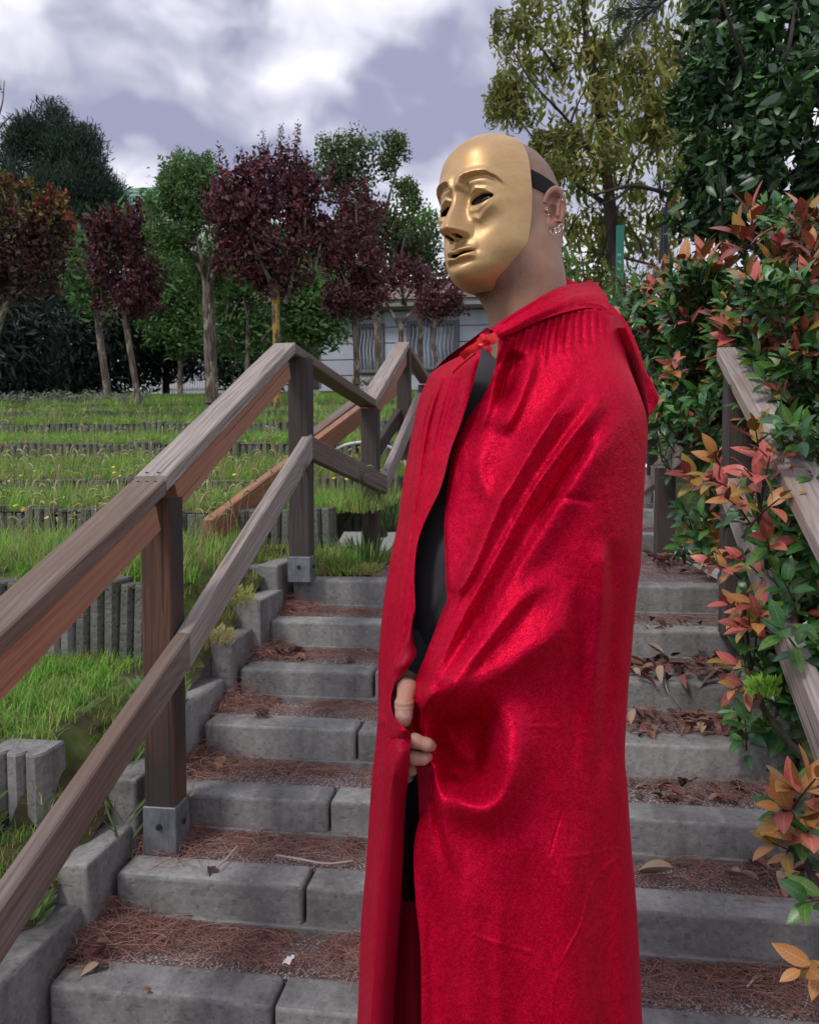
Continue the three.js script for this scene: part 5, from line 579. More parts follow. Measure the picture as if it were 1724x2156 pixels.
  const twig = (label, pts, r) => { const t = thing('twig', label, 'twig', pts[0]); part('stick', tube(pts, r, r * 0.7, 10, 6, 0.5, 3), plain(0.42, 0.33, 0.27, 0.85), t); };
  twig('long pale twig lying across the second step', [onStep(582, 1810, 1), onStep(640, 1820, 1), onStep(690, 1828, 1), onStep(742, 1822, 1)].map((p) => p.add(new THREE.Vector3(0, 0.008, 0))), 0.0035); twig('short pale twig leaning over the edge of the second step', [onStep(455, 1840, 1), onStep(478, 1818, 1), onStep(500, 1792, 1)].map((p) => p.add(new THREE.Vector3(0, 0.01, 0))), 0.003); twig('hooked dry twig beside the third step', [onStep(398, 1690, 2), onStep(408, 1680, 2), onStep(408, 1660, 2)].map((p) => p.add(new THREE.Vector3(0, 0.012, 0))), 0.004); twig('thin dark twig hanging over the fourth step on the right', [onStep(1402, 1415, 4), onStep(1405, 1445, 4).add(new THREE.Vector3(0, -0.02, 0)), onStep(1440, 1505, 3)], 0.0018); twig('dry twig on the lowest paving at the right', [onStep(1570, 2090, 0), onStep(1600, 2065, 0), onStep(1660, 2060, 0)].map((p) => p.add(new THREE.Vector3(0, 0.008, 0))), 0.003);
  // pine cone: overlapping scales
  { const o = onStep(552, 1512, 3); o.y += 0.012; const t = thing('pine_cone', 'small open pine cone lying on the fourth step', 'pine cone', o); const gs = []; for (let i = 0; i < 46; i++) { const f = i / 46, a = i * 2.4, r = 0.004 + 0.010 * Math.sin(Math.PI * (f * 0.8 + 0.15)), g = leafGeo(0.011, 0.009, -0.4, 0.2, 2); g.applyMatrix4(new THREE.Matrix4().compose(new THREE.Vector3(o.x + (f - 0.5) * 0.042, o.y + Math.cos(a) * r * 0.7, o.z + Math.sin(a) * r * 0.7), new THREE.Quaternion().setFromUnitVectors(Y_, new THREE.Vector3(0.5, Math.cos(a), Math.sin(a)).normalize()), new THREE.Vector3(1, 1, 1))); gs.push(strip(g)); } part('scale', [mergeGeometries(gs)], plain(0.14, 0.1, 0.085, 0.9, { side: THREE.DoubleSide }), t, 'stuff'); const c = new THREE.SphereGeometry(1, 10, 8); c.scale(0.022, 0.009, 0.009); c.translate(o.x, o.y, o.z); part('core', c, plain(0.06, 0.04, 0.035, 0.9), t); }
  { const o = onStep(604, 2032, 0); o.y += 0.006; const t = thing('paper_scrap', 'small crumpled white paper scrap on the lowest visible step', 'paper', o); const rows = []; for (let i = 0; i < 5; i++) { rows.push([]); for (let j = 0; j < 4; j++) rows[i].push(new THREE.Vector3(o.x + (j - 1.5) * 0.006 + i * 0.002, o.y + ((i * 7 + j * 5) % 3) * 0.003, o.z - (i - 2) * 0.008)); } part('sheet', gridGeo(rows), plain(0.75, 0.74, 0.72, 0.8, { side: THREE.DoubleSide }), t); }
}

// ---------- the person ----------
{
  const R = rng(909);
  const pBase = new THREE.Vector3(0.165, 0.002, -1.33), P = thing('person', 'person in a long red velvet cloak and gold face mask standing on the steps', 'person', pBase);
  // --- skin, head in its own frame (x to the person's left, y up, z out of the face; y = 0 at the eyes)
  const yawA = 45 * Math.PI / 180, eyeW = at(1016, 421, 1.22), hc = at(1045, 430, 1.285); hc.y = eyeW.y - 0.003;
  const H = new THREE.Matrix4().makeBasis(new THREE.Vector3(Math.cos(yawA), 0, Math.sin(yawA)), Y_, new THREE.Vector3(-Math.sin(yawA), 0, Math.cos(yawA))).multiply(new THREE.Matrix4().makeRotationZ(3.5 * Math.PI / 180)).multiply(new THREE.Matrix4().makeRotationX(1.5 * Math.PI / 180)).setPosition(hc), Hi = H.clone().invert();
  const toHead = (v) => { const q = v.clone().applyMatrix4(Hi); return [q.x, q.y, q.z]; };
  const neckB = toHead(at(1118, 745, 1.31)), neckM = toHead(at(1104, 600, 1.30));
  const skull = (x, y, z) => { let d = ellip(x, y - 0.026, z + 0.030, 0.0745, 0.093, 0.100); d = smin(d, ellip(x, y + 0.03, z - 0.008, 0.060, 0.078, 0.056), 0.04); d = smin(d, ellip(x, y + 0.075, z - 0.028, 0.042, 0.042, 0.042), 0.035); d = smin(d, capsule(Math.abs(x), y, z, [0.046, -0.055, -0.02], [0.02, -0.098, 0.052], 0.020, 0.016), 0.03); return d; };
  const headF = (x, y, z) => { let d = skull(x, y, z); d = smin(d, capsule(x, y, z, [0, -0.03, -0.055], neckM, 0.060, 0.0575), 0.05); d = smin(d, capsule(x, y, z, neckM, neckB, 0.0565, 0.066), 0.03); d = smin(d, capsule(x, y, z, [0.02, -0.09, 0.005], [neckM[0] + 0.02, neckM[1] - 0.05, neckM[2] + 0.035], 0.016, 0.014), 0.03); return d; };
  const lo = [-0.11, neckB[1] - 0.03, -0.16], hi = [0.11, 0.135, 0.10]; lo[0] = Math.min(lo[0], neckB[0] - 0.09); hi[0] = Math.max(hi[0], neckB[0] + 0.09); lo[2] = Math.min(lo[2], neckB[2] - 0.09);
  const head = nets(headF, lo, hi, 0.003);
  // ear
  const earF = (x, y, z) => { // local: x outwards, y up, z forward
    const tilt = 0.18, yy = y * Math.cos(tilt) - z * Math.sin(tilt), zz = z * Math.cos(tilt) + y * Math.sin(tilt); const rim = (ry, rz, w) => { const q = Math.hypot(yy / ry, zz / rz), s = (q - 1) * Math.min(ry, rz); return Math.hypot(s, x - 0.010 - 0.004 * yy / 0.03) - w; };
    let plate = ellip(x - 0.004, yy, zz, 0.0062, 0.030, 0.0185); let d = plate; d = Math.max(d, -ellip(x - 0.011, yy + 0.004, zz + 0.001, 0.008, 0.0135, 0.0095)); d = Math.max(d, -ellip(x - 0.012, yy - 0.014, zz + 0.001, 0.0055, 0.0085, 0.0095));
    let hx = rim(0.0285, 0.0175, 0.0036); if (zz > 0.008 && yy < 0.004) hx = 1; if (yy < -0.017) hx = 1; d = smin(d, hx, 0.004);
    d = smin(d, capsule(x, yy, zz, [0.009, 0.014, -0.008], [0.0095, -0.008, -0.008], 0.0026, 0.0030), 0.004); // antihelix
    d = smin(d, ellip(x - 0.009, yy + 0.004, zz - 0.0125, 0.0045, 0.0055, 0.0040), 0.003); d = smin(d, ellip(x - 0.008, yy + 0.0255, zz - 0.003, 0.0052, 0.0092, 0.0085), 0.006);
    return d;
  };
  const ear = nets(earF, [-0.008, -0.042, -0.03], [0.026, 0.04, 0.03], 0.0012); const earPlace = (s) => { const m = new THREE.Matrix4().makeTranslation(s * 0.073, -0.006, -0.040).multiply(new THREE.Matrix4().makeRotationY(s * -0.45)); return m; };
  const earL = ear.clone().applyMatrix4(earPlace(1)), earR = ear.clone().scale(-1, 1, 1).applyMatrix4(earPlace(-1)); { const ix = earR.index.array; for (let i = 0; i < ix.length; i += 3) { const a = ix[i]; ix[i] = ix[i + 1]; ix[i + 1] = a; } earR.computeVertexNormals(); }
  for (const g of [head, earL, earR]) g.applyMatrix4(H);
  // hidden body: one tapering figure under the clothes
  const B = (x, y, z) => { const v = at(x, y, z); return [v.x, v.y, v.z]; };
  const nk = B(1118, 745, 1.31), chest = B(1100, 960, 1.35), belly = B(1080, 1330, 1.37), hipY = 0.86, c0 = [pBase.x, hipY, pBase.z], shL = B(1255, 860, 1.29), shR = B(975, 870, 1.42), elL = B(1225, 1270, 1.27), wrL = B(1060, 1400, 1.29), elR = B(950, 1270, 1.36), wrR = B(858, 1425, 1.262);
  const lx = Math.cos(yawA) * 0.09, lz = Math.sin(yawA) * 0.09, hipL = [c0[0] + lx, hipY, c0[2] + lz], hipR = [c0[0] - lx, hipY, c0[2] - lz], kn = (h) => [h[0] - 0.02, 0.48, h[2] + 0.02], an = (h) => [h[0], 0.09, h[2]];
  const bodyF = (x, y, z) => { let d = capsule(x, y, z, nk, chest, 0.052, 0.09); d = smin(d, capsule(x, y, z, chest, belly, 0.09, 0.085), 0.06); d = smin(d, capsule(x, y, z, belly, c0, 0.085, 0.09), 0.06); d = smin(d, capsule(x, y, z, shL, elL, 0.048, 0.036), 0.05); d = smin(d, capsule(x, y, z, elL, wrL, 0.036, 0.024), 0.02); d = smin(d, capsule(x, y, z, shR, elR, 0.048, 0.034), 0.05); d = smin(d, capsule(x, y, z, elR, wrR, 0.034, 0.024), 0.02); d = smin(d, capsule(x, y, z, [chest[0], chest[1] + 0.08, chest[2]], shL, 0.045, 0.04), 0.06); d = smin(d, capsule(x, y, z, [chest[0], chest[1] + 0.08, chest[2]], shR, 0.045, 0.04), 0.06);
    for (const h of [hipL, hipR]) { d = smin(d, capsule(x, y, z, h, kn(h), 0.075, 0.052), 0.05); d = smin(d, capsule(x, y, z, kn(h), an(h), 0.052, 0.036), 0.03); } return d; };
  const bodyG = nets(bodyF, [-0.25, 0.03, -1.62], [0.5, nk[1] + 0.09, -1.02], 0.012);
  // the hand that holds the cloak shut: palm, thumb pressing down, fingers curled round the edge
  const chain = (pts, rad) => (x, y, z) => { let d = 1; for (let i = 0; i < pts.length - 1; i++) d = Math.min(d, capsule(x, y, z, pts[i], pts[i + 1], rad[i], rad[i + 1])); return d; };
  const schain = (pts, rad, k = 0.006) => (x, y, z) => { let d = 1; for (let i = 0; i < pts.length - 1; i++) d = smin(d, capsule(x, y, z, pts[i], pts[i + 1], rad[i], rad[i + 1]), k); return d; };
  const thumb = schain([B(842, 1480, 1.25), B(858, 1448, 1.205), B(851, 1484, 1.176), B(850, 1508, 1.170), B(849.5, 1517, 1.170)], [0.014, 0.0138, 0.0128, 0.0112, 0.0098]);
  const fin = [schain([B(836, 1530, 1.24), B(842, 1560, 1.185), B(874, 1560, 1.156), B(899, 1568, 1.156), B(908, 1571, 1.160)], [0.0105, 0.0102, 0.0096, 0.0088, 0.0072]), schain([B(836, 1556, 1.24), B(842, 1593, 1.19), B(872, 1596, 1.162), B(891, 1597, 1.163), B(901, 1594, 1.168)], [0.010, 0.0098, 0.0093, 0.0084, 0.0068]), schain([B(836, 1580, 1.24), B(842, 1618, 1.2), B(866, 1620, 1.186), B(876, 1617, 1.192)], [0.0095, 0.009, 0.0085, 0.007]), schain([B(838, 1596, 1.24), B(842, 1636, 1.21), B(858, 1636, 1.21), B(864, 1630, 1.215)], [0.0085, 0.008, 0.0075, 0.0065])];
  const palm = (x, y, z) => smin(capsule(x, y, z, wrR, B(838, 1530, 1.258), 0.022, 0.022), capsule(x, y, z, B(842, 1480, 1.25), B(838, 1590, 1.25), 0.017, 0.015), 0.02);
  const handF = (x, y, z) => { let d = smin(palm(x, y, z), thumb(x, y, z), 0.012); for (const f of fin) { const q = f(x, y, z); d = smin(d, q, 0.0045); } const c = B(846, 1487, 1.158); return d + 0.0006 * Math.sin(y * 900) * Math.exp(-(((y - c[1]) / 0.007) ** 2)); };
  const h0 = B(800, 1660, 1.25), h1 = B(925, 1405, 1.12), handG = nets(handF, [h0[0] - 0.01, h0[1] - 0.01, h0[2] - 0.05], [h1[0] + 0.01, h1[1] + 0.01, -1.07], 0.0021);
  { // skin tones that stay with the skin: shaved scalp and beard shadow, redder ears and knuckles
    const paint = (g, f) => { const p = g.attributes.position, c = new Float32Array(p.count * 3), v = new THREE.Vector3(); for (let i = 0; i < p.count; i++) { v.fromBufferAttribute(p, i); const q = f(v); c.set(q, i * 3); } g.setAttribute('color', new THREE.BufferAttribute(c, 3)); return g; };
    const base = [0.36, 0.21, 0.145], scalp = [0.25, 0.16, 0.12], beard = [0.20, 0.12, 0.09];
    paint(head, (v) => { const q = v.clone().applyMatrix4(Hi), n = fbm(q.x * 90 + 50, q.y * 90 + 50, q.z * 90.1, 3) - 0.5, s = smooth(-0.005, 0.04, q.y - 0.012 + n * 0.02) * 1, bd = smooth(0.02, -0.02, q.z * -1 + 0.01) * smooth(-0.06, -0.085, q.y) * smooth(-0.155, -0.12, q.y) * 0.9, hair = smooth(-0.05, -0.10, q.z) * smooth(-0.06, 0.0, q.y) * 0.6; let c = mix3(base, scalp, Math.max(s * 0.85, hair)); c = mix3(c, beard, bd); const pore = hash(Math.floor(q.x * 900) + 999, Math.floor(q.y * 900) + 999, Math.floor(q.z * 900) + 999) - 0.5, red = fbm(q.x * 30 + 9, q.y * 30, q.z * 30.1, 3) - 0.5; return c.map((k, e) => k * (1 + n * 0.22 + pore * (0.06 + 0.12 * Math.max(bd, s)) + (e ? -red * 0.25 : red * 0.1))); });
    paint(earL, () => [0.38, 0.19, 0.15]); paint(earR, () => [0.38, 0.19, 0.15]); paint(bodyG, () => base); const tip = at(849, 1515, 1.16); paint(handG, (v) => { const n = fbm(v.x * 80 + 9, v.y * 80, v.z * 80.1, 3) - 0.5, k = smooth(0.02, 0.0, v.distanceTo(tip)) * 0.4; return mix3([0.44, 0.24, 0.18], [0.47, 0.2, 0.165], k).map((q) => q * (1 + n * 0.2)); });
  }
  const skinTex = tex(256, 256, (u, v) => 255 * (0.6 * fbm(u * 60, v * 60, 2, 3, 60, 60) + 0.4 * vnoise(u * 110, v * 110, 5, 110, 110)), 0.05, 0.05, false);
  const skin = phys({ color: 0xffffff, vertexColors: true, roughness: 0.52, specularIntensity: 0.5, bumpMap: skinTex, bumpScale: 0.0004 });
  for (const g of [head, earL, earR, bodyG, handG]) { const p = g.attributes.position, uv = g.attributes.uv; for (let i = 0; i < p.count; i++) uv.setXY(i, p.getX(i) + p.getZ(i), p.getY(i)); }
  part('body', [head, earL, earR, bodyG, handG], skin, P);
  { // nails
    const nailM = phys({ color: lin(0.62, 0.40, 0.36), roughness: 0.28, clearcoat: 0.4, clearcoatRoughness: 0.2 });
    const nail = (c, up, out, w, l) => { const s = new THREE.Vector3().crossVectors(up, out).normalize(), rows = []; for (let i = 0; i <= 6; i++) { rows.push([]); for (let j = -4; j <= 4; j++) { const a = j / 4, t = i / 6, ww = w * (0.85 + 0.15 * Math.sin(t * 3.1)) * (t > 0.8 ? 1 - (t - 0.8) * 1.2 : 1); rows[i].push(c.clone().addScaledVector(s, a * ww).addScaledVector(up, (t - 0.5) * l).addScaledVector(out, -0.0042 * a * a + 0.001 - 0.0012 * t)); } } return gridGeo(rows); };
    part('nail', nail(at(850, 1508, 1.1575), new THREE.Vector3(0.05, -1, -0.05).normalize(), new THREE.Vector3(-0.1, 0.02, 1).normalize(), 0.0082, 0.0155), nailM, P); part('nail', nail(at(904, 1566, 1.1515), new THREE.Vector3(1, -0.1, -0.25).normalize(), new THREE.Vector3(0.3, 0.45, 0.85).normalize(), 0.0055, 0.011), nailM, P); part('nail', nail(at(897, 1591, 1.1585), new THREE.Vector3(1, 0.1, -0.35).normalize(), new THREE.Vector3(0.4, 0.4, 0.85).normalize(), 0.0048, 0.009), nailM, P);
  }
  // --- gold mask
  {
    const Dt = [[-0.127, 0.054], [-0.122, 0.069], [-0.112, 0.085], [-0.098, 0.0935], [-0.08, 0.0935], [-0.06, 0.0915], [-0.03, 0.089], [0, 0.088], [0.03, 0.0925], [0.05, 0.0915], [0.075, 0.083], [0.095, 0.068], [0.108, 0.050], [0.116, 0.030], [0.120, 0.010], [0.121, -0.006]];
    const Wt = [[-0.127, 0.016], [-0.122, 0.026], [-0.112, 0.038], [-0.095, 0.053], [-0.07, 0.066], [-0.04, 0.0715], [0, 0.0755], [0.03, 0.0755], [0.06, 0.072], [0.085, 0.062], [0.103, 0.048], [0.114, 0.030], [0.120, 0.013], [0.121, 0.004]];
    const Zt = [[-0.127, 0.042], [-0.12, 0.044], [-0.105, 0.036], [-0.085, 0.022], [-0.06, 0.016], [-0.03, 0.011], [0, 0.009], [0.05, 0.007], [0.09, 0.0], [0.121, -0.014]];
    const g1 = (x, y, cx, cy, rx, ry) => Math.exp(-(((x - cx) / rx) ** 2) - (((y - cy) / ry) ** 2));
    const seg = (x, y, pts) => { let best = 9, bt = 0, side = 0, L = 0; for (let i = 0; i < pts.length - 1; i++) { const [ax, ay] = pts[i], [bx, by] = pts[i + 1], ex = bx - ax, ey = by - ay, t = clamp(((x - ax) * ex + (y - ay) * ey) / (ex * ex + ey * ey)), dx = x - ax - ex * t, dy = y - ay - ey * t, d = Math.hypot(dx, dy); if (d < best) { best = d; bt = (i + t) / (pts.length - 1); side = ex * (y - ay) - ey * (x - ax); } } return [best, bt, side]; };
    const browL = [[0.0092, 0.014], [0.0092, 0.027], [0.0125, 0.0345], [0.02, 0.0372], [0.034, 0.0380], [0.048, 0.0368], [0.058, 0.029], [0.066, 0.014]], upLid = [[0.0135, -0.002], [0.019, 0.010], [0.030, 0.0155], [0.043, 0.0125], [0.055, 0.003]], loLid = [[0.0145, -0.007], [0.022, -0.0155], [0.034, -0.0165], [0.046, -0.009], [0.055, 0.001]], cheek = [[0.021, -0.024], [0.034, -0.031], [0.052, -0.014], [0.062, 0.004]], naso = [[0.021, -0.042], [0.03, -0.055], [0.036, -0.075]];
    // eye opening: almond between two arcs
    const eyeIn = (ax, y) => { const t = (ax - 0.0335) / 0.0192; if (Math.abs(t) > 1) return -1; const top = 0.0012 + 0.0068 * (1 - t * t) ** 0.8 + 0.0012 * t, bot = -0.0012 - 0.0062 * (1 - t * t) ** 0.75 + 0.0014 * t; return Math.min(top - y, y - bot); };
    const lipMid = (x) => -0.0765 + 0.0022 * Math.exp(-((x / 0.007) ** 2)) * -1 + 0.0022 * (1 - Math.exp(-((x / 0.016) ** 2))) ;
    const mouthIn = (x, y) => { const h = 0.0034 * (1 - (x / 0.026) ** 2); return Math.abs(x) > 0.026 ? -1 : h - Math.abs(y - lipMid(x)); };
    const nostIn = (ax, y, z) => 1 - ((ax - 0.0075) / 0.0046) ** 2 - ((y + 0.0512) / 0.0028) ** 2;
    const relief = (x, y) => {
      const ax = Math.abs(x); let d = 0;
      { const [q, t, s] = seg(ax, y, browL); const e = smooth(0, 0.12, t) * smooth(1.02, 0.8, t); const inner = s < 0; d += 0.0058 * e * Math.exp(-((q / (inner ? 0.0022 : 0.0070)) ** 2)); d -= 0.0042 * e * (inner ? Math.exp(-(((q - 0.0055) / 0.0045) ** 2)) : 0); }
      d -= 0.0105 * g1(ax, y, 0.028, 0.004, 0.020, 0.015) + 0.0055 * g1(ax, y, 0.0135, 0.008, 0.007, 0.014);
      { const [q, t] = seg(ax, y, upLid); d += 0.0042 * Math.sin(Math.PI * clamp(t)) ** 0.6 * Math.exp(-((q / 0.0036) ** 2)); }
      { const [q, t] = seg(ax, y, loLid); d += 0.0022 * Math.sin(Math.PI * clamp(t)) ** 0.6 * Math.exp(-((q / 0.0034) ** 2)); }
      d += 0.006 * g1(ax, y, 0.033, 0.0, 0.019, 0.012);
      d += 0.0062 * g1(ax, y, 0.046, -0.012, 0.019, 0.014); { const [q, t, s] = seg(ax, y, cheek); d += 0.0022 * smooth(0, 0.2, t) * smooth(1, 0.8, t) * Math.exp(-((q / (s < 0 ? 0.0035 : 0.009)) ** 2)); d -= 0.0026 * smooth(0, 0.2, t) * smooth(1, 0.8, t) * (s < 0 ? Math.exp(-(((q - 0.012) / 0.010) ** 2)) : 0); }
      // nose
      const nh = stab([[-0.062, 0], [-0.056, 0.002], [-0.0525, 0.015], [-0.048, 0.028], [-0.042, 0.0355], [-0.035, 0.0345], [-0.02, 0.0255], [-0.005, 0.0175], [0.008, 0.012], [0.02, 0.0075], [0.034, 0.003], [0.045, 0]], y), nw = stab([[-0.06, 0.010], [-0.048, 0.0130], [-0.038, 0.0118], [-0.02, 0.0082], [0, 0.0068], [0.02, 0.0078], [0.045, 0.012]], y);
      const cross = ax < nw * 0.45 ? 1 : Math.exp(-(((ax - nw * 0.45) / (nw * 0.72)) ** 2)); d += nh * cross * (y > -0.056 ? 1 : 1);
      d += 0.0150 * Math.exp(-(((ax - 0.0155) / 0.0062) ** 2) - (((y + 0.0425) / 0.0082) ** 2)); d -= 0.003 * Math.exp(-(((ax - 0.0232) / 0.0022) ** 2) - (((y + 0.043) / 0.009) ** 2));
      d -= 0.012 * Math.exp(-(((ax - 0.0075) / 0.004) ** 2) - (((y + 0.0520) / 0.0026) ** 2));
      { const [q] = seg(ax, y, naso); d -= 0.0011 * Math.exp(-((q / 0.006) ** 2)); }
      // mouth: muzzle, lips, philtrum, chin
      d += 0.0075 * g1(x, y, 0, -0.074, 0.027, 0.019); const lm = lipMid(x), lx = 1 - (x / 0.028) ** 2; if (lx > 0) { const k = Math.sqrt(lx), up = 0.0048 + 0.0012 * Math.exp(-(((ax - 0.006) / 0.004) ** 2)), dy = y - lm; d += 0.0062 * k * Math.exp(-(((dy - up) / 0.0038) ** 2)) + 0.0072 * k * Math.exp(-(((dy + 0.0065) / 0.0048) ** 2)); d -= 0.0040 * k * Math.exp(-((dy / 0.0018) ** 2)); }
      d -= 0.0016 * Math.exp(-((x / 0.0036) ** 2) - (((y + 0.0605) / 0.005) ** 2)); d -= 0.0040 * g1(x, y, 0, -0.0885, 0.020, 0.0042); d += 0.0075 * g1(x, y, 0, -0.105, 0.017, 0.013); d -= 0.0024 * g1(ax, y, 0.0285, -0.0735, 0.0042, 0.006); d += 0.0022 * g1(ax, y, 0.030, 0.075, 0.02, 0.016); d -= 0.0028 * g1(ax, y, 0.066, 0.03, 0.009, 0.02);
      return d;
    };
    const NX = 250, NY = 330, pos = [], keep = [], idx = [];
    for (let j = 0; j <= NY; j++) { const y = lerp(-0.127, 0.121, j / NY); const w = stab(Wt, y), D = stab(Dt, y), zc = stab(Zt, y);
      for (let i = 0; i <= NX; i++) { const u = lerp(-1, 1, i / NX) * Math.PI / 2, s = Math.sin(u), c = Math.cos(u), x = w * Math.sign(s) * Math.abs(s) ** 0.92, z = zc + (D - zc) * Math.abs(c) ** 0.86, ax = Math.abs(x), fade = smooth(0, 0.25, c), r = relief(x, y) * fade; let zz = z + r, xx = x;
        const e = eyeIn(ax, y), m = mouthIn(x, y), n = nostIn(ax, y); let k = 1; if (e > 0.0004 || m > 0.0003 || n > 0) k = 0; if (e > -0.0016) zz -= 0.0035 * smooth(-0.0016, 0.0012, e); if (m > -0.001) zz -= 0.004 * smooth(-0.001, 0.0008, m); pos.push(xx, y, zz); keep.push(k); } }
    for (let j = 0; j < NY; j++) for (let i = 0; i < NX; i++) { const a = j * (NX + 1) + i, b = a + NX + 1; if (keep[a] + keep[a + 1] + keep[b] + keep[b + 1] < 2) continue; idx.push(a, a + 1, b, b, a + 1, b + 1); }
    const outer = new THREE.BufferGeometry(); outer.setAttribute('position', new THREE.Float32BufferAttribute(pos, 3)); outer.setIndex(idx); outer.computeVertexNormals(); strip(outer);
    // inner shell 2 mm behind, and a rim between, so that the mask has thickness
    const nrm = outer.attributes.normal, pin = pos.slice(); for (let i = 0; i < pin.length / 3; i++) { pin[i * 3] -= nrm.getX(i) * 0.0022; pin[i * 3 + 1] -= nrm.getY(i) * 0.0022; pin[i * 3 + 2] -= nrm.getZ(i) * 0.0022; }
    const edges = new Map(); for (let t = 0; t < idx.length; t += 3) for (let q = 0; q < 3; q++) { const a = idx[t + q], b = idx[t + (q + 1) % 3], k = a < b ? a * 1e6 + b : b * 1e6 + a; edges.has(k) ? edges.delete(k) : edges.set(k, [a, b]); }
    const ip = [...pin], ii = []; for (let t = 0; t < idx.length; t += 3) ii.push(idx[t], idx[t + 2], idx[t + 1]); for (const [a, b] of edges.values()) { const o = ip.length / 3; ip.push(pos[a * 3], pos[a * 3 + 1], pos[a * 3 + 2], pos[b * 3], pos[b * 3 + 1], pos[b * 3 + 2], pin[b * 3], pin[b * 3 + 1], pin[b * 3 + 2], pin[a * 3], pin[a * 3 + 1], pin[a * 3 + 2]); ii.push(o, o + 2, o + 1, o, o + 3, o + 2); }
    const inner = new THREE.BufferGeometry(); inner.setAttribute('position', new THREE.Float32BufferAttribute(ip, 3)); inner.setIndex(ii); inner.computeVertexNormals(); strip(inner);
    for (const g of [outer, inner]) { const p = g.attributes.position, uv = g.attributes.uv; for (let i = 0; i < p.count; i++) uv.setXY(i, p.getX(i), p.getY(i)); g.applyMatrix4(H); }
    const gold = phys({ map: tex(256, 256, (u, v) => { const a = fbm(u * 5, v * 5, 3, 4, 5, 5), b = fbm(u * 60, v * 60, 6, 2, 60, 60); return mix3([196, 159, 112], [210, 175, 128], a).map((k) => k + (b - 0.5) * 10); }, 0.13, 0.13), roughness: 0.5, roughnessMap: tex(256, 256, (u, v) => [0, 200 + 55 * fbm(u * 8, v * 8, 8, 4, 8, 8), 0], 0.1, 0.1, false), metalness: 0.56, bumpMap: skinTex, bumpScale: 0.00012, specularIntensity: 1 });
    const mask = part('mask', outer, gold, P); part('mask_back', inner, plain(0.16, 0.13, 0.10, 0.8), mask);
    // black sheets added so that the eye openings and the mouth read as shaded
    const darkSheet = (cx, cy, rx, ry) => { const rows = []; for (let j = 0; j <= 8; j++) { rows.push([]); for (let i = 0; i <= 12; i++) { const x = cx + (i / 6 - 1) * rx, y = cy + (j / 4 - 1) * ry, w = stab(Wt, y), D = stab(Dt, y), zc = stab(Zt, y); rows[j].push(new THREE.Vector3(x, y, zc + (D - zc) * Math.sqrt(Math.max(0, 1 - (x / w) ** 2)) ** 0.86 - 0.0125).applyMatrix4(H)); } } return gridGeo(rows); };
    part('shade_backing', [darkSheet(0.034, 0, 0.0245, 0.013), darkSheet(-0.034, 0, 0.0245, 0.013), darkSheet(0, -0.0765, 0.029, 0.009)], plain(0.006, 0.006, 0.007, 0.6), mask);
    { const eb = new THREE.SphereGeometry(0.009, 16, 12); eb.scale(1.2, 0.55, 0.5); eb.translate(0.037, -0.0005, 0.0705); eb.applyMatrix4(H); part('dark_eye', eb, phys({ color: lin(0.012, 0.011, 0.012), roughness: 0.25 }), mask); }
    // elastic strap: a band laid on the skull from the mask edge round the back
    const rows = [[], [], [], []]; for (let i = 0; i <= 60; i++) { const a = lerp(-0.75, Math.PI + 0.75, i / 60), yc = lerp(0.040, 0.014, Math.sin(clamp((a + 0.75) / (Math.PI + 1.5)) * Math.PI) ** 1.2), hw = 0.0138; for (let j = 0; j < 4; j++) { const y = yc + (j - 1.5) / 1.5 * hw; let r = 0.06; const dx = Math.cos(a), dz = -Math.sin(a); for (let q = 0; q < 30; q++) { const d = headF(dx * r, y, -0.03 + dz * r); r -= d * 0.9; if (Math.abs(d) < 1e-5) break; } r += 0.0022; rows[j].push(new THREE.Vector3(dx * r, y, -0.03 + dz * r).applyMatrix4(H)); } }
    part('strap', gridGeo(rows), plain(0.004, 0.004, 0.0045, 1, { side: THREE.DoubleSide, bumpMap: skinTex, bumpScale: 0.0006 }), mask);
  }
  { // ear jewellery
    const steel = std({ color: lin(0.82, 0.80, 0.78), metalness: 1, roughness: 0.16 }), m = H.clone().multiply(earPlace(1)); const ring = (x, y, z, r, ry, n = 0.0005) => { const g = new THREE.TorusGeometry(r, n, 8, 28); g.rotateY(ry); g.translate(x, y, z); g.applyMatrix4(m); part('earring', g, steel, P); }; const stud = (x, y, z) => { const g = new THREE.SphereGeometry(0.0014, 12, 8); g.translate(x, y, z); g.applyMatrix4(m); part('ear_stud', g, steel, P); };
    ring(0.011, -0.0345, 0.003, 0.0046, 1.5, 0.0005); ring(0.011, -0.032, -0.004, 0.0042, 1.4, 0.0005); ring(0.012, -0.027, -0.0105, 0.004, 1.3, 0.0005); ring(0.012, 0.021, -0.014, 0.0045, 0.2); ring(0.012, 0.008, -0.0195, 0.004, 0.1); ring(0.012, -0.003, -0.0205, 0.004, 0.1); stud(0.0145, -0.004, 0.0135); stud(0.0145, -0.011, 0.0115); stud(0.0155, 0.012, -0.0135);
  }
  { // curly dark beard under the chin
    const gs = []; for (let i = 0; i < 150; i++) { const x = (R() - 0.4) * 0.05, z = lerp(-0.004, 0.036, R()), o = new THREE.Vector3(x + 0.004, -0.112 - R() * 0.008, z), pts = [], a0 = R() * 6.28, rr = 0.002 + R() * 0.0025, len = 0.006 + R() * 0.014; for (let k = 0; k <= 12; k++) { const t = k / 12; pts.push(new THREE.Vector3(o.x + Math.cos(a0 + t * 11) * rr * t ** 0.5, o.y - len * t, o.z + Math.sin(a0 + t * 11) * rr * t ** 0.5 + 0.004 * t).applyMatrix4(H)); } gs.push(tube(pts, 0.0004, 0.00025, 12, 3)); } part('beard', gs, plain(0.018, 0.014, 0.013, 0.6), P, 'stuff');
  }
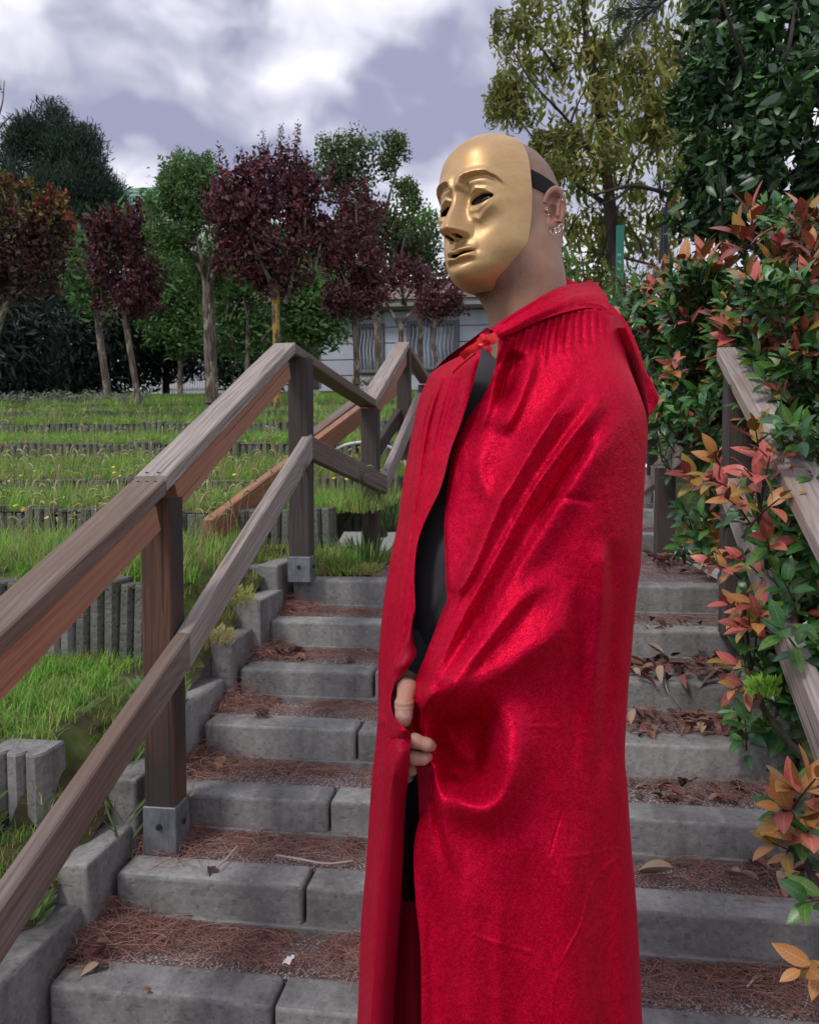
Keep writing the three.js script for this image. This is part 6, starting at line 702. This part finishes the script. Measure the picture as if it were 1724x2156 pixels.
  // --- the cloak. Outlines as surveyed; the body is an oval seen in its turned position
  const XL = [[640, 1075], [700, 1012], [745, 948], [782, 910], [811, 894], [844, 881], [928, 864], [1019, 848], [1103, 837], [1169, 823], [1261, 808], [1344, 800], [1403, 796], [1510, 795], [1560, 791], [1660, 781], [1814, 771], [1944, 760], [2106, 754], [2450, 738]];
  const XR = [[600, 1262], [640, 1278], [682, 1312], [748, 1340], [800, 1356], [861, 1365], [894, 1365], [986, 1358], [1069, 1354], [1194, 1348], [1236, 1342], [1314, 1334], [1403, 1327], [1439, 1323], [1523, 1318], [1594, 1315], [1652, 1320], [1785, 1329], [1898, 1339], [2023, 1346], [2156, 1352], [2450, 1368]];
  const DT = [[600, 0.055], [680, 0.085], [760, 0.125], [850, 0.15], [1000, 0.165], [1300, 0.18], [1600, 0.185], [2100, 0.19], [2450, 0.2]], SK = [[700, 0.075], [900, 0.07], [1200, 0.045], [1500, 0.02], [2400, 0.015]];
  const oval = (x, y) => { const l = stab(XL, y), r = stab(XR, y), c = (l + r) / 2, h = (r - l) / 2, k = clamp((x - c) / h, -1, 1); return 1.325 - stab(DT, y) * Math.sqrt(1 - k * k) - stab(SK, y) * k; };
  const fine = (pts) => { if (pts.length < 3) return pts; const c = new THREE.CatmullRomCurve3(pts.map((q) => new THREE.Vector3(q[0], q[1], 0))); return c.getPoints(pts.length * 4).map((v) => [v.x, v.y]); };
  const line = (x, y, pts) => { let best = 1e9, bt = 0, bs = 1; const n = pts.length - 1; for (let i = 0; i < n; i++) { const ax = pts[i][0], ay = pts[i][1], ex = pts[i + 1][0] - ax, ey = pts[i + 1][1] - ay, t = clamp(((x - ax) * ex + (y - ay) * ey) / (ex * ex + ey * ey)), dx = x - ax - ex * t, dy = y - ay - ey * t, d = dx * dx + dy * dy; if (d < best) { best = d; bt = (i + t) / n; bs = Math.sign(ex * (y - ay) - ey * (x - ax)); } } return [Math.sqrt(best), bt, bs]; };
  // folds: [path, half width left of it, half width right of it (px), height m (towards the viewer), fade at start, fade at end]
  const FN = [
    [[[1232, 770], [1150, 905], [1075, 1035], [1005, 1190], [930, 1345], [872, 1500]], 13, 34, 0.017, 0.15, 0.03], [[[1190, 820], [1110, 950], [1040, 1080], [985, 1210], [950, 1260]], 22, 12, 0.010, 0.2, 0.15],
    [[[1300, 800], [1215, 905], [1120, 1040], [1050, 1170], [960, 1330], [885, 1490]], 12, 18, 0.010, 0.2, 0.05], [[[1330, 850], [1250, 960], [1165, 1090], [1090, 1210], [1000, 1350], [895, 1500]], 20, 30, 0.010, 0.25, 0.1],
    [[[1090, 960], [1042, 1070], [985, 1200], [925, 1320], [882, 1420]], 10, 9, 0.007, 0.2, 0.1], [[[1180, 1180], [1080, 1290], [990, 1400], [905, 1500]], 26, 26, 0.013, 0.3, 0.08], [[[1230, 1280], [1120, 1370], [1010, 1440], [935, 1475]], 44, 26, 0.013, 0.3, 0.15],
    [[[1150, 1230], [1060, 1340], [975, 1440]], 14, 14, -0.007, 0.3, 0.2], [[[1260, 900], [1180, 1020], [1110, 1130]], 9, 9, -0.006, 0.3, 0.3],
    // chest cup under the collar
    [[[1085, 735], [1062, 800], [1052, 870]], 12, 26, -0.013, 0.15, 0.3], [[[1130, 730], [1105, 810], [1075, 880], [1052, 920]], 26, 12, 0.010, 0.2, 0.3], [[[1050, 760], [1032, 840], [1005, 930]], 14, 12, 0.007, 0.2, 0.3], [[[1030, 900], [1010, 985], [1035, 1045], [1080, 1010]], 16, 16, 0.005, 0.3, 0.3],
    // elbow creases and the long upright fold on the right
    [[[1130, 1060], [1200, 1050], [1260, 1062]], 6, 10, -0.002, 0.3, 0.3], [[[1286, 1130], [1290, 1260], [1282, 1400], [1268, 1560], [1255, 1700]], 9, 26, -0.010, 0.12, 0.4], [[[1270, 1130], [1268, 1260], [1255, 1400], [1240, 1560]], 22, 8, 0.008, 0.15, 0.4], [[[1215, 1220], [1212, 1350], [1210, 1500], [1205, 1660]], 16, 16, -0.007, 0.25, 0.4],
    // under the hand: hollow, the swag that closes it, tucks at the fingers
    [[[910, 1540], [930, 1620], [975, 1690], [1030, 1700], [1075, 1640], [1085, 1540], [1060, 1440]], 36, 44, 0.024, 0.15, 0.3], [[[912, 1600], [925, 1700], [950, 1790], [980, 1880]], 12, 22, 0.010, 0.05, 0.4], [[[1020, 1490], [1040, 1590], [1010, 1660]], 14, 14, 0.008, 0.3, 0.3], [[[875, 1540], [905, 1470], [925, 1450]], 8, 10, 0.008, 0.1, 0.3],
    [[[905, 1605], [912, 1690], [935, 1830]], 7, 8, -0.008, 0.05, 0.4], [[[890, 1620], [900, 1660], [905, 1695]], 6, 6, 0.006, 0.2, 0.3],
    // skirt
    [[[960, 1780], [985, 1950], [990, 2200]], 34, 40, 0.010, 0.4, 0.1], [[[1090, 1760], [1100, 1950], [1110, 2300]], 44, 44, -0.008, 0.4, 0.05], [[[1180, 1700], [1195, 1900], [1215, 2300]], 36, 50, 0.009, 0.4, 0.05], [[[1270, 1700], [1275, 1950], [1290, 2300]], 26, 26, -0.008, 0.4, 0.05], [[[900, 1800], [912, 2000], [915, 2300]], 16, 22, -0.007, 0.3, 0.05], [[[1040, 1850], [1050, 2050], [1060, 2300]], 16, 20, 0.005, 0.4, 0.05],
    // pressed creases
    [[[1165, 1808], [1230, 1800], [1290, 1788], [1325, 1790]], 2.6, 2.6, 0.0012, 0.2, 0.1], [[[1322, 1792], [1270, 1830], [1242, 1870], [1225, 1940], [1195, 2000], [1175, 2040]], 2.6, 2.6, 0.0014, 0.1, 0.2], [[[990, 1965], [1040, 1985], [1100, 2000], [1130, 2010]], 3, 3, 0.0014, 0.1, 0.2], [[[1040, 1525], [1120, 1530], [1200, 1528]], 3, 3, 0.0007, 0.3, 0.3], [[[1185, 1700], [1165, 1770], [1155, 1810]], 3, 3, -0.0012, 0.2, 0.2], [[[1175, 2040], [1162, 2100], [1158, 2200]], 4, 4, 0.0014, 0.2, 0.1]];
  for (let i = 0; i < 17; i++) { const s = i / 16, x = lerp(1062, 1312, s), y = stab([[1062, 715], [1110, 690], [1190, 660], [1256, 650], [1312, 690]], x), l = 50 + 70 * hash(i, 3); FN.push([[[x, y], [x - 8 + 26 * (s - 0.35), y + l * 0.5], [x - 14 + 60 * (s - 0.35), y + l]], 5 + 3 * hash(i, 1), 5 + 3 * hash(i, 2), 0.0042 + 0.003 * hash(i, 5), 0.02, 0.7]); }
  const FF = [];
  for (let i = 0; i < 9; i++) { const s = i / 8; FF.push([[[lerp(1006, 925, s), lerp(735, 790, s)], [lerp(975, 893, s), lerp(880, 880, s)], [lerp(925, 868, s), 1050], [lerp(880, 838, s), 1250], [lerp(862, 815, s), 1420], [lerp(846, 806, s), 1520]], lerp(7, 4, s), lerp(8, 4, s), 0.0075 * (0.6 + 0.7 * hash(i, 8)), 0.03, 0.25 + 0.4 * hash(i, 9)]); }
  FF.push([[[845, 1375], [822, 1430], [818, 1490], [850, 1535]], 8, 12, 0.010, 0.2, 0.1], [[[795, 1500], [825, 1540], [860, 1536]], 9, 12, 0.008, 0.2, 0.1], [[[800, 1525], [840, 1560]], 8, 10, -0.007, 0.2, 0.2], [[[845, 1560], [838, 1600], [820, 1720], [800, 1880], [788, 2060], [775, 2300]], 14, 30, 0.012, 0.1, 0.02], [[[800, 1620], [785, 1850], [770, 2200]], 9, 10, -0.004, 0.2, 0.1]);
  for (const L of [FN, FF]) for (const f of L) f[0] = fine(f[0]);
  const folds = (x, y, list) => { let d = 0; for (const [pts, wa, wb, a, f0, f1] of list) { let x0 = 1e9, x1 = -1e9, y0 = 1e9, y1 = -1e9; if (!pts.b) { for (const [px, py] of pts) { x0 = Math.min(x0, px); x1 = Math.max(x1, px); y0 = Math.min(y0, py); y1 = Math.max(y1, py); } const m = Math.max(wa, wb) * 2.4; pts.b = [x0 - m, x1 + m, y0 - m, y1 + m]; } const b = pts.b; if (x < b[0] || x > b[1] || y < b[2] || y > b[3]) continue; const [q, t, s] = line(x, y, pts), w = s > 0 ? wa : wb; if (q > w * 2.4) continue; d += a * Math.exp(-((q / w) ** 2)) * smooth(0, f0 + 1e-6, t) * smooth(1, 1 - f1 - 1e-6, t); } return d; };
  const hollow = (x, y) => 0.112 * smooth(-14, 30, (x - 905) * 0.72 + (y - 1470) * 0.3) * Math.exp(-(((x - 978) / 60) ** 4) - (((y - 1570) / 92) ** 4)) * smooth(1440, 1530, y + (x - 960) * 0.12) + 0.012 * Math.exp(-(((x - 925) / 30) ** 2) - (((y - 1530) / 45) ** 2));
  const arm = (x, y) => 0.021 * Math.exp(-((line(x, y, [[1262, 800], [1240, 1240], [1150, 1330], [960, 1450]])[0] / 80) ** 2));
  const cloth = (x, y, list, near) => oval(x, y) - 1.75 * folds(x, y, list) + (near ? hollow(x, y) - arm(x, y) : 0) + 0.004 * (fbm(x * 0.016 + 3, y * 0.006, 0.5, 3) - 0.5) + 0.0016 * (fbm(x * 0.07, y * 0.03, 0.5, 2) - 0.5);
  const XE = [[640, 1050], [702, 1048], [760, 1033], [819, 1010], [882, 977], [957, 952], [1011, 944], [1069, 937], [1132, 935], [1200, 938], [1236, 939], [1262, 941], [1300, 926], [1373, 898], [1436, 874], [1500, 866], [1540, 866], [1575, 884], [1600, 906], [1650, 905], [1692, 903], [1735, 880], [1794, 871], [1898, 875], [1998, 885], [2156, 887], [2450, 892]];
  const XF = [[700, 1018], [752, 1010], [827, 990], [894, 969], [944, 950], [1028, 927], [1098, 894], [1148, 878], [1215, 872], [1278, 874], [1311, 869], [1345, 868], [1375, 876], [1392, 868], [1415, 853], [1440, 832], [1470, 823], [1500, 826], [1525, 842], [1540, 862], [1560, 864], [1619, 860], [1694, 852], [1785, 848], [1890, 844], [1960, 839], [2065, 831], [2156, 827], [2450, 815]];
  const nap = tex(512, 512, (u, v) => { const a = fbm(u * 200, v * 150, 3, 2, 200, 150), b = fbm(u * 9, v * 7, 8, 4, 9, 7), c = vnoise(u * 256, v * 256, 5, 256, 256); const e = fbm(u * 26, v * 40, 14, 4, 26, 40); const k = clamp(0.5 + (a - 0.5) * 1.3 + (b - 0.5) * 0.35 + (e - 0.5) * 0.45 + (c - 0.5) * 0.6); return mix3([168, 3, 36], [216, 16, 64], k); }, 0.32, 0.32);
  const napB = tex(512, 512, (u, v) => 255 * clamp(0.5 + (fbm(u * 30, v * 44, 14, 4, 30, 44) - 0.5) * 1.0 + (fbm(u * 200, v * 150, 3, 2, 200, 150) - 0.5) * 0.5 + (vnoise(u * 256, v * 256, 5, 256, 256) - 0.5) * 0.6), 0.32, 0.32, false);
  const velvet = phys({ map: nap, bumpMap: napB, bumpScale: 0.0007, roughness: 0.46, metalness: 0.42, specularIntensity: 0.35, specularColor: new THREE.Color(1, 0.28, 0.34), sheen: 0.6, sheenColor: lin(0.95, 0.10, 0.22), sheenRoughness: 0.4, side: THREE.DoubleSide });
  const satin = phys({ color: lin(0.30, 0.004, 0.022), roughness: 0.42, specularIntensity: 0.4, specularColor: new THREE.Color(1, 0.4, 0.45), side: THREE.DoubleSide }), ribbonM = phys({ color: lin(0.62, 0.012, 0.02), roughness: 0.3, specularIntensity: 0.7, specularColor: new THREE.Color(1, 0.55, 0.5), side: THREE.DoubleSide });
  const topN = [[0, 1048, 712], [0.3, 1112, 683], [0.55, 1190, 655], [0.75, 1256, 646], [0.9, 1292, 664], [1, 1312, 682]], tN = topN.map((q) => [q[0], q[2] - 24 * (1 - q[0])]), tX = topN.map((q) => [q[0], q[1]]);
  const cape = [];
  { // near panel, from its front edge to the right outline
    const NS = 330, NV = 470, rows = [];
    for (let i = 0; i <= NV; i++) { const v = i / NV; rows.push([]); for (let j = 0; j <= NS; j++) { const s = j / NS, y0 = stab(tN, s), y = lerp(y0, 2450, v ** 1.08), l = stab(XL, y), r = stab(XR, y), c = (l + r) / 2, h = (r - l) / 2, e = stab(XE, y), a0 = Math.asin(clamp((e - c) / h, -1, 1)), a = lerp(a0, Math.PI / 2, s); let x = c + h * Math.sin(a); x = lerp(stab(tX, s), x, smooth(0, 0.16, v)); const seam = stab([[0, 1.198], [0.15, 1.192], [0.3, 1.198], [0.55, 1.212], [0.75, 1.236], [0.9, 1.258], [1, 1.30]], s) - 1.2 * folds(x, y, FN); rows[i].push(at(x, y, lerp(seam, cloth(Math.min(x, r), y, FN, true), smooth(0, 0.14, v)) + 0.016 * Math.exp(-(((x - e) / 5) ** 2)) * (y > 1250 ? 0 : 0.4))); } }
    cape.push(gridGeo(rows, (i, j) => j / NS * 0.62, (i) => -i / NV * 1.15));
  }
  { // far panel, from the left outline to its own edge (up to where the edge turns out)
    const NS = 150, NV = 470, rows = []; for (let i = 0; i <= NV; i++) { const v = i / NV; rows.push([]); for (let j = 0; j <= NS; j++) { const s = j / NS, yt = lerp(790, 722, s), y = lerp(yt, 2450, v ** 1.08), l = stab(XL, y), r = stab(XR, y), c = (l + r) / 2, h = (r - l) / 2, turn = y > 1552 ? tab([[1552, 840], [1668, 823], [1890, 798], [2065, 787], [2156, 780], [2450, 768]], y) : 1e9, f = Math.min(stab(XF, y), turn), a1 = Math.asin(clamp((f - c) / h, -1, 1)), x = c + h * Math.sin(lerp(-Math.PI / 2, a1, s)), pull = 0.088 * Math.exp(-(((x - 846) / 46) ** 2) - (((y - 1550) / 105) ** 2)) + (y > 1545 ? 0.05 * smooth(1545, 1640, y) * smooth(l, l + 30, x) : 0); rows[i].push(at(x, y, lerp(lerp(1.39, 1.196, s) - 1.2 * folds(x, y, FF), cloth(x, y, FF, false), smooth(0, 0.15, v)) - pull - 0.006)); } }
    cape.push(gridGeo(rows, (i, j) => j / NS * 0.2, (i) => -i / NV * 1.15));
  }
  { // back
    const rows = []; for (let i = 0; i <= 60; i++) { const y = lerp(690, 2450, i / 60), l = stab(XL, y), r = stab(XR, y), c = (l + r) / 2, h = (r - l) / 2; rows.push([]); for (let j = 0; j <= 60; j++) { const a = Math.PI / 2 + j / 60 * Math.PI, x = c + h * Math.sin(a) * 0.998; rows[i].push(at(x, y, 1.325 - stab(SK, y) * Math.sin(a) - 0.16 * Math.cos(a) * smooth(660, 900, y) + 0.012 * Math.sin(j * 1.3) * smooth(800, 2000, y) * (j % 60 ? 1 : 0))); } } cape.push(gridGeo(rows, (i, j) => j / 60 * 0.8, (i) => -i / 60 * 1.2));
  }
  const cloak = part('cloak', cape, velvet, P);
  { // lining shown where the far edge turns out, and inside below
    const rows = [], tb = [[1552, 840], [1668, 823], [1890, 798], [2065, 787], [2156, 780], [2450, 768]]; for (let i = 0; i <= 120; i++) { const y = lerp(1538, 2450, i / 120), x0 = y < 1552 ? 846 : tab(tb, y), x1 = stab(XF, y) + 1; rows.push([]); for (let j = 0; j <= 12; j++) { const s = j / 12, x = lerp(x0, x1, s), l = stab(XL, y), base = cloth(x0, y, FF, false) - 0.088 * Math.exp(-(((x0 - 846) / 46) ** 2) - (((y - 1550) / 105) ** 2)) - 0.05 * smooth(1545, 1640, y) * smooth(l, l + 30, x0) - 0.0075; rows[i].push(at(x, y, base + 0.004 * Math.sin(s * 3.1) * -1 + 0.03 * s * s * smooth(1552, 1640, y))); } } part('lining', gridGeo(rows), satin, cloak);
    const r2 = []; for (let i = 0; i <= 24; i++) { const y = lerp(1893, 2450, i / 24); r2.push([]); for (let j = 0; j <= 10; j++) r2[i].push(at(lerp(800, 930, j / 10), y + j * 1.0, 1.285 + 0.012 * Math.sin(j * 0.9))); } part('lining', gridGeo(r2), satin, cloak);
    // turned tuck beside the fingers and the small curl at the far edge above the hand
    const r3 = []; for (let i = 0; i <= 20; i++) { const t = i / 20, y = lerp(1612, 1742, t), xa = lerp(878, 884, t) , xb = stab(XE, y) + 2; r3.push([]); for (let j = 0; j <= 8; j++) { const s = j / 8, x = lerp(Math.min(xa + 18 * (t > 0.6 ? (t - 0.6) * -0.4 : 0), xb - 2), xb, s); r3[i].push(at(x, y, cloth(xb, y, FN, true) + 0.012 * (1 - s) + 0.002)); } } part('lining', gridGeo(r3), satin, cloak);
    const r4 = []; for (let i = 0; i <= 18; i++) { const t = i / 18; r4.push([]); for (let j = 0; j <= 8; j++) { const s = j / 8, ya = lerp(1290, 1446, t), xf = stab(XF, ya), xi = tab([[1290, 868], [1345, 856], [1380, 843], [1410, 830], [1446, 824]], ya); const x = lerp(xi, xf + 1, s); r4[i].push(at(x, ya, cloth(xf, ya, FF, false) - 0.012 - 0.006 * Math.sin(s * 3.1) - 0.088 * Math.exp(-(((xf - 846) / 46) ** 2) - (((ya - 1550) / 105) ** 2)))); } } part('lining', gridGeo(r4), satin, cloak);
  }
  { // gathered collar band and the hood lying down the back
    const up = [[1030, 694, 1.2], [1060, 674, 1.2], [1100, 650, 1.205], [1145, 624, 1.225], [1185, 606, 1.26], [1225, 599, 1.32], [1256, 597, 1.36]], dn = [[1046, 714, 1.19], [1078, 702, 1.185], [1115, 684, 1.19], [1155, 668, 1.195], [1195, 656, 1.205], [1240, 648, 1.225], [1284, 655, 1.25]];
    const C3 = (L) => new THREE.CatmullRomCurve3(L.map((q) => at(...q))), cu = C3(up), cd = C3(dn), rows = []; for (let i = 0; i <= 60; i++) { rows.push([]); const t = i / 60, a = cu.getPoint(t), b = cd.getPoint(t); for (let j = 0; j <= 22; j++) { const s = j / 22, p = a.clone().lerp(b, s); const pl = 0.007 * Math.sin(Math.PI * s) + 0.0045 * Math.max(0, Math.sin(s * 9 + t * 2.2)) ** 0.7 * smooth(0, 0.15, t); p.z += pl; p.y += pl * 0.4; rows[i].push(p); } } for (let i = 0; i <= 60; i++) { const q = rows[i][0].clone(); q.z -= 0.022; q.y -= 0.012; rows[i].unshift(q); }
    part('collar', gridGeo(rows, (i) => i / 60 * 0.3, (i, j) => j / 22 * 0.06), velvet, cloak);
    const out = [[1250, 597, 1.37], [1262, 612, 1.36], [1276, 638, 1.35], [1300, 660, 1.345], [1322, 690, 1.345], [1346, 745, 1.35], [1360, 785, 1.36], [1378, 815, 1.375], [1387, 834, 1.38], [1379, 856, 1.38], [1366, 876, 1.37], [1350, 905, 1.36]], co = C3(out), hr = []; for (let i = 0; i <= 70; i++) { const t = i / 70, p = co.getPoint(t); hr.push([]); for (let j = 0; j <= 16; j++) { const a = lerp(-1.75, 2.2, j / 16), rad = 0.052 + 0.02 * t, q = p.clone(); q.x += (Math.cos(a) - 1) * rad; q.z += Math.sin(a) * -rad * 0.55 * (a < 0 ? 0.7 : 1.5) ; q.y += 0.004 * Math.sin(j * 1.7 + t * 9); hr[i].push(q); } } part('hood', gridGeo(hr, (i) => i / 70 * 0.3, (i, j) => j / 16 * 0.2), velvet, cloak);
    // tied ribbon
    const strap = (pts, w, tw = 0) => { const cv = new THREE.CatmullRomCurve3(pts.map((q) => at(...q))), rows = []; for (let i = 0; i <= 24; i++) { const t = i / 24, p = cv.getPoint(t), d = cv.getTangent(t), n = new THREE.Vector3(Math.sin(tw * t) * 0.6, 0.2, 1).normalize(), s = new THREE.Vector3().crossVectors(d, n).normalize(), ww = w * (typeof w === 'number' ? 1 : 1); rows.push([-1, -0.5, 0, 0.5, 1].map((k) => p.clone().addScaledVector(s, k * ww / 2).addScaledVector(n, -0.0015 * k * k))); } return gridGeo(rows); };
    part('ribbon', [strap([[1046, 706, 1.172], [1030, 712, 1.165], [1016, 716, 1.168], [1006, 722, 1.175]], 0.013), strap([[1018, 716, 1.166], [1002, 730, 1.160], [988, 738, 1.16], [972, 752, 1.168]], 0.0115, 1.2), strap([[1018, 718, 1.164], [1026, 730, 1.156], [1034, 740, 1.160]], 0.010, 0.8), strap([[1020, 716, 1.162], [1036, 716, 1.156], [1046, 708, 1.164]], 0.012, 0.3), strap([[1010, 710, 1.158], [1018, 708, 1.153], [1024, 716, 1.152], [1018, 724, 1.156], [1011, 720, 1.16]], 0.009, 0.5), strap([[1000, 742, 1.172], [975, 762, 1.176], [952, 784, 1.186]], 0.005, 0.5)], ribbonM, cloak);
  }
  // --- dark shirt and trousers
  const knit = std({ color: lin(0.042, 0.042, 0.05), roughness: 0.9, bumpMap: tex(256, 256, (u, v) => 255 * (0.5 + 0.5 * Math.sin((u * 60 + v * 60) * 6.283)), 0.12, 0.12, false), bumpScale: 0.0006 });
  { const rows = []; const XS = [[690, 1042, 1150], [712, 1012, 1200], [745, 985, 1250], [800, 935, 1310], [900, 885, 1325], [1100, 852, 1318], [1300, 835, 1305], [1500, 832, 1290], [1640, 838, 1285]]; const A = XS.map((q) => [q[0], q[1]]), Bq = XS.map((q) => [q[0], q[2]]);
    for (let i = 0; i <= 120; i++) { const y = lerp(688, 1640, i / 120), l = stab(A, y), r = stab(Bq, y), c = (l + r) / 2, h = (r - l) / 2, D = stab([[688, 0.07], [750, 0.095], [850, 0.115], [1100, 0.125], [1350, 0.11], [1460, 0.04], [1640, 0.0]], y); rows.push([]); for (let j = 0; j <= 140; j++) { const a = j / 140 * 2 * Math.PI, x = c + h * Math.sin(a), zz = 1.33 - D * Math.cos(a) - stab(SK, y) * Math.sin(a) * 0.9, f = Math.cos(a) > 0 ? folds(x, y, [[[[985, 900], [962, 1060], [925, 1200], [900, 1330], [884, 1440]], 10, 8, 0.006, 0.1, 0.1], [[[925, 1120], [935, 1220], [905, 1300]], 9, 9, 0.005, 0.2, 0.2], [[[880, 1180], [895, 1330], [876, 1430]], 8, 7, 0.005, 0.2, 0.2]]) : 0; rows[i].push(at(x, y, zz - f)); } }
    part('shirt', gridGeo(rows, (i, j) => j / 140 * 0.95, (i) => i / 120 * 0.7), knit, P);
    const sl = nets((x, y, z) => smin(capsule(x, y, z, elR, B(866, 1408, 1.275), 0.045, 0.031), capsule(x, y, z, elR, shR, 0.045, 0.05), 0.02), [-0.15, 0.7, -1.5], [0.25, 1.55, -1.13], 0.006); part('sleeve', sl, knit, P);
    const nb = tube([[1036, 700, 1.235], [1044, 692, 1.225], [1075, 690, 1.215], [1110, 690, 1.22]].map((q) => at(...q)), 0.006, 0.006, 14, 8); part('neckband', nb, knit, P);
    const tr = nets((x, y, z) => { let d = capsule(x, y, z, [c0[0] - 0.04, 0.98, c0[2] - 0.06], [c0[0] - 0.04, 0.84, c0[2] - 0.06], 0.095, 0.10); for (const h of [hipL, hipR]) { d = smin(d, capsule(x, y, z, [h[0] - 0.02, 0.8, h[2] + 0.02], [h[0] - 0.015, 0.05, h[2] + 0.01], 0.095, 0.07), 0.03); } return Math.max(d, 0.05 - y); }, [-0.15, 0.03, -1.62], [0.45, 1.13, -1.05], 0.009); part('trousers', tr, plain(0.008, 0.008, 0.012, 0.9), P);
    for (const h of [hipL, hipR]) { const f = new THREE.Vector3(-Math.sin(yawA), 0, Math.cos(yawA)), sh = nets((x, y, z) => { const dx = x - h[0], dz = z - h[2], a = dx * f.x + dz * f.z, b = dx * f.z - dz * f.x; return Math.max(smin(ellip(b, y - 0.035, a - 0.06, 0.047, 0.045, 0.13), ellip(b, y - 0.07, a + 0.01, 0.045, 0.06, 0.06), 0.03), 0.004 - y); }, [h[0] - 0.25, 0, h[2] - 0.25], [h[0] + 0.25, 0.15, h[2] + 0.25], 0.008); part('shoe', sh, plain(0.03, 0.03, 0.03, 0.6), P); }
  }
}
renderer.render(scene, camera);
